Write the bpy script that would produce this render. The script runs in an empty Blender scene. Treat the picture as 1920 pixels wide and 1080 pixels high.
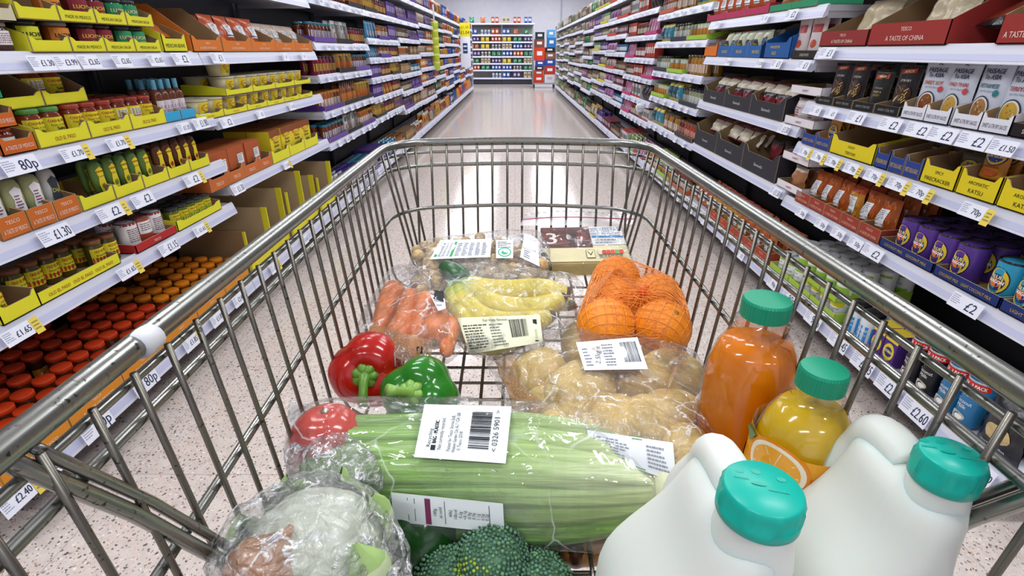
import bpy, bmesh, math, random
from mathutils import Vector, Matrix, noise
from mathutils.geometry import interpolate_bezier

S = bpy.context.scene
COL = S.collection
PI = math.pi
R = math.radians

# ------------------------------------------------------------------ camera
CAM_H = 1.2
cd = bpy.data.cameras.new('camera')
cam = bpy.data.objects.new('camera', cd)
COL.objects.link(cam)
cd.sensor_width = 36.0
cd.lens = 18.0                       # 90 degrees across
cd.clip_start = 0.02
cd.clip_end = 100
PITCH = math.atan(445 / 960)
cam.location = (0, 0, CAM_H)
cam.rotation_euler = (PI / 2 - PITCH, 0, 0.0057)
S.camera = cam

# ------------------------------------------------------------------ world, exposure
w = bpy.data.worlds.new('shop_air')
S.world = w
w.use_nodes = True
w.node_tree.nodes['Background'].inputs[0].default_value = (0.80, 0.86, 1.0, 1)
w.node_tree.nodes['Background'].inputs[1].default_value = 0.12
S.view_settings.view_transform = 'Standard'
S.view_settings.look = 'None'
S.view_settings.exposure = 0.28
S.view_settings.gamma = 1.0
S.view_settings.use_curve_mapping = False
S.cycles.max_bounces = 8
S.cycles.diffuse_bounces = 3
S.cycles.glossy_bounces = 3
S.cycles.transmission_bounces = 4
S.cycles.transparent_max_bounces = 20
S.cycles.caustics_reflective = False
S.cycles.caustics_refractive = False
S.cycles.use_denoising = True

# ------------------------------------------------------------------ the shop's ceiling lamps
def strip_light(x, y0, y1, z, width, power):
    ld = bpy.data.lights.new('fluorescent_strip', 'AREA')
    ld.shape = 'RECTANGLE'
    ld.size = width
    ld.size_y = y1 - y0
    ld.energy = power
    ld.color = (0.93, 0.96, 1.0)
    o = bpy.data.objects.new('fluorescent_strip', ld)
    o.location = (x, (y0 + y1) / 2, z)
    COL.objects.link(o)
for k in range(11):
    ly = -1.6 + 2.3 * k
    strip_light(-1.45, ly, ly + 0.12, 3.55, 1.5, 36 if k < 6 else 46)
    strip_light(1.45, ly, ly + 0.12, 3.55, 1.5, 36 if k < 6 else 46)

# ------------------------------------------------------------------ colours and materials
def lin(c):
    if isinstance(c, str):
        c = c.lstrip('#')
        c = tuple(int(c[i:i + 2], 16) / 255 for i in (0, 2, 4))
    return tuple((v / 12.92 if v <= 0.04045 else ((v + 0.055) / 1.055) ** 2.4) for v in c[:3]) + (1.0,)

MATS = {}
def nmat(name):
    m = bpy.data.materials.new(name)
    m.use_nodes = True
    MATS[name] = m
    return m, m.node_tree, m.node_tree.nodes, m.node_tree.links, m.node_tree.nodes['Principled BSDF']

def vcol_mat(name, rough, spec=0.5, coat=0.0, metal=0.0, bump=0.0, bscale=60, vary=0.0, vscale=30, sss=0.0):
    """surface whose own colour is the mesh attribute Col, broken up by a noise"""
    m, nt, N, L, b = nmat(name)
    a = N.new('ShaderNodeVertexColor'); a.layer_name = 'Col'
    col = a.outputs['Color']
    if vary:
        tc = N.new('ShaderNodeTexCoord')
        n = N.new('ShaderNodeTexNoise'); n.inputs['Scale'].default_value = vscale; n.inputs['Detail'].default_value = 4
        L.new(tc.outputs['Object'], n.inputs['Vector'])
        r = N.new('ShaderNodeMapRange'); r.inputs[1].default_value = 0.3; r.inputs[2].default_value = 0.7
        r.inputs[3].default_value = 1 - vary; r.inputs[4].default_value = 1 + vary
        L.new(n.outputs['Fac'], r.inputs[0])
        mx = N.new('ShaderNodeVectorMath'); mx.operation = 'SCALE'
        L.new(col, mx.inputs[0]); L.new(r.outputs[0], mx.inputs['Scale'])
        col = mx.outputs[0]
    L.new(col, b.inputs['Base Color'])
    b.inputs['Roughness'].default_value = rough
    b.inputs['Specular IOR Level'].default_value = spec
    b.inputs['Coat Weight'].default_value = coat
    b.inputs['Coat Roughness'].default_value = 0.05
    b.inputs['Metallic'].default_value = metal
    if sss:
        b.inputs['Subsurface Weight'].default_value = sss
        b.inputs['Subsurface Scale'].default_value = 0.01
    if bump:
        tc = N.new('ShaderNodeTexCoord')
        n = N.new('ShaderNodeTexNoise'); n.inputs['Scale'].default_value = bscale; n.inputs['Detail'].default_value = 3
        L.new(tc.outputs['Object'], n.inputs['Vector'])
        bp = N.new('ShaderNodeBump'); bp.inputs['Strength'].default_value = bump; bp.inputs['Distance'].default_value = 0.004
        L.new(n.outputs['Fac'], bp.inputs['Height']); L.new(bp.outputs[0], b.inputs['Normal'])
    return m

vcol_mat('card', 0.7, 0.3)
vcol_mat('plastic', 0.35, 0.4)
vcol_mat('glossy', 0.12, 0.5)
vcol_mat('foil', 0.28, 0.6, bump=0.5, bscale=45)
vcol_mat('tin', 0.3, 0.5, metal=0.35)
vcol_mat('painted_metal', 0.38, 0.5, vary=0.03, vscale=6)
vcol_mat('skin', 0.33, 0.5, bump=0.15, bscale=90, vary=0.10, vscale=35)
vcol_mat('waxy', 0.16, 0.6, bump=0.10, bscale=28, vary=0.10, vscale=22)

def steel(name='trolley_steel', c0='#4a4843', c1='#8f908a', rg=0.27):
    m, nt, N, L, b = nmat(name)
    tc = N.new('ShaderNodeTexCoord')
    n = N.new('ShaderNodeTexNoise'); n.inputs['Scale'].default_value = 260; n.inputs['Detail'].default_value = 2
    L.new(tc.outputs['Object'], n.inputs['Vector'])
    r = N.new('ShaderNodeValToRGB')
    r.color_ramp.elements[0].position = 0.28; r.color_ramp.elements[0].color = lin(c0)
    r.color_ramp.elements[1].position = 0.36; r.color_ramp.elements[1].color = lin(c1)
    L.new(n.outputs['Fac'], r.inputs[0])
    L.new(r.outputs[0], b.inputs['Base Color'])
    b.inputs['Metallic'].default_value = 0.92
    b.inputs['Roughness'].default_value = rg
steel()
steel('wire_steel', '#3a352e', '#77736a', 0.34)

def terrazzo():
    m, nt, N, L, b = nmat('terrazzo')
    tc = N.new('ShaderNodeTexCoord')
    def chips(scale, size, seed):
        mp = N.new('ShaderNodeMapping'); mp.inputs['Location'].default_value = (seed, seed * 2, 0)
        L.new(tc.outputs['Object'], mp.inputs[0])
        wn = N.new('ShaderNodeTexNoise'); wn.inputs['Scale'].default_value = scale * 1.3
        L.new(mp.outputs[0], wn.inputs['Vector'])
        ad = N.new('ShaderNodeVectorMath'); ad.operation = 'MULTIPLY_ADD'
        ad.inputs[1].default_value = (0.9 / scale,) * 3
        L.new(wn.outputs['Color'], ad.inputs[0]); L.new(mp.outputs[0], ad.inputs[2])
        v = N.new('ShaderNodeTexVoronoi'); v.inputs['Scale'].default_value = scale; v.voronoi_dimensions = '2D'
        L.new(ad.outputs[0], v.inputs['Vector'])
        sep = N.new('ShaderNodeSeparateColor'); L.new(v.outputs['Color'], sep.inputs[0])
        th = N.new('ShaderNodeMath'); th.operation = 'MULTIPLY'; th.inputs[1].default_value = size
        L.new(sep.outputs[0], th.inputs[0])
        lt = N.new('ShaderNodeMath'); lt.operation = 'LESS_THAN'
        L.new(v.outputs['Distance'], lt.inputs[0]); L.new(th.outputs[0], lt.inputs[1])
        return lt.outputs[0], sep.outputs[1]
    base = N.new('ShaderNodeTexNoise'); base.inputs['Scale'].default_value = 30; base.inputs['Detail'].default_value = 5
    L.new(tc.outputs['Object'], base.inputs['Vector'])
    rb = N.new('ShaderNodeValToRGB')
    rb.color_ramp.elements[0].position = 0.3; rb.color_ramp.elements[0].color = lin('#bfb2aa')
    rb.color_ramp.elements[1].position = 0.7; rb.color_ramp.elements[1].color = lin('#cfc4bc')
    L.new(base.outputs['Fac'], rb.inputs[0])
    cur = rb.outputs[0]
    for scale, size, seed, c0, c1 in ((70, 0.26, 3, '#c09a86', '#e6d8cc'), (75, 0.23, 11, '#5f5a60', '#a8948a'), (42, 0.17, 7, '#4c4a52', '#857468')):
        msk, rnd = chips(scale, size, seed)
        rr = N.new('ShaderNodeValToRGB')
        rr.color_ramp.elements[0].color = lin(c0); rr.color_ramp.elements[1].color = lin(c1)
        L.new(rnd, rr.inputs[0])
        mx = N.new('ShaderNodeMix'); mx.data_type = 'RGBA'
        L.new(msk, mx.inputs['Factor']); L.new(cur, mx.inputs['A']); L.new(rr.outputs[0], mx.inputs['B'])
        cur = mx.outputs['Result']
    # tile joints
    br = N.new('ShaderNodeTexBrick'); br.offset = 0; br.inputs['Scale'].default_value = 1.0
    br.inputs['Brick Width'].default_value = 0.6; br.inputs['Row Height'].default_value = 0.6
    br.inputs['Mortar Size'].default_value = 0.0016; br.inputs['Mortar Smooth'].default_value = 0
    br.inputs['Color1'].default_value = (1, 1, 1, 1); br.inputs['Color2'].default_value = (1, 1, 1, 1); br.inputs['Mortar'].default_value = (0.72, 0.69, 0.68, 1)
    L.new(tc.outputs['Object'], br.inputs['Vector'])
    mu = N.new('ShaderNodeMix'); mu.data_type = 'RGBA'; mu.blend_type = 'MULTIPLY'; mu.inputs['Factor'].default_value = 1
    L.new(cur, mu.inputs['A']); L.new(br.outputs['Color'], mu.inputs['B'])
    L.new(mu.outputs['Result'], b.inputs['Base Color'])
    b.inputs['Roughness'].default_value = 0.13
    b.inputs['Specular IOR Level'].default_value = 0.35
terrazzo()

def film(name, tint=(1, 1, 1), haze=0.06, gloss=0.35, wr=0.9, scale=38, rough=0.06, clear=1.0, base=0.06, crease=0.35, cscale=16, cw=0.012):
    """thin clear plastic film: light passes straight through, creases catch the lamps"""
    m, nt, N, L, b = nmat(name)
    N.remove(b)
    out = [n for n in N if n.type == 'OUTPUT_MATERIAL'][0]
    tc = N.new('ShaderNodeTexCoord')
    wn = N.new('ShaderNodeTexNoise'); wn.inputs['Scale'].default_value = scale * 0.5; wn.inputs['Detail'].default_value = 2
    L.new(tc.outputs['Object'], wn.inputs['Vector'])
    ad = N.new('ShaderNodeVectorMath'); ad.operation = 'MULTIPLY_ADD'; ad.inputs[1].default_value = (0.02,) * 3
    L.new(wn.outputs['Color'], ad.inputs[0]); L.new(tc.outputs['Object'], ad.inputs[2])
    n = N.new('ShaderNodeTexVoronoi'); n.feature = 'DISTANCE_TO_EDGE'; n.inputs['Scale'].default_value = scale
    L.new(ad.outputs[0], n.inputs['Vector'])
    mr = N.new('ShaderNodeMapRange'); mr.inputs[1].default_value = 0; mr.inputs[2].default_value = 0.35
    L.new(n.outputs['Distance'], mr.inputs[0])
    n2 = N.new('ShaderNodeTexNoise'); n2.inputs['Scale'].default_value = scale * 1.6; n2.inputs['Detail'].default_value = 3
    n2.inputs['Distortion'].default_value = 0.8
    L.new(tc.outputs['Object'], n2.inputs['Vector'])
    sm = N.new('ShaderNodeMath'); sm.operation = 'MULTIPLY_ADD'; sm.inputs[1].default_value = 0.5
    L.new(mr.outputs[0], sm.inputs[0]); L.new(n2.outputs['Fac'], sm.inputs[2])
    bp = N.new('ShaderNodeBump'); bp.inputs['Strength'].default_value = wr; bp.inputs['Distance'].default_value = 0.018
    L.new(sm.outputs[0], bp.inputs['Height'])
    g = N.new('ShaderNodeBsdfGlossy'); g.inputs['Roughness'].default_value = rough
    L.new(bp.outputs[0], g.inputs['Normal'])
    t = N.new('ShaderNodeBsdfTransparent'); t.inputs[0].default_value = tuple(clear * c for c in tint) + (1,)
    d = N.new('ShaderNodeBsdfDiffuse'); d.inputs[0].default_value = (0.96, 0.97, 0.98, 1)
    L.new(bp.outputs[0], d.inputs['Normal'])
    # white crease lines: whitening plus lamp glints painted into the film's colour
    wn2 = N.new('ShaderNodeTexNoise'); wn2.inputs['Scale'].default_value = cscale * 2; wn2.inputs['Detail'].default_value = 3
    L.new(tc.outputs['Object'], wn2.inputs['Vector'])
    ad2 = N.new('ShaderNodeVectorMath'); ad2.operation = 'MULTIPLY_ADD'; ad2.inputs[1].default_value = (0.035,) * 3
    L.new(wn2.outputs['Color'], ad2.inputs[0]); L.new(tc.outputs['Object'], ad2.inputs[2])
    v2 = N.new('ShaderNodeTexVoronoi'); v2.feature = 'DISTANCE_TO_EDGE'; v2.inputs['Scale'].default_value = cscale
    L.new(ad2.outputs[0], v2.inputs['Vector'])
    cr = N.new('ShaderNodeMapRange'); cr.inputs[1].default_value = 0; cr.inputs[2].default_value = cw; cr.inputs[3].default_value = crease; cr.inputs[4].default_value = 0
    L.new(v2.outputs['Distance'], cr.inputs[0])
    n3 = N.new('ShaderNodeTexNoise'); n3.inputs['Scale'].default_value = cscale * 1.3
    L.new(tc.outputs['Object'], n3.inputs['Vector'])
    r3 = N.new('ShaderNodeMapRange'); r3.inputs[1].default_value = .42; r3.inputs[2].default_value = .62
    L.new(n3.outputs['Fac'], r3.inputs[0])
    ml = N.new('ShaderNodeMath'); ml.operation = 'MULTIPLY'; L.new(cr.outputs[0], ml.inputs[0]); L.new(r3.outputs[0], ml.inputs[1])
    hz = N.new('ShaderNodeMath'); hz.operation = 'ADD'; hz.use_clamp = True; hz.inputs[1].default_value = haze
    L.new(ml.outputs[0], hz.inputs[0])
    m1 = N.new('ShaderNodeMixShader'); L.new(hz.outputs[0], m1.inputs[0])
    L.new(t.outputs[0], m1.inputs[1]); L.new(d.outputs[0], m1.inputs[2])
    lw = N.new('ShaderNodeLayerWeight'); lw.inputs[0].default_value = 0.22
    L.new(bp.outputs[0], lw.inputs['Normal'])
    mm = N.new('ShaderNodeMath'); mm.operation = 'MULTIPLY_ADD'; mm.inputs[1].default_value = gloss; mm.inputs[2].default_value = base
    mm.use_clamp = True
    L.new(lw.outputs['Fresnel'], mm.inputs[0])
    m2 = N.new('ShaderNodeMixShader')
    L.new(mm.outputs[0], m2.inputs[0]); L.new(m1.outputs[0], m2.inputs[1]); L.new(g.outputs[0], m2.inputs[2])
    L.new(m2.outputs[0], out.inputs['Surface'])
    return m
film('clear_film', haze=0.07, scale=34, rough=0.09, crease=.75, cscale=22, cw=.035)
film('crumpled_film', haze=0.20, gloss=0.25, wr=1.0, scale=48, rough=0.12, base=0.06, crease=1.0, cscale=40, cw=.09)
film('smooth_film', haze=0.05, gloss=0.45, wr=0.35, scale=13, rough=0.05, base=0.06, crease=.5, cscale=9, cw=.010)
film('frosted_film', haze=0.42, gloss=0.3, wr=0.3, scale=20, rough=0.2)
film('bottle_shell', haze=0.0, gloss=0.5, wr=0.02, scale=14, rough=0.03, base=0.04, crease=0)

# ------------------------------------------------------------------ mesh building
class MB:
    """collects faces with a colour each and becomes ONE mesh"""
    def __init__(self):
        self.v = []; self.f = []; self.c = []; self.s = []
        self.M = None
    def add(self, vs, fs, col, smooth=False):
        n = len(self.v)
        if self.M is not None:
            vs = [self.M @ Vector(p) for p in vs]
        self.v.extend(tuple(p) for p in vs)
        cc = col if isinstance(col, list) else None
        one = None if cc else lin(col)
        for i, f in enumerate(fs):
            self.f.append(tuple(n + k for k in f))
            self.c.append(lin(cc[i]) if cc else one)
            self.s.append(smooth)
    def box(self, x0, x1, y0, y1, z0, z1, col, front=None, top=None):
        vs = [(x0, y0, z0), (x1, y0, z0), (x1, y1, z0), (x0, y1, z0), (x0, y0, z1), (x1, y0, z1), (x1, y1, z1), (x0, y1, z1)]
        fs = [(0, 3, 2, 1), (4, 5, 6, 7), (0, 1, 5, 4), (1, 2, 6, 5), (2, 3, 7, 6), (3, 0, 4, 7)]
        self.add(vs, fs, [col, top or col, front or col, col, col, col])
    def rbox(self, x0, x1, y0, y1, z0, z1, b, col):
        """box with all edges chamfered by b"""
        vs = []; idx = {}
        xs, ys, zs = (x0, x1), (y0, y1), (z0, z1)
        for i in (0, 1):
            for j in (0, 1):
                for k in (0, 1):
                    sx, sy, sz = (b if i == 0 else -b), (b if j == 0 else -b), (b if k == 0 else -b)
                    p = (xs[i], ys[j], zs[k])
                    idx[i, j, k, 0] = len(vs); vs.append((p[0], p[1] + sy, p[2] + sz))
                    idx[i, j, k, 1] = len(vs); vs.append((p[0] + sx, p[1], p[2] + sz))
                    idx[i, j, k, 2] = len(vs); vs.append((p[0] + sx, p[1] + sy, p[2]))
        c = Vector(((x0 + x1) / 2, (y0 + y1) / 2, (z0 + z1) / 2))
        fs = []
        for i in (0, 1):
            fs.append([idx[i, 0, 0, 0], idx[i, 1, 0, 0], idx[i, 1, 1, 0], idx[i, 0, 1, 0]])
            fs.append([idx[0, i, 0, 1], idx[1, i, 0, 1], idx[1, i, 1, 1], idx[0, i, 1, 1]])
            fs.append([idx[0, 0, i, 2], idx[1, 0, i, 2], idx[1, 1, i, 2], idx[0, 1, i, 2]])
            for j in (0, 1):
                fs.append([idx[i, j, 0, 0], idx[i, j, 1, 0], idx[i, j, 1, 1], idx[i, j, 0, 1]])
                fs.append([idx[i, 0, j, 0], idx[i, 1, j, 0], idx[i, 1, j, 2], idx[i, 0, j, 2]])
                fs.append([idx[0, i, j, 1], idx[1, i, j, 1], idx[1, i, j, 2], idx[0, i, j, 2]])
                for k in (0, 1):
                    fs.append([idx[i, j, k, 0], idx[i, j, k, 1], idx[i, j, k, 2]])
        out = []
        for f in fs:
            a, bb, cc = (Vector(vs[f[q]]) for q in (0, 1, 2))
            nrm = (bb - a).cross(cc - a)
            mid = sum((Vector(vs[q]) for q in f), Vector()) / len(f)
            out.append(tuple(f) if nrm.dot(mid - c) > 0 else tuple(reversed(f)))
        self.add(vs, out, col)
    def lathe(self, prof, col, n=20, smooth=True, cx=0, cy=0, sx=1.0, sy=1.0, cap=True):
        """prof: [(r, z) or (r, z, colour of the band above)]"""
        vs, fs, cs = [], [], []
        for p in prof:
            for k in range(n):
                a = 2 * PI * k / n
                vs.append((cx + p[0] * sx * math.cos(a), cy + p[0] * sy * math.sin(a), p[1]))
        cur = col
        for i in range(len(prof) - 1):
            if len(prof[i]) > 2: cur = prof[i][2]
            for k in range(n):
                k2 = (k + 1) % n
                fs.append((i * n + k, i * n + k2, (i + 1) * n + k2, (i + 1) * n + k)); cs.append(cur)
        if cap:
            if prof[0][0] > 1e-5: fs.append(tuple(reversed(range(n)))); cs.append(col)
            if prof[-1][0] > 1e-5: fs.append(tuple((len(prof) - 1) * n + k for k in range(n))); cs.append(prof[-1][2] if len(prof[-1]) > 2 else cur)
        self.add(vs, fs, cs, smooth)
    def tube(self, pts, r, col, n=8, smooth=True, closed=False, radii=None):
        pts = [Vector(p) for p in pts]
        m = len(pts); vs = []; fs = []
        up = None
        for i, p in enumerate(pts):
            if closed: t = (pts[(i + 1) % m] - pts[i - 1]).normalized()
            else: t = (pts[min(i + 1, m - 1)] - pts[max(i - 1, 0)]).normalized()
            if up is None:
                up = Vector((0, 0, 1)) if abs(t.z) < 0.9 else Vector((1, 0, 0))
            up = (up - t * up.dot(t))
            if up.length < 1e-6: up = t.orthogonal()
            up.normalize()
            sd = t.cross(up)
            rr = radii[i] if radii else r
            for k in range(n):
                a = 2 * PI * k / n
                vs.append(p + (up * math.cos(a) + sd * math.sin(a)) * rr)
        for i in range(m if closed else m - 1):
            j = (i + 1) % m
            for k in range(n):
                k2 = (k + 1) % n
                fs.append((i * n + k, i * n + k2, j * n + k2, j * n + k))
        if not closed:
            fs.append(tuple(reversed(range(n)))); fs.append(tuple((m - 1) * n + k for k in range(n)))
        self.add(vs, fs, col, smooth)
    def prism(self, poly, y0, y1, col, side=None):
        """poly in x,z, extruded along y"""
        n = len(poly)
        vs = [(x, y0, z) for x, z in poly] + [(x, y1, z) for x, z in poly]
        fs = [tuple(range(n)), tuple(reversed(range(n, 2 * n)))] + [(i, i + n, (i + 1) % n + n, (i + 1) % n) for i in range(n)]
        self.add(vs, fs, [col, col] + [side or col] * n)
    def ball(self, c, r, col, nu=16, nv=10, sx=1, sy=1, sz=1, smooth=True, f=None):
        vs, fs = [], []
        for j in range(nv + 1):
            th = PI * j / nv
            for i in range(nu):
                ph = 2 * PI * i / nu
                d = Vector((math.sin(th) * math.cos(ph), math.sin(th) * math.sin(ph), math.cos(th)))
                k = f(d) if f else 1.0
                vs.append((c[0] + d.x * r * sx * k, c[1] + d.y * r * sy * k, c[2] + d.z * r * sz * k))
        for j in range(nv):
            for i in range(nu):
                i2 = (i + 1) % nu
                if j == 0: fs.append((i, (j + 1) * nu + i, (j + 1) * nu + i2))
                elif j == nv - 1: fs.append((j * nu + i, (j + 1) * nu + i, j * nu + i2))
                else: fs.append((j * nu + i, (j + 1) * nu + i, (j + 1) * nu + i2, j * nu + i2))
        self.add(vs, fs, col, smooth)
    def mesh(self, name, mat):
        me = bpy.data.meshes.new(name)
        me.from_pydata(self.v, [], self.f)
        me.polygons.foreach_set('use_smooth', self.s)
        ca = me.color_attributes.new('Col', 'FLOAT_COLOR', 'CORNER')
        buf = []
        for f, c in zip(self.f, self.c): buf.extend(c * len(f))
        ca.data.foreach_set('color', buf)
        me.materials.append(MATS[mat])
        return me

def link(name, me, parent=None, loc=None, rot=None):
    o = bpy.data.objects.new(name, me)
    COL.objects.link(o)
    if parent: o.parent = parent
    if loc: o.location = loc
    if rot: o.rotation_euler = rot
    return o
def tag(o, label=None, cat=None, group=None, kind=None):
    if label: o['label'] = label
    if cat: o['category'] = cat
    if group: o['group'] = group
    if kind: o['kind'] = kind
    return o
def empty(name, loc=(0, 0, 0), rot=(0, 0, 0)):
    o = bpy.data.objects.new(name, None)
    COL.objects.link(o); o.location = loc; o.rotation_euler = rot
    o.empty_display_size = 0.02
    return o

# ------------------------------------------------------------------ lettering
_T = {}
def glyphs(s):
    if s not in _T:
        cu = bpy.data.curves.new('lettering', 'FONT'); cu.body = s; cu.resolution_u = 2
        ob = bpy.data.objects.new('lettering', cu)
        me = bpy.data.meshes.new_from_object(ob)
        vs = [(v.co.x, v.co.y) for v in me.vertices]
        fs = [tuple(p.vertices) for p in me.polygons]
        if vs:
            x0 = min(v[0] for v in vs); x1 = max(v[0] for v in vs)
            vs = [(v[0] - x0, v[1]) for v in vs]; wd = x1 - x0
        else: wd = 0.1
        _T[s] = (vs, fs, wd)
        bpy.data.objects.remove(ob); bpy.data.curves.remove(cu); bpy.data.meshes.remove(me)
    return _T[s]

class Art:
    """prints shapes on a surface; fn maps label x, y (metres) and lift to a point"""
    def __init__(self, mb, fn, lift=0.0004):
        self.mb = mb; self.fn = fn; self.lay = 1; self.lift = lift; self.sub = 0
    def _put(self, vs, fs, col, up=True):
        h = self.lift * self.lay
        self.mb.add([self.fn(x, y, h) for x, y in vs], fs, col)
        if up: self.lay += 0.6
    def rect(self, x0, x1, y0, y1, col, nx=1):
        vs = []; fs = []
        if self.sub:
            n = self.sub
            vs = [(x0 + (x1 - x0) * i / n, y0 + (y1 - y0) * j / n) for j in range(n + 1) for i in range(n + 1)]
            fs = [(j * (n + 1) + i, j * (n + 1) + i + 1, (j + 1) * (n + 1) + i + 1, (j + 1) * (n + 1) + i) for j in range(n) for i in range(n)]
            self._put(vs, fs, col); return
        for i in range(nx + 1):
            x = x0 + (x1 - x0) * i / nx
            vs += [(x, y0), (x, y1)]
        for i in range(nx): fs.append((2 * i, 2 * i + 2, 2 * i + 3, 2 * i + 1))
        self._put(vs, fs, col)
    def disc(self, cx, cy, rx, ry, col, n=14):
        if self.sub:
            vs = [(cx, cy)] + [(cx + rx * q * math.cos(2 * PI * k / n), cy + ry * q * math.sin(2 * PI * k / n)) for q in (.55, 1) for k in range(n)]
            fs = [(0, 1 + k, 1 + (k + 1) % n) for k in range(n)] + [(1 + k, 1 + n + k, 1 + n + (k + 1) % n, 1 + (k + 1) % n) for k in range(n)]
            self._put(vs, fs, col); return
        self._put([(cx + rx * math.cos(2 * PI * k / n), cy + ry * math.sin(2 * PI * k / n)) for k in range(n)], [tuple(range(n))], col)
    def poly(self, pts, col):
        self._put(pts, [tuple(range(len(pts)))], col)
    def text(self, s, cx, cy, h, col, wmax=None, rot=0, align='c', bold=0):
        vs, fs, wd = glyphs(s)
        k = h / 0.73
        kx = k
        if wmax and wd * k > wmax: kx = wmax / wd
        ox = {'c': -wd * kx / 2, 'l': 0, 'r': -wd * kx}[align]
        ca, sa = math.cos(rot), math.sin(rot)
        offs = [0] if not bold else [-bold, 0, bold]
        for o in offs:
            P = []
            for x, y in vs:
                px, py = x * kx + ox + o, (y - 0.36) * k
                P.append((cx + px * ca - py * sa, cy + px * sa + py * ca))
            self._put(P, fs, col, up=False)
            self.lay += 0.02
        self.lay += 0.3
    def barcode(self, x0, x1, y0, y1, col='#15151c', seed=1, vertical=False):
        rnd = random.Random(seed)
        a, b = (y0, y1) if vertical else (x0, x1)
        t = a; u = (b - a) / 60
        while t < b:
            wd = u * rnd.choice((0.7, 1, 1.6, 2.2))
            if vertical: self._put([(x0, t), (x1, t), (x1, min(t + wd, b)), (x0, min(t + wd, b))], [(0, 1, 2, 3)], col, up=False)
            else: self._put([(t, y0), (min(t + wd, b), y0), (min(t + wd, b), y1), (t, y1)], [(0, 1, 2, 3)], col, up=False)
            t += wd + u * rnd.choice((0.7, 1, 1.8))
        self.lay += 0.6
    def lines(self, x0, x1, y0, y1, n, col='#8a8c98', seed=0, th=0.45):
        """rows of print too small to read"""
        rnd = random.Random(seed)
        vs, fs = [], []
        st = (y1 - y0) / n
        for i in range(n):
            y = y1 - st * (i + 0.75)
            x = x0
            e = x0 + (x1 - x0) * rnd.uniform(0.6, 1.0)
            while x < e - 1e-5:
                wd = (x1 - x0) * rnd.uniform(0.06, 0.2)
                b = len(vs); xe = min(x + wd, e)
                vs += [(x, y), (xe, y), (xe, y + st * th), (x, y + st * th)]
                fs.append((b, b + 1, b + 2, b + 3))
                x = xe + (x1 - x0) * 0.03
        self._put(vs, fs, col)

def flat(y=0.0):
    return lambda x, z, h: (x, y - h, z)
def wrap(r, cy=0.0, sx=1.0):
    return lambda x, z, h: (sx * (r + h) * math.sin(x / r), cy - (r + h) * math.cos(x / r), z)
def topface(z=0.0):
    return lambda x, y, h: (x, y, z + h)

EYE = Vector((0, 0, CAM_H))
EYE_TURN = Matrix.Rotation(0.0057, 3, 'Z') @ Matrix.Rotation(PI / 2 - PITCH, 3, 'X')
def wpt(u, v, F):
    """a fixed survey of the place: the point sighted at u, v from the eye point, F metres ahead"""
    return EYE + EYE_TURN @ Vector(((u - 960) / 960 * F, (540 - v) / 960 * F, -F))
# ================================================================== the setting
mb = MB(); mb.box(-7, 7, -3, 24, -0.1, 0, '#cccccc')
fl = link('floor', mb.mesh('floor', 'terrazzo')); tag(fl, kind='structure')
mb = MB(); mb.box(-7, 7, 23.85, 24, 0, 3.7, '#e6e6f2')
tag(link('wall_back', mb.mesh('wall_back', 'painted_metal')), kind='structure')
mb = MB(); mb.box(-7, 7, -3, -2.9, 0, 3.7, '#e6e6f2')
tag(link('wall_front', mb.mesh('wall_front', 'painted_metal')), kind='structure')
mb = MB(); mb.box(-7, -6.9, -3, 24, 0, 3.7, '#e6e6f2')
tag(link('wall_left', mb.mesh('wall_left', 'painted_metal')), kind='structure')
mb = MB(); mb.box(6.9, 7, -3, 24, 0, 3.7, '#e6e6f2')
tag(link('wall_right', mb.mesh('wall_right', 'painted_metal')), kind='structure')
mb = MB(); mb.box(-7, 7, -3, 24, 3.7, 3.8, '#e8e8ee')
tag(link('ceiling', mb.mesh('ceiling', 'painted_metal')), kind='structure')
mb = MB(); mb.box(1.86, 1.90, 23.80, 23.85, 0, 3.7, '#b9b9c6')
tag(link('trim_1', mb.mesh('trim_1', 'painted_metal')), kind='structure')

# ================================================================== trolley
ZR = CAM_H - 0.15
def basket_outline(D, n_side=24):
    """plan of the basket wall at a depth D under the camera, from near left round the far end to near right"""
    k = D - 0.15
    ins = 0.07 * k
    yl0, yfar = -0.12, 0.962 - 0.30 * k
    xl0, xl1 = -0.207 + ins, -0.222 + ins
    xr0, xr1 = 0.252 - ins, 0.236 - ins
    rad = 0.085
    P = []
    for i in range(n_side + 1):
        t = i / n_side
        P.append(Vector((xl0 + (xl1 - xl0) * t, yl0 + (yfar - 0.04 - rad - yl0) * t, 0)))
    for i in range(1, 9):
        a = PI - (PI / 2) * i / 9
        P.append(Vector((xl1 + rad + rad * math.cos(a), yfar - 0.018 - rad + (rad + 0.004) * math.sin(a), 0)))
    for i in range(0, 13):
        t = i / 12
        P.append(Vector((xl1 + rad + (xr1 - xl1 - 2 * rad) * t, yfar - 0.014 + 0.014 * math.sin(PI * t), 0)))
    for i in range(1, 9):
        a = PI / 2 - (PI / 2) * i / 9
        P.append(Vector((xr1 - rad + rad * math.cos(a), yfar - 0.018 - rad + (rad + 0.004) * math.sin(a), 0)))
    for i in range(n_side + 1):
        t = 1 - i / n_side
        P.append(Vector((xr0 + (xr1 - xr0) * t, yl0 + (yfar - 0.04 - rad - yl0) * t, 0)))
    for p in P: p.z = CAM_H - D + (0.016 * min(1, max(0, p.y) / 0.9) if D > 0.25 else 0)
    return P
def floor_z(y):
    return CAM_H - (0.425 - 0.075 * max(min(y / 0.9, 1.0), -0.2))
def resample(P, step):
    out = [(P[0].copy(), (P[1] - P[0]).normalized())]; acc = 0
    for a, b in zip(P, P[1:]):
        d = (b - a).length
        t = step - acc
        while t <= d:
            out.append((a.lerp(b, t / d), (b - a).normalized())); t += step
        acc = (acc + d) % step
    return out
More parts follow.
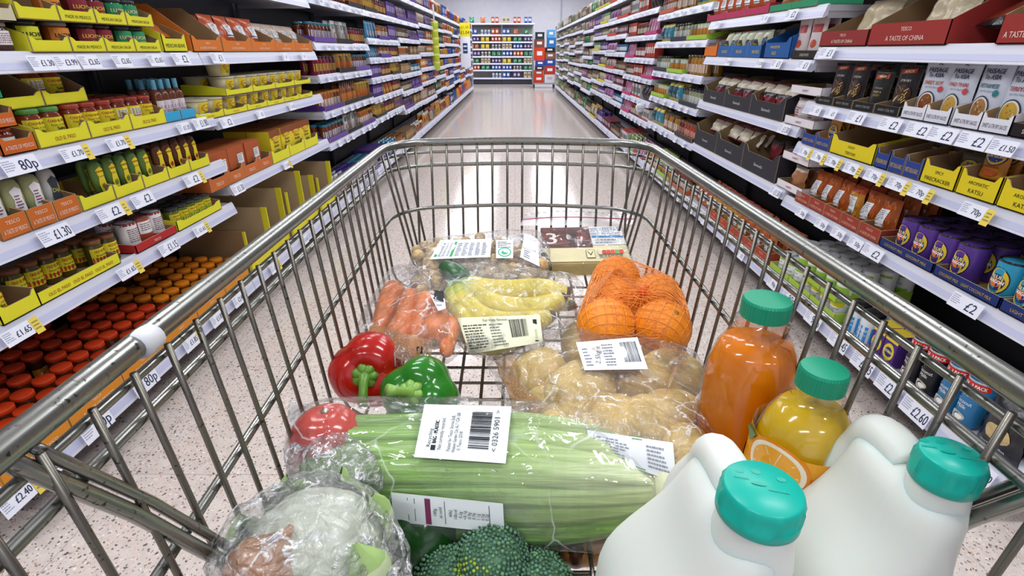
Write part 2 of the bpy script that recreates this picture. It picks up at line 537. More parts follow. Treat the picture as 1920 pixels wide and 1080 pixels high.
trolley = empty('shopping_trolley', (0, 0.3, 0))
tag(trolley, 'steel wire supermarket trolley basket holding the groceries on the speckled floor', 'shopping trolley')
def tpart(name, mb, mat='trolley_steel'):
    o = link(name, mb.mesh(name, mat), trolley); o.matrix_parent_inverse = Matrix.Translation((0, -0.3, 0)); return o
mb = MB(); mb.tube(basket_outline(0.15), 0.0072, '#aaaaaa', 14); tpart('rim', mb)
mb = MB(); mb.tube(basket_outline(0.166), 0.0028, '#aaaaaa', 8); tpart('rim_wire', mb)
mb = MB(); mb.tube(basket_outline(0.188), 0.0034, '#aaaaaa', 10); tpart('upper_rail', mb)
mb = MB(); mb.tube(basket_outline(0.275), 0.0036, '#aaaaaa', 10); tpart('middle_rail', mb)
# each wire of the sides runs down one wall, under the floor and up the other
def wall_pt(sx, y, D):
    """inner wall surface at height D below the camera"""
    k = D - 0.15
    t = min(max((y + 0.12) / 0.95, 0), 1)
    xl = -0.207 - 0.015 * t + 0.075 * k + 0.006
    xr = 0.252 - 0.016 * t - 0.075 * k - 0.006
    return Vector((xl if sx < 0 else xr, y, CAM_H - D))
mb = MB()
y = -0.105
while y < 0.80:
    Df = CAM_H - floor_z(y)
    L_, R_ = [], []
    for sx, out in ((-1, L_), (1, R_)):
        for q in (0.0, 0.3, 0.6, 0.85): out.append(wall_pt(sx, y, 0.158 + (Df - 0.158 - 0.028) * q / 0.85))
        e = out[-1]
        for a in (30, 60, 90):
            out.append(Vector((e.x - sx * 0.034 * (1 - math.cos(R(a))), y, e.z - 0.028 * math.sin(R(a)))))
    mb.tube(L_ + list(reversed(R_)), 0.0021, '#aaaaaa', 6)
    y += 0.0305
tpart('cross_wire_mesh', mb, 'wire_steel')
# the wires of the far end run down and back along the floor
mb = MB()
for i, (p, t) in enumerate(resample(basket_outline(0.155), 0.0275)):
    if p.y < 0.815: continue
    q = basket_outline(0.34)
    far = abs(t.x) > 0.8
    nrm = Vector((0, -1, 0)) if far else Vector((-1 if p.x > 0 else 1, -0.8 * abs(t.x) - 0.15, 0)).normalized()
    zb = CAM_H - 0.352
    pts = [p + nrm * 0.006 + nrm * 0.20 * (p.z - z) + Vector((0, 0, z - p.z)) for z in (p.z, p.z - 0.06, p.z - 0.12, zb + 0.022)]
    e = pts[-1]
    for a in (30, 60, 90): pts.append(e + nrm * 0.026 * (1 - math.cos(R(a))) + Vector((0, 0, -0.022 * math.sin(R(a)))))
    if far:
        pts += [Vector((pts[-1].x * 0.97, 0.4, floor_z(0.4) + 0.004)), Vector((pts[-1].x * 0.94, -0.12, floor_z(-0.12) + 0.004))]
    mb.tube(pts, 0.0021, '#aaaaaa', 6)
tpart('lengthwise_wire_mesh', mb, 'wire_steel')
for mir in (0, 1):
    pts = [wpt(-60, 835, .205), wpt(33, 873, .215), wpt(130, 912, .237), wpt(250, 962, .272), wpt(413, 1050, .335), wpt(500, 1082, .37)]
    if mir: pts = [Vector((0.04 - p.x, p.y, p.z)) for p in pts]
    mb = MB(); mb.tube(pts, 0.0042, '#aaaaaa', 10); mb.tube([p + Vector((0.002, 0.011, -0.004)) for p in pts], 0.003, '#aaaaaa', 8)
    tpart('support_bar', mb)
# handle and running gear
mb = MB(); mb.tube([(-0.235, -0.20, ZR + 0.0), (0.275, -0.20, ZR + 0.0)], 0.014, '#3b4a8a', 14); tpart('handle', mb, 'plastic')
for sx in (-0.235, 0.275):
    mb = MB(); mb.tube([(sx, -0.20, ZR), (sx * .95, -0.14, ZR)], 0.008, '#aaaaaa', 8); tpart('handle_bracket', mb)
    xs = -0.19 if sx < 0 else 0.22
    mb = MB()
    mb.tube([(xs, -0.12, ZR - 0.02), (xs, -0.10, 0.55), (xs, 0.0, 0.24), (xs, 0.10, 0.17), (xs, 0.64, 0.17)], 0.011, '#aaaaaa', 10)
    tpart('chassis_leg', mb)
    for yy in (0.05, 0.6):
        mb = MB(); mb.M = Matrix.Translation((xs, yy, 0.062)) @ Matrix.Rotation(PI / 2, 4, 'Y')
        mb.lathe([(0.02, -0.014), (0.06, -0.012), (0.062, 0), (0.06, 0.012), (0.02, 0.014)], '#2c2c30', 20)
        tpart('wheel', mb, 'plastic')
        mb = MB(); mb.box(xs - 0.022, xs - 0.016, yy - 0.02, yy + 0.02, 0.05, 0.165, '#999999'); mb.box(xs + 0.016, xs + 0.022, yy - 0.02, yy + 0.02, 0.05, 0.165, '#999999'); mb.box(xs - 0.022, xs + 0.022, yy - 0.02, yy + 0.02, 0.155, 0.168, '#999999')
        tpart('castor_fork', mb)
# worn white tape on the left rim
mb = MB(); pp = basket_outline(0.15)
mb.tube([(-0.2100, 0.244, ZR), (-0.2101, 0.250, ZR), (-0.2102, 0.257, ZR)], 0.0079, '#d9d9dd', 14, radii=[0.0077, 0.0082, 0.0077])
o = tpart('tape', mb, 'card'); tag(o, 'torn piece of white tape round the rim')

# ================================================================== shelving
XL = 1.30                            # shelf lip to the middle of the aisle
DEPTH = 0.46
WHITE = '#dfe0ee'
class Side:
    """one side of the aisle: local s runs along it, dpt goes into the shelf"""
    def __init__(self, sign): self.sign = sign
    def at(self, y, dpt, z): return (self.sign * (XL + dpt), y, z)
    @property
    def rot(self): return -self.sign * PI / 2
LEFT, RIGHT = Side(-1), Side(1)
PITCHL, Y0L = 1.35, 0.95
PITCHR, Y0R = 1.41, 1.02
ZL = [
    [0.19, 0.565, 0.76, 0.955, 1.195, 1.49],
    [0.19, 0.645, 0.935, 1.195, 1.49],
    [0.19, 0.61, 0.82, 1.05, 1.25, 1.52, 1.76],
    [0.19, 0.62, 0.80, 0.97, 1.14, 1.30, 1.52, 1.76],
    [0.19, 0.56, 0.76, 0.95, 1.15, 1.33, 1.52, 1.76],
]
ZR_ = [
    [0.19, 0.57, 0.82, 0.995, 1.215, 1.5],
    [0.19, 0.595, 0.885, 1.165, 1.375, 1.66],
    [0.19, 0.58, 0.82, 1.035, 1.27, 1.49, 1.74],
    [0.19, 0.55, 0.74, 0.95, 1.13, 1.34, 1.56, 1.78],
    [0.19, 0.60, 0.80, 0.98, 1.18, 1.38, 1.56, 1.78],
]
ORD = ['nearest', 'second', 'third', 'fourth', 'fifth', 'sixth', 'seventh', 'eighth', 'ninth', 'tenth', 'eleventh', 'twelfth']
def shelf_levels(side, b):
    Z = ZL if side is LEFT else ZR_
    if b < 5: return Z[b]
    rnd = random.Random(b * 7 + (1 if side is LEFT else 2))
    base = Z[3 + b % 2]
    return [base[0]] + [round(z + rnd.uniform(-0.03, 0.03), 3) for z in base[1:-1]] + [base[-1]]
def bay_span(side, b):
    p, y0 = (PITCHL, Y0L) if side is LEFT else (PITCHR, Y0R)
    return y0 + p * b, y0 + p * (b + 1)
NBAYS = 12
_rail = {}
def rail_mesh(L):
    k = round(L, 3)
    if k not in _rail:
        mb = MB()
        prof = [(-0.001, -0.048), (0.012, -0.002), (0.018, 0.004), (0.022, 0.002), (0.022, -0.040), (0.006, -0.050)]  # y, z
        n = len(prof)
        vs = [(0, p[0] - 0.012, p[1]) for p in prof] + [(L, p[0] - 0.012, p[1]) for p in prof]
        fs = [tuple(reversed(range(n))), tuple(range(n, 2 * n))] + [(i, (i + 1) % n, (i + 1) % n + n, i + n) for i in range(n)]
        mb.add(vs, fs, ['#d8dae8'] * (n + 2))
        # clear strip line along the face
        mb.add([(0, -0.0065, -0.024), (L, -0.0065, -0.024), (L, -0.0115, -0.0405), (0, -0.0115, -0.0405)], [(0, 1, 2, 3)], '#c4c8e4')
        _rail[k] = mb.mesh('ticket_rail', 'plastic')
    return _rail[k]
_board = {}
def board_mesh(L, dep):
    k = (round(L, 3), round(dep, 3))
    if k not in _board:
        mb = MB()
        mb.box(0, L, 0.010, dep, -0.024, -0.001, '#cfd0da')
        for x in (0.004, L - 0.010):
            mb.prism([(x, -0.024), (x + 0.006, -0.024), (x + 0.006, -0.05), (x, -0.05)], 0.012, dep, '#bfc0ca')
        _board[k] = mb.mesh('shelf', 'painted_metal')
    return _board[k]

def ticket_mesh(price, w=0.07, h=0.038, sale=False, seed=0, big=False):
    mb = MB()
    fn = lambda x, y, l: (x, -0.0045 - 0.30 * (0.04 - y) * 1.0 - l - 0.0015, y - 0.044)
    a = Art(mb, fn, 0.0003)
    a.rect(0, w, 0, h, '#e9ebf6')
    a.lines(0.004, w * 0.36, h * 0.25, h * 0.9, 5, '#9aa0b8', seed)
    a.text(price, w * 0.70, h * 0.50, h * (0.62 if big else 0.42), '#2b3452', w * 0.52, bold=0.0004)
    if sale:
        a.rect(w + 0.001, w + 0.026, -0.006, h * 0.98, '#e8cf57')
        a.lines(w + 0.004, w + 0.023, h * 0.1, h * 0.8, 3, '#8f8a4c', seed + 5)
    return mb.mesh('price_ticket', 'card')
_tk = {}
def ticket(price, w, h, sale, big=False):
    k = (price, w, h, sale, big)
    if k not in _tk: _tk[k] = ticket_mesh(price, w, h, sale, len(_tk), big)
    return _tk[k]

UNITS = {}; SHELF = {}
def shelving_unit(side, b):
    y0, y1 = bay_span(side, b)
    L = y1 - y0 - 0.006
    s = 'left' if side is LEFT else 'right'
    yo = y0 + 0.003 if side is LEFT else y1 - 0.003
    root = empty('shelving_unit', side.at(yo, 0, 0), (0, 0, side.rot))
    tag(root, 'white metal shelving bay, %s along the %s side of the aisle' % (ORD[b], s), 'shelving', None)
    zs = shelf_levels(side, b)
    mb = MB(); mb.box(0, L, DEPTH + 0.005, DEPTH + 0.02, 0.0, 1.96, '#303036'); link('back_panel', mb.mesh('back_panel', 'painted_metal'), root)  # panel coloured near black, painting in the shade behind the goods
    mb = MB(); mb.box(0, L, 0.17, 0.185, 0, 0.155, '#55545a'); link('kick_plate', mb.mesh('kick_plate', 'painted_metal'), root)  # dark colour stands in for the shade under the bottom shelf's overhang
    for x in (0.0, L - 0.02):
        mb = MB(); mb.box(x, x + 0.02, DEPTH - 0.02, DEPTH + 0.004, 0, 1.96, '#3c3c42'); link('upright', mb.mesh('upright', 'painted_metal'), root)
    root_sh = SHELF[side.sign, b] = []
    for i, z in enumerate(zs):
        sh = link('shelf', board_mesh(L, DEPTH - 0.02), root, (0, 0, z))
        rl = link('ticket_rail', rail_mesh(L), sh)
        if i == 0: rl.scale = (1, 1, 1.4)
        root_sh.append((sh, z, yo))
    UNITS[side.sign, b] = root
    return root
for sd in (LEFT, RIGHT):
    for b in range(NBAYS): shelving_unit(sd, b)
# end gables
for sd in (LEFT, RIGHT):
    y = bay_span(sd, NBAYS - 1)[1]
    mb = MB(); mb.box(0, 0.02, 0.0, DEPTH + 0.02, 0, 1.96, '#c9cad6')
    o = link('end_panel', mb.mesh('end_panel', 'painted_metal'), UNITS[sd.sign, NBAYS - 1])
    o.location = (bay_span(sd, 0)[1] - bay_span(sd, 0)[0] - 0.004, 0, 0) if sd is LEFT else (-0.018, 0, 0)

def along(side, u, z, dpt=0.0):
    """distance up the aisle of the shelf point that the camera sees at column u"""
    X = XL + dpt
    F = 960 * X / abs(u - 966)
    return (F - (CAM_H - z) * math.sin(PITCH)) / math.cos(PITCH)
# ================================================================== goods on the shelves
class Kit:
    """one kind of product: the first part is the thing itself, the rest are its children"""
    def __init__(self, name, cat, mat, simple=False):
        self.name = name; self.cat = cat; self.mat = mat; self.simple = simple
        self.root = MB(); self.parts = []
    def part(self, name, mat):
        if self.simple: return self.root
        mb = MB(); self.parts.append((name, mb, mat)); return mb
    def done(self, w, d, h):
        self.w, self.d, self.h = w, d, h
        self.me = self.root.mesh(self.name, self.mat)
        self.kids = [(n, m.mesh(n, mt)) for n, m, mt in self.parts]
        return self
_rj = random.Random(5)
COUNT = [0]
def put(kit, loc, rot, label, group, tilt=0.0):
    o = bpy.data.objects.new(kit.name, kit.me); COL.objects.link(o)
    o.location = loc; o.rotation_euler = (tilt, 0, rot) if not isinstance(rot, tuple) else rot
    o['label'] = label; o['category'] = kit.cat
    if group: o['group'] = group
    for n, me in kit.kids:
        c = bpy.data.objects.new(n, me); COL.objects.link(c); c.parent = o
    COUNT[0] += 1
    return o

def jar(name='glass_jar', body='#8a3c1c', lid='#c04a1c', lab='#e9cf2e', h=0.13, r=0.036, art=None, simple=False, seg=18, labz=(0.22, 0.72), lw=2.6, cat='jar', neck=0.86, mat='glossy'):
    k = Kit(name, cat, mat, simple)
    n = 10 if simple else seg
    k.root.lathe([(r * 0.88, 0), (r, 0.006), (r, h * 0.70), (r * 0.97, h * 0.76), (r * neck, h * 0.83), (r * neck, h * 0.87)], body, n)
    l = k.part('lid', 'plastic' if not simple else mat)
    l.lathe([(r * (neck + 0.06), h * 0.865), (r * (neck + 0.09), h * 0.875), (r * (neck + 0.09), h * 0.985), (r * (neck + 0.02), h), (0.0, h)], lid, n)
    if lab:
        m = k.part('label', 'card')
        a = Art(m, wrap(r * 1.006), 0.0004)
        wd = r * lw
        a.rect(-wd / 2, wd / 2, h * labz[0], h * labz[1], lab, 8 if not simple else 4)
        if art: art(a, r, h)
    return k.done(2 * r, 2 * r, h)

def bottle(name='sauce_bottle', body='#7b3a16', cap='#222222', lab='#e8c840', h=0.2, r=0.03, art=None, simple=False, cat='bottle', shoulder=0.6, neck=0.4, capz=0.86, labz=(0.12, 0.5), sy=1.0, mat='glossy'):
    k = Kit(name, cat, mat, simple)
    n = 10 if simple else 16
    k.root.lathe([(r * 0.9, 0), (r, 0.006), (r, h * shoulder), (r * 0.85, h * (shoulder + 0.08)), (r * neck, h * (shoulder + 0.18)), (r * neck, h * capz)], body, n, sy=sy)
    c = k.part('cap', 'plastic')
    c.lathe([(r * neck * 1.15, h * capz), (r * neck * 1.15, h * 0.99), (r * neck, h), (0, h)], cap, n)
    if lab:
        m = k.part('label', 'card')
        f0 = wrap(r * 1.006)
        fn = (lambda x, z, hh: (f0(x, z, hh)[0], f0(x, z, hh)[1] * sy, z))
        a = Art(m, fn, 0.0004)
        a.rect(-r * 1.2, r * 1.2, h * labz[0], h * labz[1], lab, 8 if not simple else 4)
        if art: art(a, r, h)
    return k.done(2 * r, 2 * r * sy, h)

def squeezy(name='squeezy_bottle', body='#5c7a36', cap='#2f4a1e', lab='#e6cf2a', h=0.17, wd=0.07, art=None, simple=False, cat='bottle', top=False):
    """cap-down squeezy bottle, flattened"""
    k = Kit(name, cat, 'plastic', simple)
    n = 10 if simple else 18
    r = wd / 2
    pr = [(r * 0.55, 0.028), (r * 0.78, 0.04), (r * 0.97, h * 0.45), (r, h * 0.62), (r * 0.96, h * 0.85), (r * 0.75, h * 0.97), (r * 0.4, h)]
    k.root.lathe(pr, body, n, sy=0.6)
    c = k.part('cap', 'plastic')
    c.lathe([(r * 0.62, 0), (r * 0.62, 0.028)], cap, n, sy=0.65)
    if lab:
        m = k.part('label', 'card')
        a = Art(m, lambda x, z, hh: (r * math.sin(x / r), -(r * 0.6 * math.cos(x / r) + 0.0008 + hh), z), 0.0005)
        pts = [(-r * .45, h * .22), (r * .45, h * .22), (r * .6, h * .4), (r * .42, h * .6), (r * .62, h * .78), (0, h * .86), (-r * .62, h * .78), (-r * .42, h * .6), (-r * .6, h * .4)]
        a.poly(pts, lab)
        if art: art(a, r, h)
    return k.done(wd, wd * 0.6, h)

def can(name='tin_can', lab='#6a3ba0', rim='#b9bcc4', h=0.11, r=0.037, art=None, simple=False, cat='can', lid=None, top='#9da1ab'):
    k = Kit(name, cat, 'plastic', simple)
    n = 10 if simple else 20
    k.root.lathe([(r * 0.98, 0.002), (r, 0.004), (r, h - 0.004), (r * 0.98, h - 0.003)], lab, n)
    l = k.part('rim', 'tin' if not lid else 'glossy')
    tc = lid or top
    l.lathe([(r * 0.97, h - 0.005), (r * 1.02, h - 0.004), (r * 1.02, h + 0.001), (r * 0.93, h + 0.001), (r * 0.9, h - 0.004), (0, h - 0.004)], lid or rim, n)
    if art:
        m = k.part('label', 'card')
        art(Art(m, wrap(r * 1.004), 0.0005), r, h)
    return k.done(2 * r, 2 * r, h + 0.001)

def carton(name='carton', col='#e6cf2a', w=0.07, d=0.06, h=0.16, art=None, simple=False, cat='box', top=None, mat='card'):
    k = Kit(name, cat, mat, simple)
    k.root.box(-w / 2, w / 2, -d / 2, d / 2, 0, h, col, top=top)
    if art:
        m = k.part('printed_front', 'card')
        art(Art(m, flat(-d / 2 - 0.0003), 0.0005), w, h)
    return k.done(w, d, h)

def pouch(name='sauce_pouch', col='#dfe3ec', w=0.12, d=0.045, h=0.19, art=None, simple=False, cat='pouch', mat='foil', seed=1, notch=True):
    """stand-up pouch: fat at the foot, flat sealed top"""
    k = Kit(name, cat, mat, simple)
    nx, nz = (5, 5) if simple else (9, 11)
    def prof(sx, t, side):
        th = d / 2 * (1 - t) ** 0.7 * (math.cos(sx * PI / 2) ** 0.5 if abs(sx) < 1 else 0) + 0.001
        wob = 0.0025 * noise.noise(Vector((sx * 2.2 + seed, t * 3.1, side * 5)))
        return side * (th + (wob if t < 0.93 else 0))
    vs, fs = [], []
    for side in (-1, 1):
        for j in range(nz + 1):
            t = j / nz
            ww = w / 2 * (1 - 0.05 * math.sin(PI * t))
            for i in range(nx + 1):
                sx = -1 + 2 * i / nx
                vs.append((sx * ww, prof(sx, t, side), h * t))
    m = (nx + 1) * (nz + 1)
    for q in (0, 1):
        for j in range(nz):
            for i in range(nx):
                a = q * m + j * (nx + 1) + i
                f = (a, a + 1, a + nx + 2, a + nx + 1)
                fs.append(f if q == 0 else tuple(reversed(f)))
    for i in range(nx): fs.append((i, m + i, m + i + 1, i + 1))
    for j in range(nz):
        a = j * (nx + 1); fs.append((a, a + nx + 1, m + a + nx + 1, m + a))
        a = a + nx; fs.append((a, m + a, m + a + nx + 1, a + nx + 1))
    b = nz * (nx + 1)
    for i in range(nx): fs.append((b + i, b + i + 1, m + b + i + 1, m + b + i))
    k.root.add(vs, fs, col, True)
    if art:
        mm = k.part('printed_front', 'plastic')
        def fn(x, z, hh):
            t = min(max(z / h, 0), 1); sx = max(-1, min(1, x / (w / 2)))
            return (x, prof(sx, t, -1) - 0.0012 - hh, z)
        ar = Art(mm, fn, 0.0004); ar.sub = 0 if simple else 5
        art(ar, w, h)
    return k.done(w, d, h)

def bag(name='food_packet', col='#c8602a', w=0.13, d=0.06, h=0.17, art=None, simple=False, cat='packet', seed=3, mat='foil', top=None, lay=False):
    """pillow packet with crimped ends; lay = lying flat"""
    k = Kit(name, cat, mat, simple)
    n = 6 if simple else 12
    vs, fs, cs = [], [], []
    for side in (-1, 1):
        for j in range(n + 1):
            t = j / n
            e = math.sin(PI * min(max(t, 0.0), 1.0)) ** 0.45
            for i in range(n + 1):
                sx = -1 + 2 * i / n
                th = d / 2 * e * (1 - abs(sx) ** 2.6)
                wob = noise.noise(Vector((sx * 1.9 + seed, t * 3.2, side * 3 + seed))) * d * 0.28 * e
                vs.append((sx * w / 2 * (0.93 + 0.07 * (1 - e)), side * (th + max(wob, -th * 0.8) + 0.0008), h * t))
    m = (n + 1) ** 2
    for q in (0, 1):
        for j in range(n):
            for i in range(n):
                a = q * m + j * (n + 1) + i
                f = (a, a + 1, a + n + 2, a + n + 1)
                fs.append(f if q == 0 else tuple(reversed(f)))
                t = (j + 0.5) / n
                cs.append(col if (top is None or 0.12 < t < 0.8) else top)
    k.root.add(vs, fs, cs, True)
    if art:
        mm = k.part('label', 'plastic')
        def fn(x, z, hh):
            t = min(max(z / h, 0), 1); sx = max(-1, min(1, x / (w / 2)))
            e = math.sin(PI * t) ** 0.45
            th = d / 2 * e * (1 - abs(sx) ** 2.6)
            wob = noise.noise(Vector((sx * 1.9 + seed, t * 3.2, -3 + seed))) * d * 0.28 * e
            return (x, -(th + max(wob, -th * 0.8) + 0.0022 + hh), z)
        ar = Art(mm, fn, 0.0004); ar.sub = 0 if simple else 5
        art(ar, w, h)
    return k.done(w, d, h)

def tub(name='dip_tub', col='#d8cda0', lab='#e6cf2a', r0=0.036, r1=0.047, h=0.07, simple=False, cat='tub', lid='#c9c2a8', art=None):
    k = Kit(name, cat, 'plastic', simple)
    n = 10 if simple else 18
    k.root.lathe([(r0, 0), (r1, h * 0.9)], col, n, sy=1)
    l = k.part('lid', 'plastic'); l.lathe([(r1 * 1.04, h * 0.9), (r1 * 1.04, h * 0.98), (r1 * 0.96, h), (0, h)], lid, n)
    m = k.part('label', 'card')
    a = Art(m, lambda x, z, hh: ((r0 + (r1 - r0) * z / h + 0.001 + hh) * math.sin(x / r1), -(r0 + (r1 - r0) * z / h + 0.001 + hh) * math.cos(x / r1), z), 0.0006)
    a.rect(-r1 * .75, r1 * .75, h * .12, h * .85, lab, 5)
    if art: art(a, r1, h)
    return k.done(2 * r1, 2 * r1, h)

def tray(w, d, hf, hb, col, inner='#9c7c58', text=None, tcol='#5b3a18', notch=True, art=None, name='display_tray', side_text=None):
    """open cardboard display tray, low at the front; origin at the middle of its front bottom edge"""
    k = Kit(name, 'cardboard tray', 'card')
    t = 0.0025; M = k.root
    cols = [col, inner]
    # floor
    M.box(-w / 2, w / 2, 0, d, 0, t, inner)
    # front with a dip in the middle
    if notch: pf = [(-w / 2, 0), (w / 2, 0), (w / 2, hf * 1.35), (w * 0.42, hf * 1.3), (w * 0.34, hf), (-w * 0.34, hf), (-w * 0.42, hf * 1.3), (-w / 2, hf * 1.35)]
    else: pf = [(-w / 2, 0), (w / 2, 0), (w / 2, hf), (-w / 2, hf)]
    n = len(pf)
    def wall(poly, fn, outer, inn):
        vs = [fn(a, b, 0) for a, b in poly] + [fn(a, b, t) for a, b in poly]
        m = len(poly)
        fs = [tuple(range(m)), tuple(reversed(range(m, 2 * m)))] + [(i, i + m, (i + 1) % m + m, (i + 1) % m) for i in range(m)]
        M.add(vs, fs, [outer, inn] + ['#c9b48c'] * m)
    wall(pf, lambda a, b, q: (a, q, b), col, inner)
    e = hf * (1.35 if notch else 1)
    sd = [(0, 0), (d, 0), (d, hb), (d * 0.55, hb), (0.0, e)]
    wall(sd, lambda a, b, q: (w / 2 - q, a, b), col, inner)
    wall(sd, lambda a, b, q: (-w / 2 + q, a, b), col, inner)
    wall([(-w / 2, 0), (w / 2, 0), (w / 2, hb), (-w / 2, hb)], lambda a, b, q: (a, d - q, b), inner, col)
    if text or art or side_text:
        m = k.part('printed_front', 'card')
        a = Art(m, flat(-0.0004), 0.0004)
        if text:
            rows = text.split('|')
            hh = min(hf * 0.30, 0.016) if len(rows) == 1 else hf * 0.22
            for i, rw in enumerate(rows):
                yy = hf * 0.48 if len(rows) == 1 else hf * (0.72 - 0.40 * i)
                a.text(rw, 0, yy, hh if i or len(rows) == 1 else hh * 0.8, tcol, w * (0.8 if 'PASO' not in rw or len(rw) > 14 else 0.4))
        if art: art(a, w, hf)
        if side_text:
            a2 = Art(m, lambda x, z, h: (-w / 2 - 0.0006 - h, d * 0.5 - x, z), 0.0004)
            for i, rw in enumerate(side_text.split('|')): a2.text(rw, 0.0, hb * (0.66 - 0.3 * i), hb * 0.2, tcol, d * 0.8, bold=0.0008)
    return k.done(w, d, hb)

# ---- the writing on the labels
def art_band(txt, top, mid, c2=None, tc='#2a1a10'):
    def f(a, r, h):
        if c2: a.rect(-r * 1.25, r * 1.25, h * .24, h * .40, c2, 6)
        a.text(txt[0], 0, h * .62, h * .10, top, r * 1.7, bold=0.0003)
        if len(txt) > 1: a.text(txt[1], 0, h * .48, h * .07, mid, r * 1.6)
        if len(txt) > 2: a.text(txt[2], 0, h * .36, h * .09, mid, r * 1.6)
    return f
def art_salsa(two='Thick \'n\' Chunky', three='Salsa', deco='#c8301c', low='#3f8f2f'):
    def f(a, r, h):
        a.disc(0, h * .62, r * .95, h * .085, '#b3261a', 12)
        a.disc(0, h * .62, r * .88, h * .07, '#f0d640', 12)
        a.text('OLD EL PASO', 0, h * .62, h * .07, '#a01c14', r * 1.5, bold=0.0003)
        a.text(two, 0, h * .50, h * .055, '#2a1a10', r * 1.6)
        a.text(three, 0, h * .41, h * .085, '#2a1a10', r * 1.6, bold=0.0004)
        a.disc(r * .35, h * .29, r * .26, h * .06, deco, 8)
        a.disc(-r * .1, h * .27, r * .22, h * .045, deco, 8)
        a.disc(-r * .45, h * .29, r * .2, h * .05, low, 6)
    return f
def art_back(a, r, h):
    a.rect(-r * .9, r * .9, h * .28, h * .66, '#f2f2f4', 5)
    a.lines(-r * .8, r * .8, h * .44, h * .64, 5, '#666a74', 3)
    a.rect(-r * .9, r * .9, h * .38, h * .41, '#c0302a', 5)
def art_luchito(sub='CHIPOTLE', tc='#1d1d1d'):
    def f(a, r, h):
        a.text('LUCHITO', 0, h * .55, h * .14, tc, r * 1.9, bold=0.0006)
        a.text(sub, 0, h * .38, h * .07, tc, r * 1.6)
        a.rect(-r * .5, r * .5, h * .27, h * .31, tc, 3)
    return f
def art_hotjar(a, r, h):
    a.disc(0, h * .45, r * .7, h * .13, '#e9e2cf', 12)
    a.disc(0, h * .43, r * .5, h * .08, '#c9552a', 9)
    a.text('TESCO', 0, h * .62, h * .05, '#ffffff', r * 1.2)
def art_coconut(body):
    def f(a, r, h):
        a.disc(0, h * .50, r * .85, h * .34, '#1e2148', 18)
        a.disc(0, h * .50, r * .78, h * .31, '#e8c93a', 18)
        a.disc(0, h * .47, r * .62, h * .20, '#27306e', 14)
        a.disc(0, h * .45, r * .42, h * .10, '#e7792c', 10)
        a.text('BLUE', 0, h * .60, h * .09, '#f4e9a0', r * 1.0, bold=0.0004)
        a.text('DRAGON', 0, h * .49, h * .09, '#ffffff', r * 1.1, bold=0.0004)
        a.text('Coconut Milk', 0, h * .22, h * .06, '#1e2148', r * 1.0)
    return f
def art_kingfisher(bg='#15161c'):
    def f(a, r, h):
        a.rect(-r * 1.5, r * 1.5, h * .84, h * .97, '#cf2f20', 8)
        a.text('3 PACK  3 PACK', 0, h * .905, h * .07, '#ffffff', r * 2.4, bold=0.0003)
        a.text('KINGFISHER', 0, h * .70, h * .09, '#f4f4f4', r * 1.8, bold=0.0004)
        a.text('Coconut', 0, h * .52, h * .08, '#f4f4f4', r * 1.4)
        a.text('Milk', 0, h * .42, h * .08, '#f4f4f4', r * 1.0)
        a.disc(-r * .1, h * .20, r * .7, h * .09, '#c8c2b4', 12)
        a.disc(r * .1, h * .19, r * .35, h * .05, '#f6f3ea', 10)
    return f
def art_green_can(a, r, h):
    a.rect(-r * 1.4, r * 1.4, h * .04, h * .30, '#8fc03c', 8)
    a.rect(-r * 1.4, r * 1.4, h * .72, h * .82, '#8fc03c', 8)
    a.text('TESCO', 0, h * .62, h * .07, '#2c4a8c', r * 1.2)
    a.text('Bean Sprouts', 0, h * .48, h * .08, '#333333', r * 1.5)
def art_passage(name, tc='#b8452c', food='#c8a14a'):
    def f(a, w, h):
        a.poly([(-w * .08, h * .90), (0, h * .955), (w * .08, h * .90), (0, h * .925)], '#2b3552')
        a.text('PASSAGE', 0, h * .83, h * .075, '#27324f', w * .62, bold=0.0006)
        a.text('To ASIA', 0, h * .745, h * .07, '#27324f', w * .5, bold=0.0006)
        a.text(name, 0, h * .62, h * .065, tc, w * .62, bold=0.0005)
        a.text('Stir-Fry Sauce', 0, h * .545, h * .035, '#6a7288', w * .5)
        a.disc(-w * .02, h * .28, w * .29, h * .195, '#22304c', 20)
        a.disc(-w * .02, h * .28, w * .26, h * .175, '#e6ded0', 20)
        a.disc(-w * .02, h * .28, w * .22, h * .15, food, 16)
        rr = random.Random(len(name))
        for i in range(12):
            x, y = rr.uniform(-.15, .12), rr.uniform(-.1, .1)
            a._put([(w * (x - .02 + .02 * math.cos(q)), h * (.28 + y + .02 * math.sin(q * 1.0))) for q in (0, 1.3, 2.8, 4.4)], [(0, 1, 2, 3)], rr.choice(['#5f8a2e', '#a8452a', '#f0e2b0', '#d98b2a', '#6a3b20']), up=False)
        a.disc(w * .30, h * .52, w * .075, h * .05, '#2f7f86' if 'VIET' in name else '#c94a58', 10)
    return f
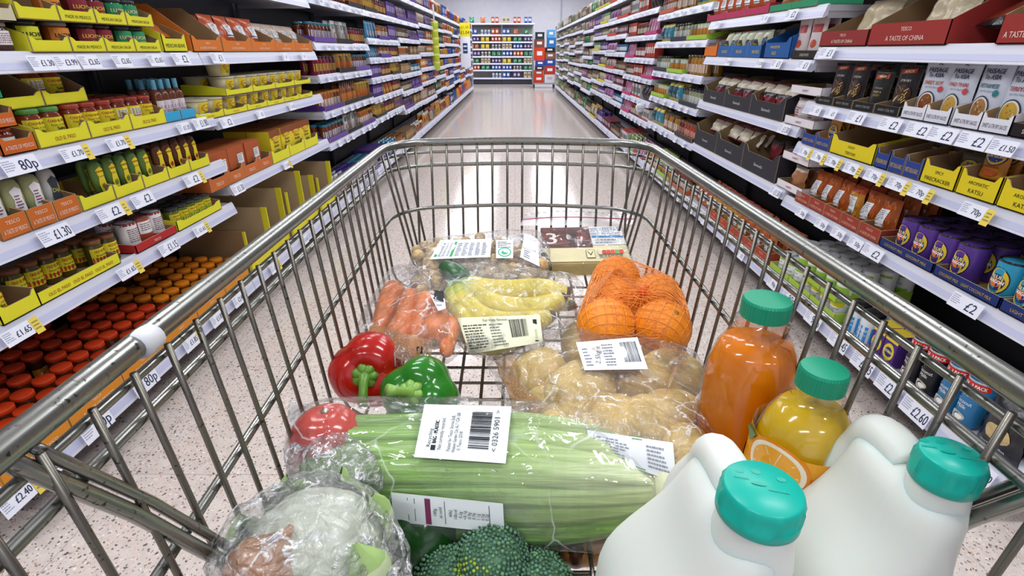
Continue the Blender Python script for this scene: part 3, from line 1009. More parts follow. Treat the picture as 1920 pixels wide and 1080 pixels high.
def art_amoy(a, w, h):
    a.poly([(-w * .3, h * .82), (w * .3, h * .86), (w * .3, h * .95), (-w * .3, h * .92)], '#b33a22')
    a.text('AMOY', 0, h * .885, h * .06, '#f6e5b0', w * .5, bold=0.0005, rot=0.06)
    a.disc(w * .02, h * .42, w * .34, h * .20, '#3a2414', 14)
    rr = random.Random(4)
    for i in range(18):
        x, y, q = rr.uniform(-.28, .28), rr.uniform(.27, .58), rr.uniform(0, 3)
        dx, dy = .09 * math.cos(q), .05 * math.sin(q)
        a._put([(w * (x - dx), h * (y - dy)), (w * (x + dx), h * (y + dy)), (w * (x + dx - .02), h * (y + dy + .014)), (w * (x - dx - .02), h * (y - dy + .014))], [(0, 1, 2, 3)], rr.choice(['#e8d9a4', '#c99a3c', '#e3b94e', '#7a3a18', '#ccaaaa']) if i % 5 else '#d8c37a', up=False)
    a.lay += 1
    a.text('STIR FRY', 0, h * .70, h * .05, '#d8d2c0', w * .6)
def art_amoy2(a, w, h):
    a.poly([(-w * .3, h * .76), (w * .3, h * .79), (w * .3, h * .90), (-w * .3, h * .87)], '#b5452a')
    a.text('AMOY', 0, h * .835, h * .06, '#f6e5b0', w * .5, bold=0.0005)
    a.text('Aromatic', 0, h * .56, h * .05, '#b9b4aa', w * .6)
    a.text('SWEET &', 0, h * .46, h * .05, '#d4c69a', w * .5)
    a.text('STICKY', 0, h * .38, h * .05, '#d4b24a', w * .5)
def art_dragon(a, w, h):
    a.disc(0, h * .58, w * .42, h * .26, '#1c2a6c', 18)
    a.disc(0, h * .58, w * .38, h * .235, '#e9c63a', 18)
    a.disc(0, h * .54, w * .30, h * .14, '#2540a0', 14)
    a.text('BLUE', 0, h * .72, h * .075, '#23358c', w * .45, bold=0.0006)
    a.text('DRAGON', 0, h * .56, h * .10, '#f5e28c', w * .56, bold=0.0007)
    a.text('FIRECRACKER', 0, h * .30, h * .05, '#a8301c', w * .7, bold=0.0003)
    a.disc(0, h * .16, w * .3, h * .08, '#c25a24', 12)
def art_taco(a, w, h):
    a.rect(-w * .5, w * .5, h * .78, h * 1.0, '#8a4a22')
    a.disc(0, h * .74, w * .36, h * .07, '#b3261a', 12); a.disc(0, h * .74, w * .32, h * .055, '#f0d640', 12)
    a.text('OLD EL PASO', 0, h * .74, h * .05, '#a01c14', w * .55)
    a.text('Taco', 0, h * .60, h * .09, '#3a2414', w * .6, bold=0.0005)
    a.text('Shells', 0, h * .48, h * .08, '#3a2414', w * .6, bold=0.0005)
    a.disc(0, h * .24, w * .36, h * .13, '#c98a3c', 12)
    a.disc(0, h * .28, w * .26, h * .07, '#6f8a2c', 10)
def art_kit(a, w, h):
    a.rect(-w * .5, w * .5, h * .0, h * .34, '#5a2c1c')
    a.rect(w * .02, w * .38, h * .22, h * .74, '#eeeef0')
    a.lines(w * .05, w * .36, h * .5, h * .72, 5, '#77777f', 2)
    a.rect(w * .02, w * .38, h * .38, h * .42, '#a83a4a')
    a.disc(0, h * .12, w * .36, h * .08, '#b8c88a', 10)
def art_plain_label(a, w, h):
    a.rect(-w * .25, w * .28, h * .36, h * .72, '#f0f0f2')
    a.lines(-w * .2, w * .24, h * .5, h * .70, 5, '#70747e', 7)
    a.rect(-w * .25, w * .28, h * .40, h * .43, '#28407c')
def art_noodle(a, w, h):
    rr = random.Random(3)
    for i in range(46):
        x, y = rr.uniform(-.42, .42), rr.uniform(.12, .86); l = rr.uniform(.04, .12); dx = rr.uniform(-.03, .03)
        a._put([(w * x, h * y), (w * (x + .022), h * y), (w * (x + .022 + dx), h * (y + l)), (w * (x + dx), h * (y + l))], [(0, 1, 2, 3)], rr.choice(['#d88a3a', '#e0a04a', '#c8642a', '#8c3414']), up=False)
    a.lay += 1
    a.rect(-w * .22, w * .22, h * .30, h * .74, '#eceef2')
    a.lines(-w * .18, w * .18, h * .45, h * .72, 6, '#70747e', 8)
    a.text('Noodles', 0, h * .37, h * .05, '#2a3560', w * .36)
def art_tub(a, r, h):
    a.disc(0, h * .55, r * .55, h * .2, '#b3261a', 10); a.disc(0, h * .55, r * .48, h * .16, '#f0d640', 10)
    a.text('OLD EL PASO', 0, h * .55, h * .1, '#a01c14', r * .9)
    a.disc(0, h * .25, r * .4, h * .1, '#6f8a2c', 8)

SP = '#e2dd2c'      # acid yellow of the trays
K = {}
K['salsa_red'] = jar('salsa_jar', '#7a2e14', '#9c3420', '#e8d42a', art=art_salsa())
K['salsa_green'] = jar('salsa_jar', '#7a2e14', '#4d8a3c', '#dfd62a', art=art_salsa(three='Salsa', deco='#b83a20'))
K['salsa_back'] = jar('salsa_jar', '#6e2a14', '#8c2e1c', '#e8d42a', art=art_back)
K['luchito_green'] = jar('salsa_jar', '#49532a', '#26282a', '#d9dc34', h=0.098, r=0.036, art=art_luchito('TOMATILLO'), labz=(.12, .8))
K['luchito_orange'] = jar('salsa_jar', '#b4622c', '#7c8084', '#e08a3a', h=0.098, r=0.036, art=art_luchito('CHIPOTLE'), labz=(.12, .8))
K['luchito_red'] = jar('salsa_jar', '#5c1c20', '#2a2c30', '#8e2f3c', h=0.098, r=0.036, art=art_luchito('HOT', '#e8c63a'), labz=(.12, .8))
K['luchito_teal'] = jar('salsa_jar', '#2c5a3c', '#34373a', '#3a9a68', h=0.098, r=0.036, art=art_luchito('MEDIUM', '#e8e0a0'), labz=(.12, .8))
K['brown_jar'] = jar('chilli_jar', '#4a2a22', '#9a9488', '#ece8ea', h=0.088, r=0.034, art=lambda a, r, h: a.lines(-r * .8, r * .8, h * .3, h * .66, 5, '#8a5a5a', 4), labz=(.25, .72), lw=1.7)
K['dip_jar'] = jar('dip_jar', '#7c2c16', '#b84624', '#f0e9e2', h=0.075, r=0.04, art=None, labz=(.2, .62), lw=1.4)
K['hot_red'] = jar('sauce_jar', '#4c2210', '#c4380f', '#d98a2c', h=0.125, r=0.037, art=art_hotjar, labz=(.1, .62), seg=22)
K['hot_orange'] = jar('sauce_jar', '#5e3210', '#d87a10', '#e08a1c', h=0.125, r=0.037, art=art_hotjar, labz=(.1, .62), seg=22)
K['blue_bottle'] = bottle('hot_sauce_bottle', '#6b3a26', '#5a9fb8', '#d8d2d8', h=0.185, r=0.022, art=lambda a, r, h: (a.rect(-r * 1.1, r * 1.1, h * .3, h * .38, '#b44a8c', 4), a.lines(-r * .9, r * .9, h * .14, h * .28, 4, '#7a6a7a', 3)), capz=.66)
K['tub'] = tub(art=art_tub)
K['squeezy_green'] = squeezy(art=lambda a, r, h: (a.text('OLD EL PASO', 0, h * .74, h * .05, '#a01c14', r * 1.1, bold=.0003), a.text('Guacamole', 0, h * .62, h * .05, '#2c4a1c', r * .8), a.disc(0, h * .36, r * .3, h * .07, '#5f8a2e', 8)))
K['squeezy_brown'] = squeezy(body='#5a3016', cap='#4a2a1c', art=lambda a, r, h: (a.text('OLD EL PASO', 0, h * .74, h * .05, '#a01c14', r * 1.1, bold=.0003), a.disc(0, h * .36, r * .3, h * .07, '#c8301c', 8)))
K['squeezy_pale'] = squeezy(body='#a7a878', cap='#6a6c50', lab='#eceaf0', art=lambda a, r, h: (a.lines(-r * .35, r * .35, h * .4, h * .7, 5, '#8a4a5a', 3), a.rect(-r * .45, r * .45, h * .24, h * .34, '#c9702c')))
K['squeezy_white'] = squeezy(body='#c9cac4', cap='#3a3a3c', lab='#3a3f48', art=lambda a, r, h: a.text('Dip', 0, h * .55, h * .09, '#e8d84a', r * .8))
K['pepper_jar'] = jar('jalapeno_jar', '#4c4418', '#7c4a26', '#e0d22c', h=0.115, r=0.031, art=art_band(['OLD EL PASO', 'Sliced Green', 'Jalapenos'], '#a01c14', '#2a3a14', '#c8301c'))
K['pepper_jar_green'] = jar('jalapeno_jar', '#5a6a1e', '#2b2b2e', '#e0d22c', h=0.10, r=0.031, art=art_band(['OLD EL PASO', 'Jalapenos'], '#a01c14', '#2a3a14', '#6fa83c'))
K['white_can'] = can('tin_can', '#e6e2e2', '#5c4a50', h=0.115, r=0.034, art=lambda a, r, h: (a.rect(-r * 1.4, r * 1.4, h * .9, h * .97, '#9c2c34', 6), a.rect(-r * 1.4, r * 1.4, h * .1, h * .2, '#9c2c34', 6), a.lines(-r * .9, r * .9, h * .3, h * .8, 7, '#7a5a60', 2)), top='#6a3c40')
K['red_can'] = can('tin_can', '#a8452c', '#5c4a50', h=0.115, r=0.034, art=lambda a, r, h: (a.rect(-r * 1.1, r * 1.1, h * .4, h * .85, '#eceaea', 6), a.lines(-r * .9, r * .9, h * .5, h * .8, 4, '#7a5a60', 5)), top='#6a3c40')
K['taco_box'] = carton('taco_shell_box', '#e6d02a', 0.085, 0.07, 0.165, art=art_taco, top='#8a4a22')
K['kit_box'] = carton('meal_kit_box', '#b0562a', 0.10, 0.065, 0.155, art=art_kit, top='#c26a36')
K['orange_bag'] = bag('tortilla_chip_bag', '#c95a2c', 0.12, 0.05, 0.15, art=art_plain_label, seed=2)
K['clear_bag'] = bag('tortilla_chip_bag', '#cdb9a8', 0.13, 0.06, 0.14, art=art_plain_label, seed=6)
K['bean_pack'] = bag('bean_pouch', '#c86a1e', 0.13, 0.03, 0.09, seed=8)
K['black_pouch'] = pouch('stir_fry_pouch', '#15151a', 0.115, 0.04, 0.19, art=art_amoy)
K['black_pouch2'] = pouch('stir_fry_pouch', '#1a1816', 0.115, 0.04, 0.17, art=art_amoy2, seed=4)
K['pad_thai'] = pouch('sauce_pouch', '#c9cfdd', 0.125, 0.045, 0.21, art=art_passage('PAD THAI'))
K['soy'] = pouch('sauce_pouch', '#c9cfdd', 0.125, 0.045, 0.21, art=art_passage('SWEET SOY', '#b8602c', '#8a4a24'), seed=3)
K['viet'] = pouch('sauce_pouch', '#c9cfdd', 0.125, 0.045, 0.215, art=art_passage('VIETNAMESE', '#3a6a78', '#a87a4a'), seed=5)
K['teriyaki'] = pouch('sauce_pouch', '#c9cfdd', 0.125, 0.045, 0.21, art=art_passage('TERIYAKI', '#9c3a3a', '#c9a43c'), seed=7)
K['dragon_pouch'] = pouch('stir_fry_sachet', '#d98b24', 0.10, 0.035, 0.13, art=art_dragon)
K['dragon_dark'] = pouch('stir_fry_sachet', '#4a4426', 0.10, 0.03, 0.11, art=art_dragon, seed=5)
K['noodle_bag'] = bag('noodle_packet', '#b85a22', 0.10, 0.07, 0.17, art=art_noodle, seed=4, mat='plastic')
K['noodle_gold'] = bag('noodle_packet', '#c58a2a', 0.095, 0.06, 0.17, art=art_noodle, seed=9, top='#b8431c', mat='plastic')
K['coconut_can'] = can('coconut_milk_can', '#5a3690', lid='#17181e', h=0.115, r=0.038, art=art_coconut('p'))
K['coconut_blue'] = can('coconut_milk_can', '#2f9cc0', lid='#17181e', h=0.115, r=0.038, art=art_coconut('b'))
K['green_can'] = can('bean_sprout_can', '#e6e8e4', h=0.105, r=0.036, art=art_green_can)
K['yellow_can'] = can('bean_sprout_can', '#e6e8e4', h=0.105, r=0.036, art=lambda a, r, h: (a.rect(-r * 1.4, r * 1.4, h * .5, h * .95, '#d9d42c', 8), a.lines(-r, r, h * .1, h * .45, 5, '#888888', 2)))
K['blue_jar'] = jar('coconut_oil_jar', '#dce4ea', '#14161c', '#2f8fd0', h=0.125, r=0.038, labz=(.05, .55), lw=4.4, art=lambda a, r, h: (a.text('COCONUT', 0, h * .42, h * .09, '#f0f4fa', r * 1.7, bold=.0004), a.text('Cooking Oil', 0, h * .28, h * .06, '#f0f4fa', r * 1.4)))
def art_cream(a, w, h):
    a.rect(-w / 2, w / 2, h * .72, h, '#e4c93a')
    a.disc(0, h * .4, w * .42, h * .26, '#e4c93a', 14); a.disc(0, h * .4, w * .3, h * .15, '#27306e', 10)
    a.text('BLUE DRAGON', 0, h * .42, h * .09, '#f4e9a0', w * .7, bold=.0003); a.text('Creamed Coconut', 0, h * .2, h * .06, '#1e2148', w * .8)
K['cream_carton'] = carton('coconut_cream_carton', '#4f2f80', 0.06, 0.05, 0.125, art=art_cream, top='#e4c93a')
K['king_black'] = can('coconut_milk_pack', '#15161c', h=0.155, r=0.034, art=art_kingfisher())
K['king_blue'] = can('coconut_milk_pack', '#2a76a8', h=0.155, r=0.034, art=art_kingfisher())
K['black_noodle'] = bag('rice_noodle_packet', '#16181e', 0.13, 0.05, 0.15, art=lambda a, w, h: (a.text('KINGFISHER', 0, h * .75, h * .08, '#f4f4f4', w * .8), a.disc(0, h * .42, w * .3, h * .17, '#c9b07a', 14), a.text('Rice Noodles', 0, h * .15, h * .06, '#e8e8e8', w * .7)), seed=11)
K['naan'] = bag('naan_bread_packet', '#d8cdb8', 0.15, 0.045, 0.10, seed=12, mat='plastic', top='#7c2430')
K['naan_red'] = bag('naan_bread_packet', '#7c2630', 0.14, 0.04, 0.11, seed=13, mat='plastic', top='#2a2226')
K['rice_white'] = bag('cracker_packet', '#d9cfd2', 0.12, 0.06, 0.11, art=lambda a, w, h: (a.lines(-w * .3, w * .3, h * .3, h * .7, 4, '#9c4a52', 5),), seed=14, mat='plastic')
K['rice_brown'] = bag('cracker_packet', '#a8744c', 0.12, 0.06, 0.11, seed=15, mat='plastic', top='#cfc4bc')
K['cracker_clear'] = bag('prawn_cracker_bag', '#d8c8a4', 0.2, 0.08, 0.17, seed=16, mat='foil')
K['cracker_red'] = bag('prawn_cracker_bag', '#7c2a18', 0.17, 0.06, 0.17, seed=17, mat='foil', top='#1c1a1c')
K['blue_pack'] = bag('rice_pouch', '#c9cdb4', 0.10, 0.05, 0.13, seed=18, art=lambda a, w, h: (a.disc(0, h * .5, w * .25, h * .17, '#2c2c30', 10), a.text('Rice', 0, h * .5, h * .1, '#e8c93a', w * .4, bold=.0004)))
K['rice_pot'] = pouch('rice_pouch', '#d2c4c4', 0.12, 0.045, 0.17, art=lambda a, w, h: (a.rect(-w * .3, w * .3, h * .62, h * .8, '#a83a3c'), a.disc(0, h * .35, w * .2, h * .1, '#b84a2c', 8)), seed=21)
K['sharwood'] = jar('sauce_jar', '#5c3018', '#2a1c20', '#16161a', h=0.15, r=0.036, art=lambda a, r, h: (a.text('Sharwood\'s', 0, h * .60, h * .07, '#f0e9d8', r * 1.7, bold=.0004), a.rect(-r * .8, r * .8, h * .3, h * .5, '#b8285c', 5), a.text('BLACK', 0, h * .45, h * .05, '#ffffff', r), a.text('BEAN', 0, h * .36, h * .05, '#ffffff', r)))
K['orange_pot'] = pouch('snack_pouch', '#dcd8dc', 0.09, 0.04, 0.15, art=lambda a, w, h: (a.rect(-w * .35, w * .35, h * .1, h * .4, '#3a3340'), a.disc(0, h * .6, w * .22, h * .12, '#c8503c', 9)), seed=31)
def resize(names, sw, sh):
    for nme in names.split():
        k = K[nme]
        for me in [k.me] + [m for _, m in k.kids]: me.transform(Matrix.Diagonal((sw, sw, sh, 1)))
        k.w *= sw; k.d *= sw; k.h *= sh
resize('salsa_red salsa_green salsa_back', .86, .74)
resize('luchito_green luchito_orange luchito_red luchito_teal', .93, .78)
resize('brown_jar dip_jar', .85, .8)
resize('hot_red hot_orange', .79, .92)
resize('blue_bottle', .9, .78)
resize('tub', 1.15, 1.05)
resize('squeezy_green squeezy_brown', .74, .70)
resize('squeezy_pale squeezy_white', .82, .76)
resize('pepper_jar pepper_jar_green', .85, .78)
resize('white_can red_can', .94, .84)
resize('taco_box', 1.7, .95)
resize('kit_box', 1.6, .92)
resize('black_pouch black_pouch2', .95, .82)
resize('soy pad_thai viet teriyaki', .95, .84)
resize('dragon_pouch dragon_dark', .85, .9)
resize('noodle_bag noodle_gold', .9, .86)
resize('coconut_can coconut_blue', 1.02, 1.0)
# simple kinds for the farther bays: name -> kit, made on demand
_SK = {}
def sk(kind, c1, c2, c3, size=1.0, name=None):
    key = (kind, c1, c2, c3, round(size, 2))
    if key in _SK: return _SK[key]
    if kind == 'jar': k = jar('sauce_jar', c1, c2, c3, h=0.13 * size, r=0.036 * size, simple=True, art=None, labz=(.2, .6))
    elif kind == 'bigjar': k = jar('cooking_sauce_jar', c1, c2, c3, h=0.15 * size, r=0.042 * size, simple=True, labz=(.15, .55))
    elif kind == 'bottle': k = bottle('sauce_bottle', c1, c2, c3, h=0.20 * size, r=0.03 * size, simple=True)
    elif kind == 'can': k = can('tin_can', c1, c2, h=0.11 * size, r=0.037 * size, simple=True, art=lambda a, r, h: a.rect(-r * .9, r * .9, h * .25, h * .7, c3, 4))
    elif kind == 'box': k = carton('food_box', c1, 0.085 * size, 0.09 * size, 0.15 * size, simple=True, top=c2, art=lambda a, w, h: (a.rect(-w * .36, w * .36, h * .35, h * .75, c3), a.rect(-w / 2, w / 2, h * .05, h * .18, c2)))
    elif kind == 'pouch': k = pouch('food_pouch', c1, 0.105 * size, 0.045, 0.16 * size, simple=True, mat='plastic', art=lambda a, w, h: (a.rect(-w * .32, w * .32, h * .62, h * .85, c2), a.disc(0, h * .32, w * .27, h * .17, c3, 8)))
    elif kind == 'bag': k = bag('food_packet', c1, 0.13 * size, 0.06 * size, 0.15 * size, simple=True, mat='plastic', seed=len(_SK), top=c2, art=lambda a, w, h: a.rect(-w * .25, w * .25, h * .3, h * .65, c3))
    elif kind == 'tub': k = tub('food_tub', c1, c3, simple=True, lid=c2, r0=0.034 * size, r1=0.042 * size, h=0.07 * size)
    if name:
        k.name = name
    _SK[key] = k
    return k
# ================================================================== where the goods stand
SHN = ['bottom shelf', 'second shelf up', 'third shelf up', 'fourth shelf up', 'fifth shelf up', 'sixth shelf up', 'seventh shelf up', 'eighth shelf up']
_used = {}
_one = [('jars', 'jar'), ('bottles', 'bottle'), ('pouches', 'pouch'), ('boxes', 'box'), ('tins', 'tin'), ('cans', 'can'), ('packets', 'packet'), ('cartons', 'carton'), ('bags', 'bag'), ('tubs', 'tub'), ('pots', 'pot'), ('sachets', 'sachet'), ('three-packs', 'three-pack')]
def singular(desc):
    ws = desc.split(' ')
    for i, w_ in enumerate(ws):
        for a, c in _one:
            if w_ == a:
                ws[i] = c; return ' '.join(ws)
    return desc
def describe(desc, side, b, i):
    desc = singular(desc)
    t = '%s, %s, %s bay, %s side' % (desc, SHN[i], ORD[b], 'left' if side is LEFT else 'right')
    return t
def yrange(side, u0, u1, z):
    a, c = along(side, u0, z), along(side, u1, z)
    return min(a, c), max(a, c)
def run(side, b, i, u0, u1, kits, desc, rows=1, gap=0.004, dpt=0.012, up=0.0, step=None, jit=0.05, y=None, skip=0.0, tilt=0.0, rowlabel=True, drop=None):
    """a row of like products between two columns of the frame, in a bay, on a shelf"""
    z = shelf_levels(side, b)[i]
    if y is None:
        ya, yb = yrange(side, u0, u1, z)
    else: ya, yb = y
    if not isinstance(kits, list): kits = [kits]
    ks = [K[k] if isinstance(k, str) else k for k in kits]
    w = max(k.w for k in ks) + gap; d = (step or max(k.d for k in ks) + 0.004)
    n = max(1, int((yb - ya + gap) / w))
    off = (yb - ya - n * w) / 2 + w / 2
    rnd = random.Random(hash((side.sign, b, i, int(ya * 100))) & 0xffff)
    lb = describe(desc, side, b, i)
    for rw in range(rows):
        for q in range(n):
            if skip and rnd.random() < skip * (rw + 0.5): continue
            k = ks[(q * len(ks) // n) if len(ks) > 1 else 0]
            yy = ya + off + q * w + rnd.uniform(-1, 1) * gap * 0.4
            if drop and rw < drop[1] and drop[0](q, n): continue
            put(k, side.at(yy, dpt + k.d / 2 + rw * d, z + 0.001 + up), side.rot + rnd.uniform(-jit, jit), lb, lb, tilt)
_tr = {}
def trays(side, b, i, u0, u1, n, d, hf, hb, col, desc, text=None, tcol='#5b3a18', up=0.0, dpt=-0.004, y=None, inner='#9c7c58', notch=True, side_text=None):
    z = shelf_levels(side, b)[i]
    ya, yb = yrange(side, u0, u1, z) if y is None else y
    wd = (yb - ya) / n
    lb = describe(desc, side, b, i)
    for q in range(n):
        tx = text[q % len(text)] if isinstance(text, list) else text
        key = (round(wd, 3), d, hf, hb, col, tx, tcol, inner, notch, side_text)
        if key not in _tr: _tr[key] = tray(wd - 0.003, d, hf, hb, col, inner, tx, tcol, notch, side_text=side_text)
        put(_tr[key], side.at(ya + wd * (q + 0.5), dpt, z + 0.0012 + up), side.rot, lb, lb if n > 1 else None)
def price(side, b, i, lst):
    for it in lst:
        u, tx = it[0], it[1]; fl = it[2] if len(it) > 2 else ''
        sh, z, yo = SHELF[side.sign, b][i]
        y = along(side, u, z, -0.01)
        wd = 0.105 if 'b' in fl else 0.08
        me = ticket(tx, wd, 0.042 if 'b' in fl else 0.038, 's' in fl, 'b' in fl)
        x = (y - yo) if side is LEFT else (yo - y)
        tk = link('price_ticket', me, sh, (x - wd / 2, -0.0125, 0.0))
        if i == 0: tk.scale = (1.1, 1, 1.35)

# ---------------- left side, nearest bay
A = (LEFT, 0)
trays(*A, 4, 55, 300, 4, .16, .030, .075, SP, 'yellow salsa tray', [None, 'MADE IN MEXICO', 'MEXICAN SALSA', 'MEXICAN SALSA'], '#1c1c1c')
run(*A, 4, 58, 108, 'luchito_green', 'small green-labelled salsa jars', rows=2, up=.003)
run(*A, 4, 110, 168, 'luchito_orange', 'small orange-labelled salsa jars', rows=2, up=.003)
run(*A, 4, 170, 236, 'luchito_red', 'small dark red salsa jars', rows=2, up=.003)
run(*A, 4, 238, 296, 'luchito_teal', 'small teal-labelled salsa jars', rows=2, up=.003)
trays(*A, 4, 50, 298, 4, .16, .030, .075, SP, 'yellow salsa tray stacked on another tray', [None, 'MADE IN MEXICO', 'MEXICAN SALSA', 'MEXICAN SALSA'], '#1c1c1c', up=.080)
run(*A, 4, 110, 168, 'luchito_orange', 'orange-labelled salsa jars in the raised tray', rows=1, up=.083)
run(*A, 4, 170, 236, 'luchito_red', 'dark red salsa jars in the raised tray', rows=1, up=.083)
run(*A, 4, 238, 292, 'luchito_teal', 'teal-labelled salsa jars in the raised tray', rows=1, up=.083)
trays(*A, 4, 305, 350, 1, .16, .045, .10, SP, 'yellow tray of mexican beans', 'MEXICAN BEANS', '#1c1c1c')
run(*A, 4, 306, 349, 'bean_pack', 'orange bean pouches lying in a yellow tray', up=.05, dpt=.03, tilt=-0.9)
run(*A, 4, 0, 54, 'brown_jar', 'small brown jars with white labels', rows=2)
run(*A, 4, 0, 40, 'brown_jar', 'small brown jars in the raised tray', rows=1, up=.078)
trays(*A, 4, 0, 48, 1, .16, .03, .05, '#cfc6a8', 'clear plastic tray of brown jars', up=.072)
price(*A, 4, [(58, '£1.30'), (105, '£3.99'), (150, '£2.65'), (213, '£2.65'), (278, '£2.65'), (328, '£2', 'b')])

trays(*A, 3, 70, 310, 3, .24, .038, .10, SP, 'yellow salsa tray', ['OLD EL PASO'], '#9c3a1c')
run(*A, 3, 74, 150, 'salsa_green', 'green-lidded jars of chunky salsa', rows=3, up=.003, step=.078)
run(*A, 3, 150, 308, ['salsa_red', 'salsa_red', 'salsa_back', 'salsa_red'], 'red-lidded jars of chunky salsa', rows=3, up=.003, step=.078)
trays(*A, 3, 40, 205, 2, .16, .030, .09, SP, 'yellow salsa tray stacked over the front row', up=.101, dpt=.035)
run(*A, 3, 50, 90, 'salsa_green', 'green-lidded salsa jar in the raised tray', up=.104, dpt=.06)
run(*A, 3, 118, 205, ['salsa_back', 'salsa_red'], 'red-lidded salsa jars in the raised tray', up=.104, dpt=.06)
trays(*A, 3, 309, 365, 2, .12, .035, .05, '#35a6d6', 'bright blue hot sauce tray', notch=False)
run(*A, 3, 311, 364, 'blue_bottle', 'blue-capped hot sauce bottles in a blue tray', rows=3, up=.003)
trays(*A, 3, 0, 68, 1, .2, .035, .07, '#c9641e', 'orange tray of dip jars', 'A TASTE OF MEXICO', '#f4ded0')
run(*A, 3, 0, 66, 'dip_jar', 'squat orange dip jars', rows=2, up=.003)
trays(*A, 3, 0, 48, 1, .2, .035, .07, '#c9641e', 'orange dip tray stacked on another', 'A TASTE OF MEXICO', '#f4ded0', up=.066)
run(*A, 3, 0, 46, 'dip_jar', 'squat orange dip jars in the raised tray', rows=1, up=.069)
trays(*A, 3, 0, 42, 1, .2, .035, .05, '#1f8a62', 'green tray topping the orange trays', up=.134)
price(*A, 3, [(18, '80p', 'b'), (118, '£1.70', 's'), (203, '£1.70', 's'), (333, '£1.35'), (366, '£1.80', 'b')])

trays(*A, 2, 0, 150, 3, .16, .055, .08, '#c96a24', 'orange tray of dressings', 'TESCO|A TASTE OF MEXICO', '#f2dccb', notch=False)
run(*A, 2, 0, 128, 'squeezy_pale', 'pale green squeezy bottles in orange trays', rows=2, up=.003, dpt=.02)
run(*A, 2, 124, 152, 'squeezy_white', 'white squeezy bottle with a dark label', rows=1, up=.003, dpt=.03)
trays(*A, 2, 152, 392, 5, .16, .035, .06, SP, 'yellow tray of guacamole bottles', None)
run(*A, 2, 196, 310, 'squeezy_green', 'green squeezy guacamole bottles', rows=2, up=.003, dpt=.02)
run(*A, 2, 312, 390, 'squeezy_brown', 'brown squeezy salsa bottles', rows=2, up=.003, dpt=.02)
price(*A, 2, [(86, '£1.30', 'b'), (192, '£2', 'bs'), (255, '£2', 'b'), (350, '£2', 'bs')])

trays(*A, 1, 0, 74, 1, .12, .04, .06, SP, 'yellow tray of taco sauce', None)
run(*A, 1, 0, 40, 'salsa_red', 'salsa jars at the near end of the shelf', rows=2, up=.003)
trays(*A, 1, 72, 224, 1, .13, .035, .045, SP, 'long yellow tray of small jars', 'OLD EL PASO   OLD EL PASO   OLD EL PASO', '#9c3a1c', notch=False)
run(*A, 1, 78, 190, 'pepper_jar', 'small jalapeno jars in the long yellow tray', rows=1, up=.003, dpt=.06)
run(*A, 1, 192, 252, 'pepper_jar', 'two loose jars standing right of the long tray', rows=2, dpt=.02)
trays(*A, 1, 254, 330, 1, .14, .03, .035, '#b3282a', 'red tray of white tins', 'TESCO', '#f0d0d0', notch=False)
run(*A, 1, 256, 328, ['white_can', 'red_can', 'white_can'], 'white and red tins in the red tray', rows=2, up=.003)
trays(*A, 1, 332, 414, 1, .14, .03, .05, SP, 'yellow tray of jalapeno jars')
run(*A, 1, 334, 412, 'pepper_jar_green', 'dark-lidded jalapeno jars', rows=2, up=.003)
price(*A, 1, [(12, '£1.65', 's'), (224, '£1.65', 's'), (305, '£1.15', 'b'), (364, '£1.65', 's')])

run(*A, 0, 0, 320, 'hot_red', 'red-lidded sauce jars massed in rows', rows=6, up=.003, gap=.010, step=.073, y=(0.96, 1.78), skip=.03)
run(*A, 0, 0, 0, 'hot_orange', 'orange-lidded sauce jars massed in rows', rows=6, up=.003, gap=.010, step=.073, y=(1.79, 2.29), skip=.03)
trays(*A, 0, 0, 0, 6, .44, .045, .05, '#d98a24', 'low orange tray under the sauce jars', 'TESCO|A TASTE OF MEXICO', '#f6e3c6', notch=False, y=(0.96, 2.29))
price(*A, 0, [(75, '£3.20'), (6, '£2.40', 's'), (163, '80p', 'b'), (258, '80p', 'b'), (345, '£1.85', 's'), (396, '£1.85', 's')])

# ---------------- left side, second bay
B = (LEFT, 1)
trays(*B, 3, 360, 416, 1, .26, .045, .17, '#d9772a', 'tall empty orange carton', 'TESCO|A TASTE OF MEXICO', '#f4dcc0', inner='#a8875f')
trays(*B, 3, 417, 585, 4, .26, .045, .13, '#d9772a', 'orange tray of tortilla bags', 'TESCO|A TASTE OF MEXICO', '#f4dcc0', inner='#a8875f')
run(*B, 3, 420, 510, 'orange_bag', 'orange-and-white bags in orange trays', rows=2, up=.004, dpt=.04, tilt=-0.2)
run(*B, 3, 512, 584, 'clear_bag', 'clear bags of tortillas in orange trays', rows=2, up=.004, dpt=.04, tilt=-0.3)
price(*B, 3, [(398, '£1', 'b'), (527, '£1'), (562, '£1')])
trays(*B, 2, 366, 585, 6, .2, .022, .045, SP, 'yellow tray of dip tubs', 'OLD EL PASO', '#b3261a')
run(*B, 2, 370, 583, 'tub', 'dip tubs in yellow trays', rows=2, up=.003, gap=.01)
trays(*B, 2, 430, 585, 4, .2, .022, .045, SP, 'yellow tray of dip tubs on the upper layer', None, up=.079)
run(*B, 2, 434, 583, 'tub', 'dip tubs in the upper yellow trays', rows=2, up=.082, gap=.01)
run(*B, 2, 436, 466, 'tub', 'dip tub stacked on top of all', rows=1, up=.158, gap=.01)
price(*B, 2, [(416, '£2', 'b'), (480, '£2'), (540, '£1.35')])
trays(*B, 1, 395, 510, 4, .2, .05, .08, '#c96a2e', 'orange tray of meal kits', 'TESCO', '#f2dccb')
run(*B, 1, 396, 510, 'kit_box', 'orange meal kit boxes', rows=2, up=.003, dpt=.02)
trays(*B, 1, 511, 596, 3, .18, .05, .06, SP, 'yellow tray of taco shells')
run(*B, 1, 511, 596, 'taco_box', 'yellow taco shell boxes', rows=2, up=.003, dpt=.02)
price(*B, 1, [(438, '£1.30', 'b'), (530, '£1.05', 's')])
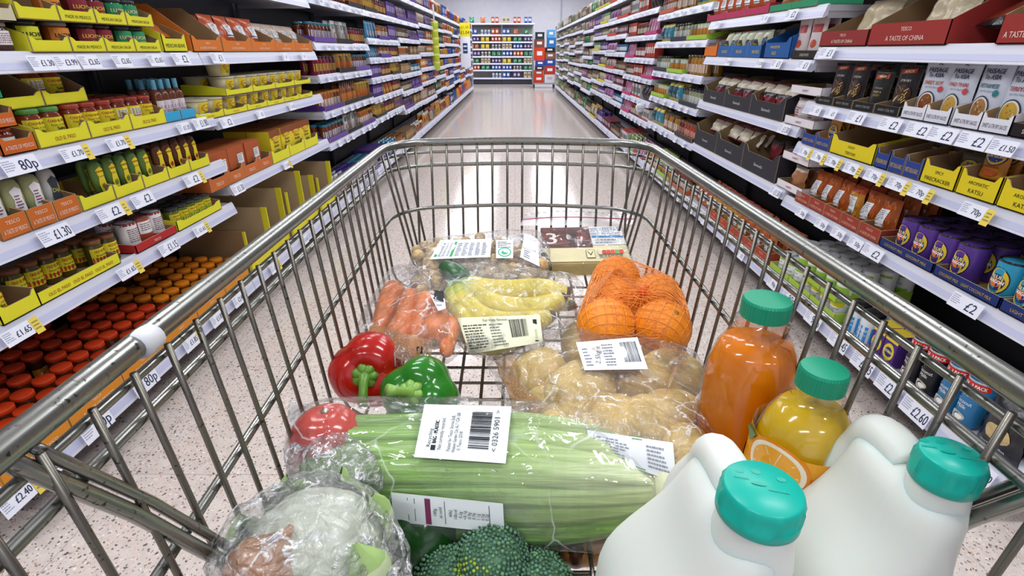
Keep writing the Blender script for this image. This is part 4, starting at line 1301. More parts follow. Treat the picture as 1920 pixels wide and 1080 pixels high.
# open cartons standing in a row on the bottom shelf
for q in range(5):
    z = shelf_levels(LEFT, 1)[0]
    kk = ('carton', q % 3)
    if kk not in _tr:
        k = Kit('open_carton', 'cardboard box', 'card'); M = k.root
        hh = 0.27 + 0.04 * (q % 3)
        M.box(-.115, .115, 0, .36, 0, .003, '#8f7350')
        M.prism([(-.115, 0), (-.112, 0), (-.112, hh * .8), (-.115, hh * .8)], 0.0, .36, '#a58a62', '#8f7350')
        M.prism([(.112, 0), (.115, 0), (.115, hh), (.112, hh)], 0.0, .36, '#8b7454', '#b9a07a')
        M.box(-.112, .112, .357, .36, 0, hh, '#8b7454')
        M.box(-.112, .112, .0, .003, 0, .06, '#e2d62c')
        p = k.part('yellow_edge', 'card')
        p.box(.1105, .1165, -.004, .028, 0, hh + .002, '#e2d62c')
        p.box(-.1165, -.1105, -.004, .010, 0, hh * .8, '#e2d62c')
        _tr[kk] = k.done(.23, .36, hh)
    lb = describe('tall opened brown carton edged in yellow', LEFT, 1, 0)
    put(_tr[kk], LEFT.at(2.46 + q * 0.255, 0.0 + 0.02 * (q % 2), z + .001), LEFT.rot + (q % 4 - 1.5) * .04, lb, lb)
price(*B, 0, [(437, '£2.40'), (506, '£1.65', 's'), (565, '£1.65')])

# ---------------- right side, nearest bay
A = (RIGHT, 0)
TC = 'TESCO|A TASTE OF CHINA'
trays(*A, 4, 1535, 1622, 1, .3, .055, .13, '#8f2d2a', 'red tray of prawn crackers at the far end', TC, '#f2dccf', notch=False)
trays(*A, 4, 1624, 1770, 1, .3, .07, .16, '#9a302b', 'wide red tray of prawn crackers', TC, '#f2dccf', notch=False)
trays(*A, 4, 1862, 1990, 1, .3, .07, .16, '#9a302b', 'red tray of crackers at the near end', TC, '#f2dccf', notch=False)
run(*A, 4, 1540, 1618, 'cracker_clear', 'clear bag of prawn crackers, far tray', rows=2, up=.004, dpt=.05, tilt=-.35)
run(*A, 4, 1640, 1765, 'cracker_clear', 'clear bag of prawn crackers, wide tray', rows=2, up=.006, dpt=.05, tilt=-.35)
run(*A, 4, 1770, 1860, 'cracker_red', 'red and black cracker bag lying outside the trays', rows=1, up=.05, dpt=.04, tilt=-1.15)
run(*A, 4, 1870, 1985, 'cracker_clear', 'clear bag of prawn crackers, near tray', rows=2, up=.006, dpt=.05, tilt=-.35)
price(*A, 4, [(1558, '£1', 'b')])
trays(*A, 3, 1528, 1682, 4, .22, .03, .06, '#101014', 'black tray of stir fry pouches', 'AMOY STIR FRY', '#9c9c9c', notch=False)
run(*A, 3, 1530, 1600, 'black_pouch', 'black pouches, far trays', rows=3, up=.003, dpt=.02)
run(*A, 3, 1598, 1642, 'black_pouch2', 'black pouch with plain front', rows=3, up=.003, dpt=.02)
run(*A, 3, 1640, 1684, 'black_pouch', 'black pouch with noodles on its front', rows=3, up=.003, dpt=.02)
for uu0, uu1, kk, nm in ((1686, 1730, 'soy', 'first white pouch from the black ones'), (1728, 1775, 'pad_thai', 'white pad thai pouch'), (1778, 1832, 'viet', 'white vietnamese sauce pouch'), (1830, 1888, 'teriyaki', 'white teriyaki pouch')):
    run(*A, 3, uu0, uu1, kk, nm, rows=3, up=.003, dpt=.02, jit=.12)
    trays(*A, 3, uu0, uu1, 1, .24, .038, .10, '#e2e4ee', 'white printed tray under ' + ' '.join(nm.split()[1:3]) + 's', 'SWEET & STIR FRY SAUCES', '#27324f', inner='#a08463')
run(*A, 3, 1888, 1960, 'sharwood', 'dark sauce jars with pink labels', rows=2, up=.003)
trays(*A, 3, 1888, 1980, 1, .2, .035, .05, '#1a1216', 'black tray of dark sauce jars', 'Sharwood\'s', '#f4e8e8', notch=False)
price(*A, 3, [(1537, '£1'), (1566, '£1'), (1613, '£1', 'b'), (1678, '£2', 'b'), (1731, '£2', 'b'), (1777, '£2', 'b'), (1836, '£2', 'b'), (1893, '£1.50')])
BL = '#24408e'; YE = '#e4cf1e'
trays(*A, 2, 1502, 1553, 2, .26, .045, .10, BL, 'blue tray at the far end', 'SWEET & SOUR', '#c9b04a')
run(*A, 2, 1520, 1551, 'dragon_pouch', 'golden sauce sachet in the blue tray', rows=4, up=.003, dpt=.03)
trays(*A, 2, 1554, 1634, 1, .28, .055, .11, YE, 'yellow sticky teriyaki tray', 'STICKY|TERIYAKI', '#3a2c14', side_text='STICKY|TERIYAKI')
trays(*A, 2, 1636, 1720, 3, .26, .05, .10, BL, 'blue sauce tray', ['SWEET CHILLI & GARLIC', 'SWEET CHILLI & GARLIC', 'OYSTER & SPRING ONION'], '#d9b83a')
run(*A, 2, 1650, 1718, 'dragon_dark', 'dark sachets sunk in the blue trays', rows=2, up=.003, dpt=.12)
trays(*A, 2, 1722, 1786, 1, .26, .055, .10, YE, 'yellow spicy firecracker tray', 'SPICY|FIRECRACKER', '#1f1a10')
run(*A, 2, 1745, 1784, 'dragon_dark', 'dark sachet in the spicy firecracker tray', rows=2, up=.003, dpt=.05)
run(*A, 2, 1788, 1838, 'dragon_pouch', 'large golden firecracker sachet', rows=3, up=.05, dpt=.03)
trays(*A, 2, 1788, 1862, 1, .26, .055, .10, YE, 'yellow aromatic katsu tray', 'AROMATIC|KATSU', '#1f1a10')
trays(*A, 2, 1864, 1960, 1, .26, .055, .10, YE, 'yellow aromatic katsu tray at the near end', 'AROMATIC|KATSU', '#1f1a10')
run(*A, 2, 1868, 1940, 'dragon_pouch', 'golden sachets in the near katsu tray', rows=3, up=.006, dpt=.03)
price(*A, 2, [(1515, '70p', 's'), (1540, '70p', 's'), (1568, '70p', 's'), (1604, '70p', 's'), (1645, '70p', 's'), (1690, '70p', 's'), (1731, '70p', 's'), (1836, '70p', 's')])
trays(*A, 1, 1490, 1645, 5, .22, .05, .06, '#9c3a2a', 'red tray of noodles', 'TESCO|A TASTE OF CHINA', '#e8b8a4', notch=False)
run(*A, 1, 1492, 1645, ['noodle_bag', 'noodle_gold', 'noodle_bag', 'noodle_bag'], 'orange noodle packets in red trays', rows=3, up=.003, dpt=.03, jit=.15, gap=0)
trays(*A, 1, 1647, 1745, 1, .24, .032, .04, '#1c2f6e', 'long navy coconut milk tray, far', 'COCONUT MILK     COCONUT MILK', '#c9a93a', notch=False)
trays(*A, 1, 1747, 1868, 1, .24, .032, .04, '#1c2f6e', 'long navy coconut milk tray, middle', 'COCONUT MILK    LIGHT COCONUT MILK', '#c9a93a', notch=False)
trays(*A, 1, 1870, 2010, 1, .24, .032, .04, '#1c2f6e', 'long navy coconut milk tray, near', 'LIGHT COCONUT MILK', '#c9a93a', notch=False)
run(*A, 1, 1648, 1800, 'coconut_can', 'purple coconut milk cans', rows=3, up=.003)
run(*A, 1, 1804, 1990, 'coconut_blue', 'light blue coconut milk cans', rows=3, up=.003)
price(*A, 1, [(1510, '50p'), (1548, '50p'), (1580, '50p'), (1613, '50p'), (1645, '£2', 'b'), (1822, '£2', 'b')])
LG = '#9dc43a'
trays(*A, 0, 0, 0, 3, .3, .04, .05, LG, 'light green tray of bean sprouts', notch=False, y=(1.84, 2.42), inner='#b9cf80')
run(*A, 0, 0, 0, ['yellow_can', 'green_can'], 'white bean sprout cans with green bands', rows=4, up=.003, y=(1.84, 2.42))
run(*A, 0, 0, 0, 'green_can', 'bean sprout cans on the upper layer', rows=4, up=.113, y=(1.86, 2.24))
trays(*A, 0, 0, 0, 2, .3, .04, .05, LG, 'light green tray on the upper layer', notch=False, y=(1.86, 2.10), up=.083, inner='#b9cf80')
run(*A, 0, 0, 0, 'blue_jar', 'blue coconut oil jars with black lids', rows=2, y=(1.66, 1.83))
run(*A, 0, 0, 0, 'cream_carton', 'purple coconut cream cartons', rows=3, y=(1.50, 1.65))
run(*A, 0, 0, 0, 'king_black', 'black three-packs of coconut milk', rows=2, y=(1.345, 1.49))
run(*A, 0, 0, 0, 'king_blue', 'blue three-packs of coconut milk', rows=2, y=(1.19, 1.335))
run(*A, 0, 0, 0, 'black_noodle', 'black rice noodle packets', rows=3, y=(1.03, 1.18))
price(*A, 0, [(1455, '90p'), (1487, '90p', 'b'), (1532, '90p', 'b'), (1580, '£1.45', 'b'), (1626, '£1.45', 'b'), (1675, '£2.60', 'b'), (1726, '£2.60', 'b'), (1850, '£1.10')])

# ---------------- right side, second bay
B = (RIGHT, 1)
trays(*B, 4, 1325, 1440, 3, .2, .035, .05, '#b8335c', 'pink snack tray', None)
run(*B, 4, 1328, 1438, 'orange_bag', 'snack packets in pink trays', rows=1, up=.004)
trays(*B, 4, 1442, 1530, 2, .2, .03, .05, '#2f9468', 'green snack tray', notch=False)
run(*B, 4, 1444, 1528, 'rice_brown', 'snack packets in green trays', rows=1, up=.004)
price(*B, 4, [(1440, '£1'), (1490, '£2', 'b'), (1350, '£1')])
trays(*B, 3, 1345, 1432, 3, .2, .06, .13, '#2262a8', 'blue rice tray', 'BIG RICE', '#e8c93a', inner='#9a9a9c')
run(*B, 3, 1348, 1430, 'blue_pack', 'white rice pouches in blue trays', rows=2, up=.004)
trays(*B, 3, 1424, 1478, 1, .28, .07, .16, '#1f5aa0', 'tall blue carton, almost empty', 'WHOLESOME|RICE', '#e8c93a', inner='#8f8f92')
run(*B, 3, 1464, 1532, 'rice_pot', 'pale rice pots with a red label', rows=2, up=.003)
trays(*B, 3, 1482, 1532, 1, .18, .035, .05, '#25201f', 'dark tray of rice pots', '2 RICE POTS', '#e0d6d0', notch=False)
trays(*B, 3, 1320, 1343, 1, .28, .06, .15, '#e0741e', 'deep orange tray at the far end', None)
price(*B, 3, [(1370, '£1.50'), (1430, '£1.50'), (1462, '£1', 'b'), (1513, '£1', 'b')])
BK = '#2c2c34'
def card_box(side, b, i, u0, u1, n, hf, hb, desc, txt='Sharwood\'s', y=None):
    trays(side, b, i, u0, u1, n, .28, hf, hb, BK, desc, txt, '#d8d4d8', inner='#86704e', y=y)
card_box(*B, 2, 1318, 1466, 3, .075, .17, 'tall black carton of naan breads')
run(*B, 2, 1322, 1462, 'naan', 'naan packets lying in black cartons', rows=2, up=.075, dpt=.03, tilt=-.6)
run(*B, 2, 1322, 1462, 'naan_red', 'dark red naan packets low in the cartons', rows=1, up=.004, dpt=.03)
for up_, nm in ((0, 'white cracker tray'), (.135, 'white cracker tray stacked above')):
    trays(*B, 2, 1470, 1524, 1, .16, .035, .04, '#e6e2e8', nm, 'NAIRN\'S', '#a8323a', notch=False, up=up_)
run(*B, 2, 1472, 1522, 'rice_white', 'pale cracker packets in the white tray', rows=2, up=.004, gap=0)
price(*B, 2, [(1476, '£1.50', 'b')])
card_box(*B, 1, 1302, 1452, 3, .10, .22, 'tall black carton with torn opening')
run(*B, 1, 1306, 1400, 'naan', 'pale naan packets in the torn cartons', rows=2, up=.10, dpt=.04, tilt=-.5)
run(*B, 1, 1400, 1448, 'naan_red', 'dark red naan packet standing in the last carton', rows=2, up=.06, dpt=.08)
for up_, nm in ((0, 'white cracker tray'), (.135, 'white cracker tray stacked above')):
    trays(*B, 1, 1456, 1502, 1, .16, .035, .04, '#e6e2e8', nm, 'NAIRN\'S', '#a8323a', notch=False, up=up_)
run(*B, 1, 1458, 1500, 'rice_brown', 'brown cracker packets in the lower white tray', rows=2, up=.004, gap=0)
run(*B, 1, 1458, 1500, 'rice_brown', 'brown cracker packets in the upper white tray', rows=1, up=.139, gap=0)
price(*B, 1, [(1460, '£1.50', 'b')])
trays(*B, 0, 0, 0, 6, .24, .06, .08, '#a8402c', 'red noodle tray', 'TESCO|A TASTE OF CHINA', '#e8b8a4', notch=False, y=(2.46, 3.3))
run(*B, 0, 0, 0, ['noodle_bag', 'noodle_gold', 'noodle_bag'], 'orange and gold noodle packets', rows=3, up=.004, gap=0, dpt=.03, jit=.2, y=(2.46, 3.8))
price(*B, 0, [(1325, '£1'), (1300, '£1'), (1275, '£1'), (1250, '£1'), (1365, '£1'), (1395, '£1')])

# ---------------- the near ends of the first bays, just outside the frame's edges
for side, lst in ((LEFT, [(4, 'luchito_orange', 'orange-labelled salsa jars at the shelf\'s near end', .30), (3, 'salsa_red', 'salsa jars at the shelf\'s near end', .25), (2, 'squeezy_pale', 'squeezy bottles at the shelf\'s near end', .25)]),
                  (RIGHT, [(3, 'sharwood', 'dark sauce jars at the shelf\'s near end', .20), (2, 'dragon_pouch', 'golden sachets at the shelf\'s near end', .17), (1, 'coconut_blue', 'light blue cans at the shelf\'s near end', .14)])):
    for i, kk, nm, ln in lst:
        ya = bay_span(side, 0)[0] + .02
        run(side, 0, i, 0, 0, kk, nm, rows=2, y=(ya, ya + ln))

# ---------------- the farther bays, filled from palettes of what stands there
PUR = ['#5a3a94', '#7a4a9c', '#46307c']
AMB = ['#a8641c', '#c8842a', '#8c4a1c', '#b3762a']
PAL_L = {
 2: [('bigjar', '#b8862a', '#c8a23a', '#c8652a', 'amber chutney jars', '#26262c'), ('bottle', '#a8561c', '#3a2a1c', '#d98a4a', 'slim amber sauce bottles', '#2a2a2c'), ('jar', '#8c4a20', '#4a3290', '#e6e2ec', 'amber jars with white labels', '#5a3a94'), ('jar', '#7c3a1c', '#2f7f94', '#cfc8dc', 'teal-lidded curry jars', '#6a4aa4'), ('jar', '#8c1f3c', '#3a1c24', '#c8a24a', 'crimson curry jars', None), ('jar', '#b8641c', '#c87a1c', '#e8e0e0', 'orange paste jars', '#5a3a94'), ('pouch', '#d8d8d8', '#3a3a3a', '#9c6a3c', 'white meal pouches', '#222226')],
 3: [('jar', '#b86a1c', '#8c5a1c', '#e2d8d0', 'amber spice paste jars', '#5a3a94'), ('box', '#5a3a94', '#46307c', '#a898c8', 'purple meal boxes', None), ('box', '#9c7a5a', '#7c5a3a', '#5a3a94', 'brown cartons with purple print', None), ('jar', '#8c1f3c', '#4a1c28', '#d8b45a', 'dark red curry jars', None), ('pouch', '#e8862a', '#c83a2a', '#f0d040', 'orange and red pouches', None), ('pouch', '#3a9cc8', '#2a6aa8', '#e8a8a0', 'sky blue pouches', None), ('bigjar', '#b8923a', '#c8a23a', '#e0b04a', 'golden curry sauce jars', '#3a3428')],
 4: [('box', '#5a3a94', '#6a4aa4', '#8c6ab8', 'purple cartons', '#5a3a94'), ('box', '#a8825a', '#8c6a4a', '#c8a87a', 'brown opened cartons', None), ('can', '#2f8cb0', '#2a7090', '#d8e4e8', 'blue tins', None), ('jar', '#6a4a2c', '#5a4a3c', '#d0c8b8', 'brown condiment jars', None), ('pouch', '#6a3c78', '#46307c', '#c8a0c8', 'plum-coloured pouches', '#5a3a94'), ('bag', '#c87a3a', '#d8d0c8', '#a84a2a', 'orange snack packets', None)],
 5: [('bag', '#d88a3a', '#c8c0b0', '#b84a2a', 'orange snack bags', None), ('bag', '#c8b8a0', '#a83a2a', '#e8e0d0', 'beige snack bags', None), ('box', '#e0863a', '#c85a2a', '#f0e0c0', 'orange boxes', None), ('jar', '#8c5a3a', '#6a3a2a', '#e8e0d8', 'brown jars', None), ('pouch', '#5a3a94', '#7a5ab0', '#c8b0e0', 'violet pouches', None)],
 6: [('bag', '#e0a43a', '#c87a2a', '#f0e8d0', 'golden snack bags', None), ('bag', '#b84a2a', '#e8c8a0', '#f0f0e0', 'rusty red bags', None), ('box', '#3a6a4a', '#2a4a3a', '#c8d0b0', 'dark green boxes', None), ('pouch', '#d8d0b8', '#b8863a', '#a8642a', 'cream pouches', None)],
 7: [('bag', '#2a52b0', '#1c3c8c', '#c8d4f0', 'blue bags', None), ('bag', '#e8a020', '#e07a1c', '#f4dca0', 'yellow-orange bags', None), ('bag', '#d84a2a', '#e8883a', '#f0e0d0', 'orange-red bags', None), ('box', '#2a52b0', '#d8d0c0', '#e8e0f0', 'blue and white boxes', None)],
}
PAL_R = {
 2: [('pouch', '#dcd8dc', '#d0503c', '#3a3340', 'white snack pots in an orange tray', '#e0701c'), ('jar', '#a8b088', '#2a2c3a', '#e8ecec', 'pale green jars', '#2c3444'), ('jar', '#a85a24', '#8c3420', '#e8e0dc', 'orange curry paste jars', '#c8603c'), ('can', '#e0e6d8', '#a0c040', '#c8842a', 'white and green tins', '#a0cc3c'), ('bigjar', '#c88a2a', '#5a4a2a', '#e8dcd0', 'mustard yellow jars', None), ('jar', '#b8482c', '#8c5a3c', '#e0a89c', 'small coral sauce jars', '#3a3a3c'), ('bag', '#3a94b0', '#e0c83a', '#f0f0f0', 'turquoise packets', None)],
 3: [('pouch', '#d888b0', '#c04a8c', '#f0e0e8', 'pink packets', '#c8347c'), ('box', '#c8402c', '#a83020', '#f0e8e0', 'red boxes with white print', None), ('box', '#e8e6e4', '#c83a34', '#5a5a60', 'white boxes with red ends', None), ('jar', '#7c4a24', '#b03a20', '#e8d8c8', 'brown jars with red lids', None), ('pouch', '#b8d06a', '#4a9c3a', '#f0f0d0', 'lime green pouches', '#98c84a'), ('can', '#a83a3a', '#6a2a2a', '#e8e0e0', 'dark red tins', None), ('bag', '#2c2c30', '#484038', '#c86a4a', 'black snack packets', None)],
 4: [('bag', '#c87cc0', '#a04aa0', '#f0d8f0', 'violet packets', '#d8d8e4'), ('tub', '#d8c8a0', '#e08a2a', '#c84a2a', 'orange-lidded tubs', None), ('can', '#3a7cb8', '#285a8c', '#e8e8e8', 'mid blue tins', None), ('jar', '#7a4a30', '#484038', '#b8a88c', 'dark brown jars', None), ('box', '#6a2a3c', '#8c3a4c', '#d8c0c8', 'maroon boxes', None), ('bag', '#d8d0c8', '#c83a2a', '#a82a2a', 'white and red bags', '#d0402c')],
 5: [('can', '#3a8c4a', '#2a6a3a', '#e8e8c0', 'green tins', '#d8cc28'), ('bag', '#b0a890', '#8c7a5c', '#e8e0d0', 'taupe bags', '#d8cc28'), ('jar', '#9c8458', '#6a5a3c', '#e0d8c0', 'tan jars', None), ('jar', '#5a3a94', '#46307c', '#e0d0e8', 'purple jars', None), ('bag', '#e0d8c0', '#c8a030', '#a87828', 'cream bags', '#d8cc28')],
 6: [('bag', '#d8c8b0', '#a88c5c', '#8c5a34', 'sandy packets', None), ('bag', '#3a9c5a', '#2a6a3c', '#e8f0d0', 'bright green bags', '#58b048'), ('jar', '#7c5a3a', '#4a3a2c', '#d8d0c0', 'umber jars', None), ('box', '#a86a8c', '#6a4a7c', '#e0d0e0', 'mauve boxes', None)],
 7: [('bag', '#b8b098', '#787058', '#e8e4d8', 'grey-beige bags', None), ('bag', '#7c9c5c', '#4a6a3c', '#d8e0c0', 'moss green bags', None), ('jar', '#8c6a4a', '#5a4634', '#c8c0b0', 'dull brown jars', None), ('can', '#b0a8a0', '#88807c', '#d8d4d0', 'grey tins', None)],
}
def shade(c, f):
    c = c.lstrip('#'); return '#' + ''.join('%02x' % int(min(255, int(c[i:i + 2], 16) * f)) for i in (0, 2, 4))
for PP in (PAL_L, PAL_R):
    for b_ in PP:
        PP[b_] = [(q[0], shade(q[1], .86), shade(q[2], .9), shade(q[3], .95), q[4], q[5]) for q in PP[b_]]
DENS = {2: 1.0, 3: 1.12, 4: 1.2, 5: 1.5, 6: 1.6, 7: 1.7, 8: 1.9, 9: 2.1, 10: 2.3, 11: 2.4}
for side, PAL in ((LEFT, PAL_L), (RIGHT, PAL_R)):
    for b in range(2, NBAYS):
        zs = shelf_levels(side, b); y0, y1 = bay_span(side, b)
        pal = PAL[min(b, 7)]
        rnd = random.Random(b * 31 + (7 if side is RIGHT else 0))
        for i, z in enumerate(zs):
            room = (zs[i + 1] - z - 0.055) if i + 1 < len(zs) else 0.24
            order = pal[:]; rnd.shuffle(order)
            y = y0 + 0.03
            nrun = 3 if b < 4 else 2
            for r_ in range(nrun):
                kind, c1, c2, c3, desc, tr = order[r_]
                yb = y0 + 0.03 + (y1 - y0 - 0.05) * (r_ + 1) / nrun
                base_h = {'jar': .13, 'bigjar': .15, 'bottle': .20, 'can': .11, 'box': .15, 'pouch': .16, 'bag': .15, 'tub': .07}[kind]
                sz = min(DENS[b] if b > 4 else 1.0, room / base_h)
                sz = max(0.5, round(sz * (0.92 if b < 4 else 0.8) * 20 - 0.5) / 20)
                ws_ = [q for q in singular(desc).split(' with ')[0].split(' in ')[0].split('-')[-1].split(' ')][-2:]
                k = sk(kind, c1, c2, c3, sz, '_'.join(ws_))
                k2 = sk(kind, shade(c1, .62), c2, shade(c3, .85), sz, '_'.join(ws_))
                rows = 3 if (i == 0 and b < 4) else (2 if (i == 0 and b < 7) or b == 2 else 1)
                gp = 0.006 if b < 4 else 0.012 if b < 6 else 0.05
                lift = 0.0
                if tr and b < 6:
                    trays(side, b, i, 0, 0, 1, .12 if rows == 1 else .2, .03, .05, tr, 'shallow tray holding ' + desc, notch=False, y=(y, yb - 0.005))
                    lift = 0.003
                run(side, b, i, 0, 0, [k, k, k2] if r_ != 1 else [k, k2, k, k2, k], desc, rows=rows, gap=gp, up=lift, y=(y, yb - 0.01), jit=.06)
                if i + 1 < len(zs) and b < 5 and kind in ('can', 'tub') and base_h * sz * 2.1 < room:
                    run(side, b, i, 0, 0, k, desc + ' stacked on top', rows=1, gap=gp, up=k.h + lift, y=(y, yb - 0.01), jit=.06)
                y = yb
            if b < 6:
                sh, zz, yo = SHELF[side.sign, b][i]
                for t in range(6 if b < 4 else 3):
                    x = 0.04 + (y1 - y0 - 0.12) * (t + rnd.uniform(.1, .6)) / (6 if b < 4 else 3)
                    link('price_ticket', ticket(rnd.choice(['£1.50', '£2', '£1', '75p', '£1.65']), 0.07, 0.038, False), sh, (x, -0.0125, 0))
        # what stands above the top shelf is already in the loop's last level
# ================================================================== far end of the aisle
EY = 21.6
def zv(v, Y=EY): return CAM_H + Y * math.tan(math.atan((540 - v) / 960) - PITCH)
ex0, ex1 = -1.75, 0.72
lv = [zv(v) for v in (146, 131, 118.5, 105.5, 91.5, 78, 65)]
zt = zv(43.5)
for bi, (xa, xb) in enumerate(((ex0, ex0 + 1.23), (ex0 + 1.24, ex1))):
    root = empty('shelving_unit', (xa, EY, 0))
    tag(root, 'white shelving facing down the aisle at the far wall, %s half' % ('left' if bi == 0 else 'right'), 'shelving')
    L = xb - xa
    mb = MB(); mb.box(0, L, .45, .47, 0, zt, '#9a9a98'); link('back_panel', mb.mesh('back_panel', 'painted_metal'), root)
    mb = MB(); mb.box(0, L, .03, .05, 0, lv[0] - .06, '#26283a'); link('kick_plate', mb.mesh('kick_plate', 'painted_metal'), root)
    for z in lv + [zt]:
        sh = link('shelf', board_mesh(L, .45), root, (0, 0, z)); link('ticket_rail', rail_mesh(L), sh)
    rnd = random.Random(90 + bi)
    fp = [('box', '#3a62b8', '#2a4a94', '#e0e4f0', 'blue boxes'), ('box', '#c8502c', '#a83c20', '#f0e0d0', 'brick red boxes'), ('bag', '#e0c830', '#c8a020', '#f4f0d0', 'yellow bags'), ('jar', '#d8d4cc', '#38649c', '#3a3a48', 'pale jars'), ('box', '#d8ccb0', '#b8a888', '#8c7a5a', 'cream cartons'), ('bag', '#3a946c', '#2a6a4c', '#e0f0e0', 'green bags'), ('jar', '#e0e4e8', '#80a8c8', '#4a6aa0', 'white and blue jars'), ('box', '#584878', '#382c58', '#c8b8d8', 'purple boxes'), ('bag', '#c87a4c', '#a85a3c', '#f0e0d0', 'terracotta bags')]
    for i, z in enumerate(lv + [zt]):
        order = fp[:]; rnd.shuffle(order)
        room = ((lv + [zt])[i + 1] - z - .07) if i < len(lv) else .34
        x = 0.03
        for r_ in range(3):
            kind, c1, c2, c3, desc = order[r_]
            bh = {'jar': .13, 'box': .15, 'bag': .15}[kind]
            k = sk(kind, c1, c2, c3, round(min(1.5, room / bh) * 10 - .5) / 10)
            xe = x + L / 3 - .03
            if i == 0 and bi == 0 and r_ < 2: x = xe + .03; continue
            lb = '%s on the far end shelving, %s half, %s' % (desc, 'left' if bi == 0 else 'right', SHN[i] if i < 7 else 'top shelf')
            while x + k.w < xe:
                put(k, (xa + x + k.w / 2, EY + .02 + k.d / 2, z + .001), 0, lb, lb); x += k.w + .03
            x = xe + .03
# roll cage stacked with boxes
CY = 19.6
cg = empty('roll_cage', (1.02, CY, 0)); tag(cg, 'tall metal roll cage stacked with boxes near the far wall', 'roll cage')
hx = .40
for sx in (-hx, hx):
    mb = MB()
    for yy in (-.34, .34): mb.tube([(sx, yy, .14), (sx, yy, 1.95)], .022, '#8d9098', 8)
    mb.tube([(sx, -.34, 1.95), (sx, .34, 1.95)], .022, '#8d9098', 8)
    for k in range(9): mb.tube([(sx, -.34, .3 + k * .19), (sx, .34, .3 + k * .19)], .006, '#8d9098', 6)
    link('side_frame', mb.mesh('side_frame', 'painted_metal'), cg)
mb = MB(); mb.box(-hx, hx, -.34, .34, .13, .17, '#8d9098'); link('base', mb.mesh('base', 'painted_metal'), cg)
for sx in (-hx + .05, hx - .05):
    for yy in (-.28, .28):
        mb = MB(); mb.M = Matrix.Translation((sx, yy, .06)) @ Matrix.Rotation(PI / 2, 4, 'Y')
        mb.lathe([(.02, -.018), (.058, -.016), (.06, 0), (.058, .016), (.02, .018)], '#26262a', 16); mb.M = None
        mb.box(sx - .012, sx + .012, yy - .012, yy + .012, .1, .135, '#777777')
        link('wheel', mb.mesh('wheel', 'plastic'), cg)
boxes = [(-.19, .17, .35, .24, '#c63a22', 'red box, bottom left of the roll cage'), (.19, .17, .36, .27, '#d9d6da', 'white box, bottom right of the roll cage'), (-.19, .41, .34, .16, '#b8442c', 'red printed box, second up on the left in the roll cage'), (.19, .44, .36, .28, '#b83226', 'red box above the white one in the roll cage'),
         (-.17, .57, .3, .14, '#2c3038', 'dark box, third up on the left in the roll cage'), (-.15, .71, .32, .18, '#27489c', 'blue box, fourth up on the left in the roll cage'), (.19, .72, .34, .22, '#2a4aa0', 'blue box with white print on the right in the roll cage'), (-.18, .89, .36, .40, '#cf3f22', 'tall orange-red box on the left in the roll cage'),
         (.19, .94, .34, .20, '#8a5a3c', 'brown box in the middle right of the roll cage'), (.17, 1.14, .34, .16, '#24262e', 'black box in the roll cage'), (-.19, 1.29, .34, .26, '#7c4634', 'brown box with white print, high left in the roll cage'), (.22, 1.30, .28, .30, '#2f74b8', 'bright blue box, high right in the roll cage'), (-.18, 1.55, .3, .22, '#26323a', 'dark box topping the roll cage'), (.2, 1.60, .26, .24, '#58a0d8', 'pale blue box topping the roll cage')]
for x, z, wd, h, c, lb in boxes:
    mb = MB(); mb.box(-wd / 2, wd / 2, -.2, .2, 0, h, c)
    a = Art(mb, flat(-.2), .001); a.rect(-wd * .25, wd * .25, h * .4, h * .72, '#e8e8ec' if c not in ('#d9d6da',) else '#b8b4bc')
    o = link('stock_box', mb.mesh('stock_box', 'card'), None, (1.02 + x, CY, z + .002)); tag(o, lb, 'box')
# hanging price sign at a shelf end
sg = empty('aisle_sign', (-1.30, 13.4, .84)); tag(sg, 'tall white and yellow price sign sticking out from the left shelves', 'sign')
mb = MB(); mb.box(0.0, .24, 0, .006, 0, .66, '#e4e6f2'); link('board', mb.mesh('board', 'card'), sg)
mb = MB(); mb.box(0.0, .24, -.001, .007, .66, .95, '#e8d820')
a = Art(mb, flat(-.001), .001); a.text('£1.20', .12, .86, .06, '#7a7020', .17, bold=.001); a.text('£1.04', .12, .75, .075, '#5a5418', .2, bold=.002)
link('yellow_panel', mb.mesh('yellow_panel', 'card'), sg)
mb = MB(); a = Art(mb, flat(-.0005), .001); a.rect(.06, .17, .30, .52, '#24406c'); a.rect(.075, .155, .44, .47, '#e8ecf4'); a.rect(.075, .155, .36, .38, '#e8ecf4')
link('printed_block', mb.mesh('printed_block', 'card'), sg)
mb = MB(); mb.box(-.03, .0, -.002, .008, .2, .24, '#b0b2bc'); mb.box(-.03, 0, -.002, .008, .7, .74, '#b0b2bc'); link('bracket', mb.mesh('bracket', 'painted_metal'), sg)
# clip strip of snack packets
cs = empty('clip_strip', (-1.27, 9.0, .9)); tag(cs, 'hanging strip clipped with yellow-green packets on the left shelves', 'clip strip')
mb = MB(); mb.box(-.012, .012, .0, .002, 0, .95, '#cfd2d8'); link('strip', mb.mesh('strip', 'plastic'), cs)
kp = bag('snack_packet', '#b8c83a', .13, .04, .12, simple=True, mat='plastic', seed=3, top='#d8d860')
for q in range(6):
    put(kp, (-1.27, 8.975, .92 + q * .115), 0, 'yellow-green snack packet on the hanging strip', 'snack packets on the hanging strip')
# round white wobbler on the right
mb = MB(); mb.M = Matrix.Rotation(PI / 2, 4, 'X'); mb.lathe([(.045, 0), (.045, .002)], '#e8eaf2', 24)
mb.M = None; mb.box(.04, .09, -.002, 0, -.003, .003, '#e8eaf2')
a = Art(mb, flat(-.0025), .0005); a.lines(-.03, .03, -.02, .02, 4, '#9aa0b8')
wb = link('shelf_wobbler', mb.mesh('shelf_wobbler', 'card'), None, (1.235, 5.35, shelf_levels(RIGHT, 3)[2] - .05)); tag(wb, 'round white wobbler tag sticking out of the right shelves', 'shelf tag')
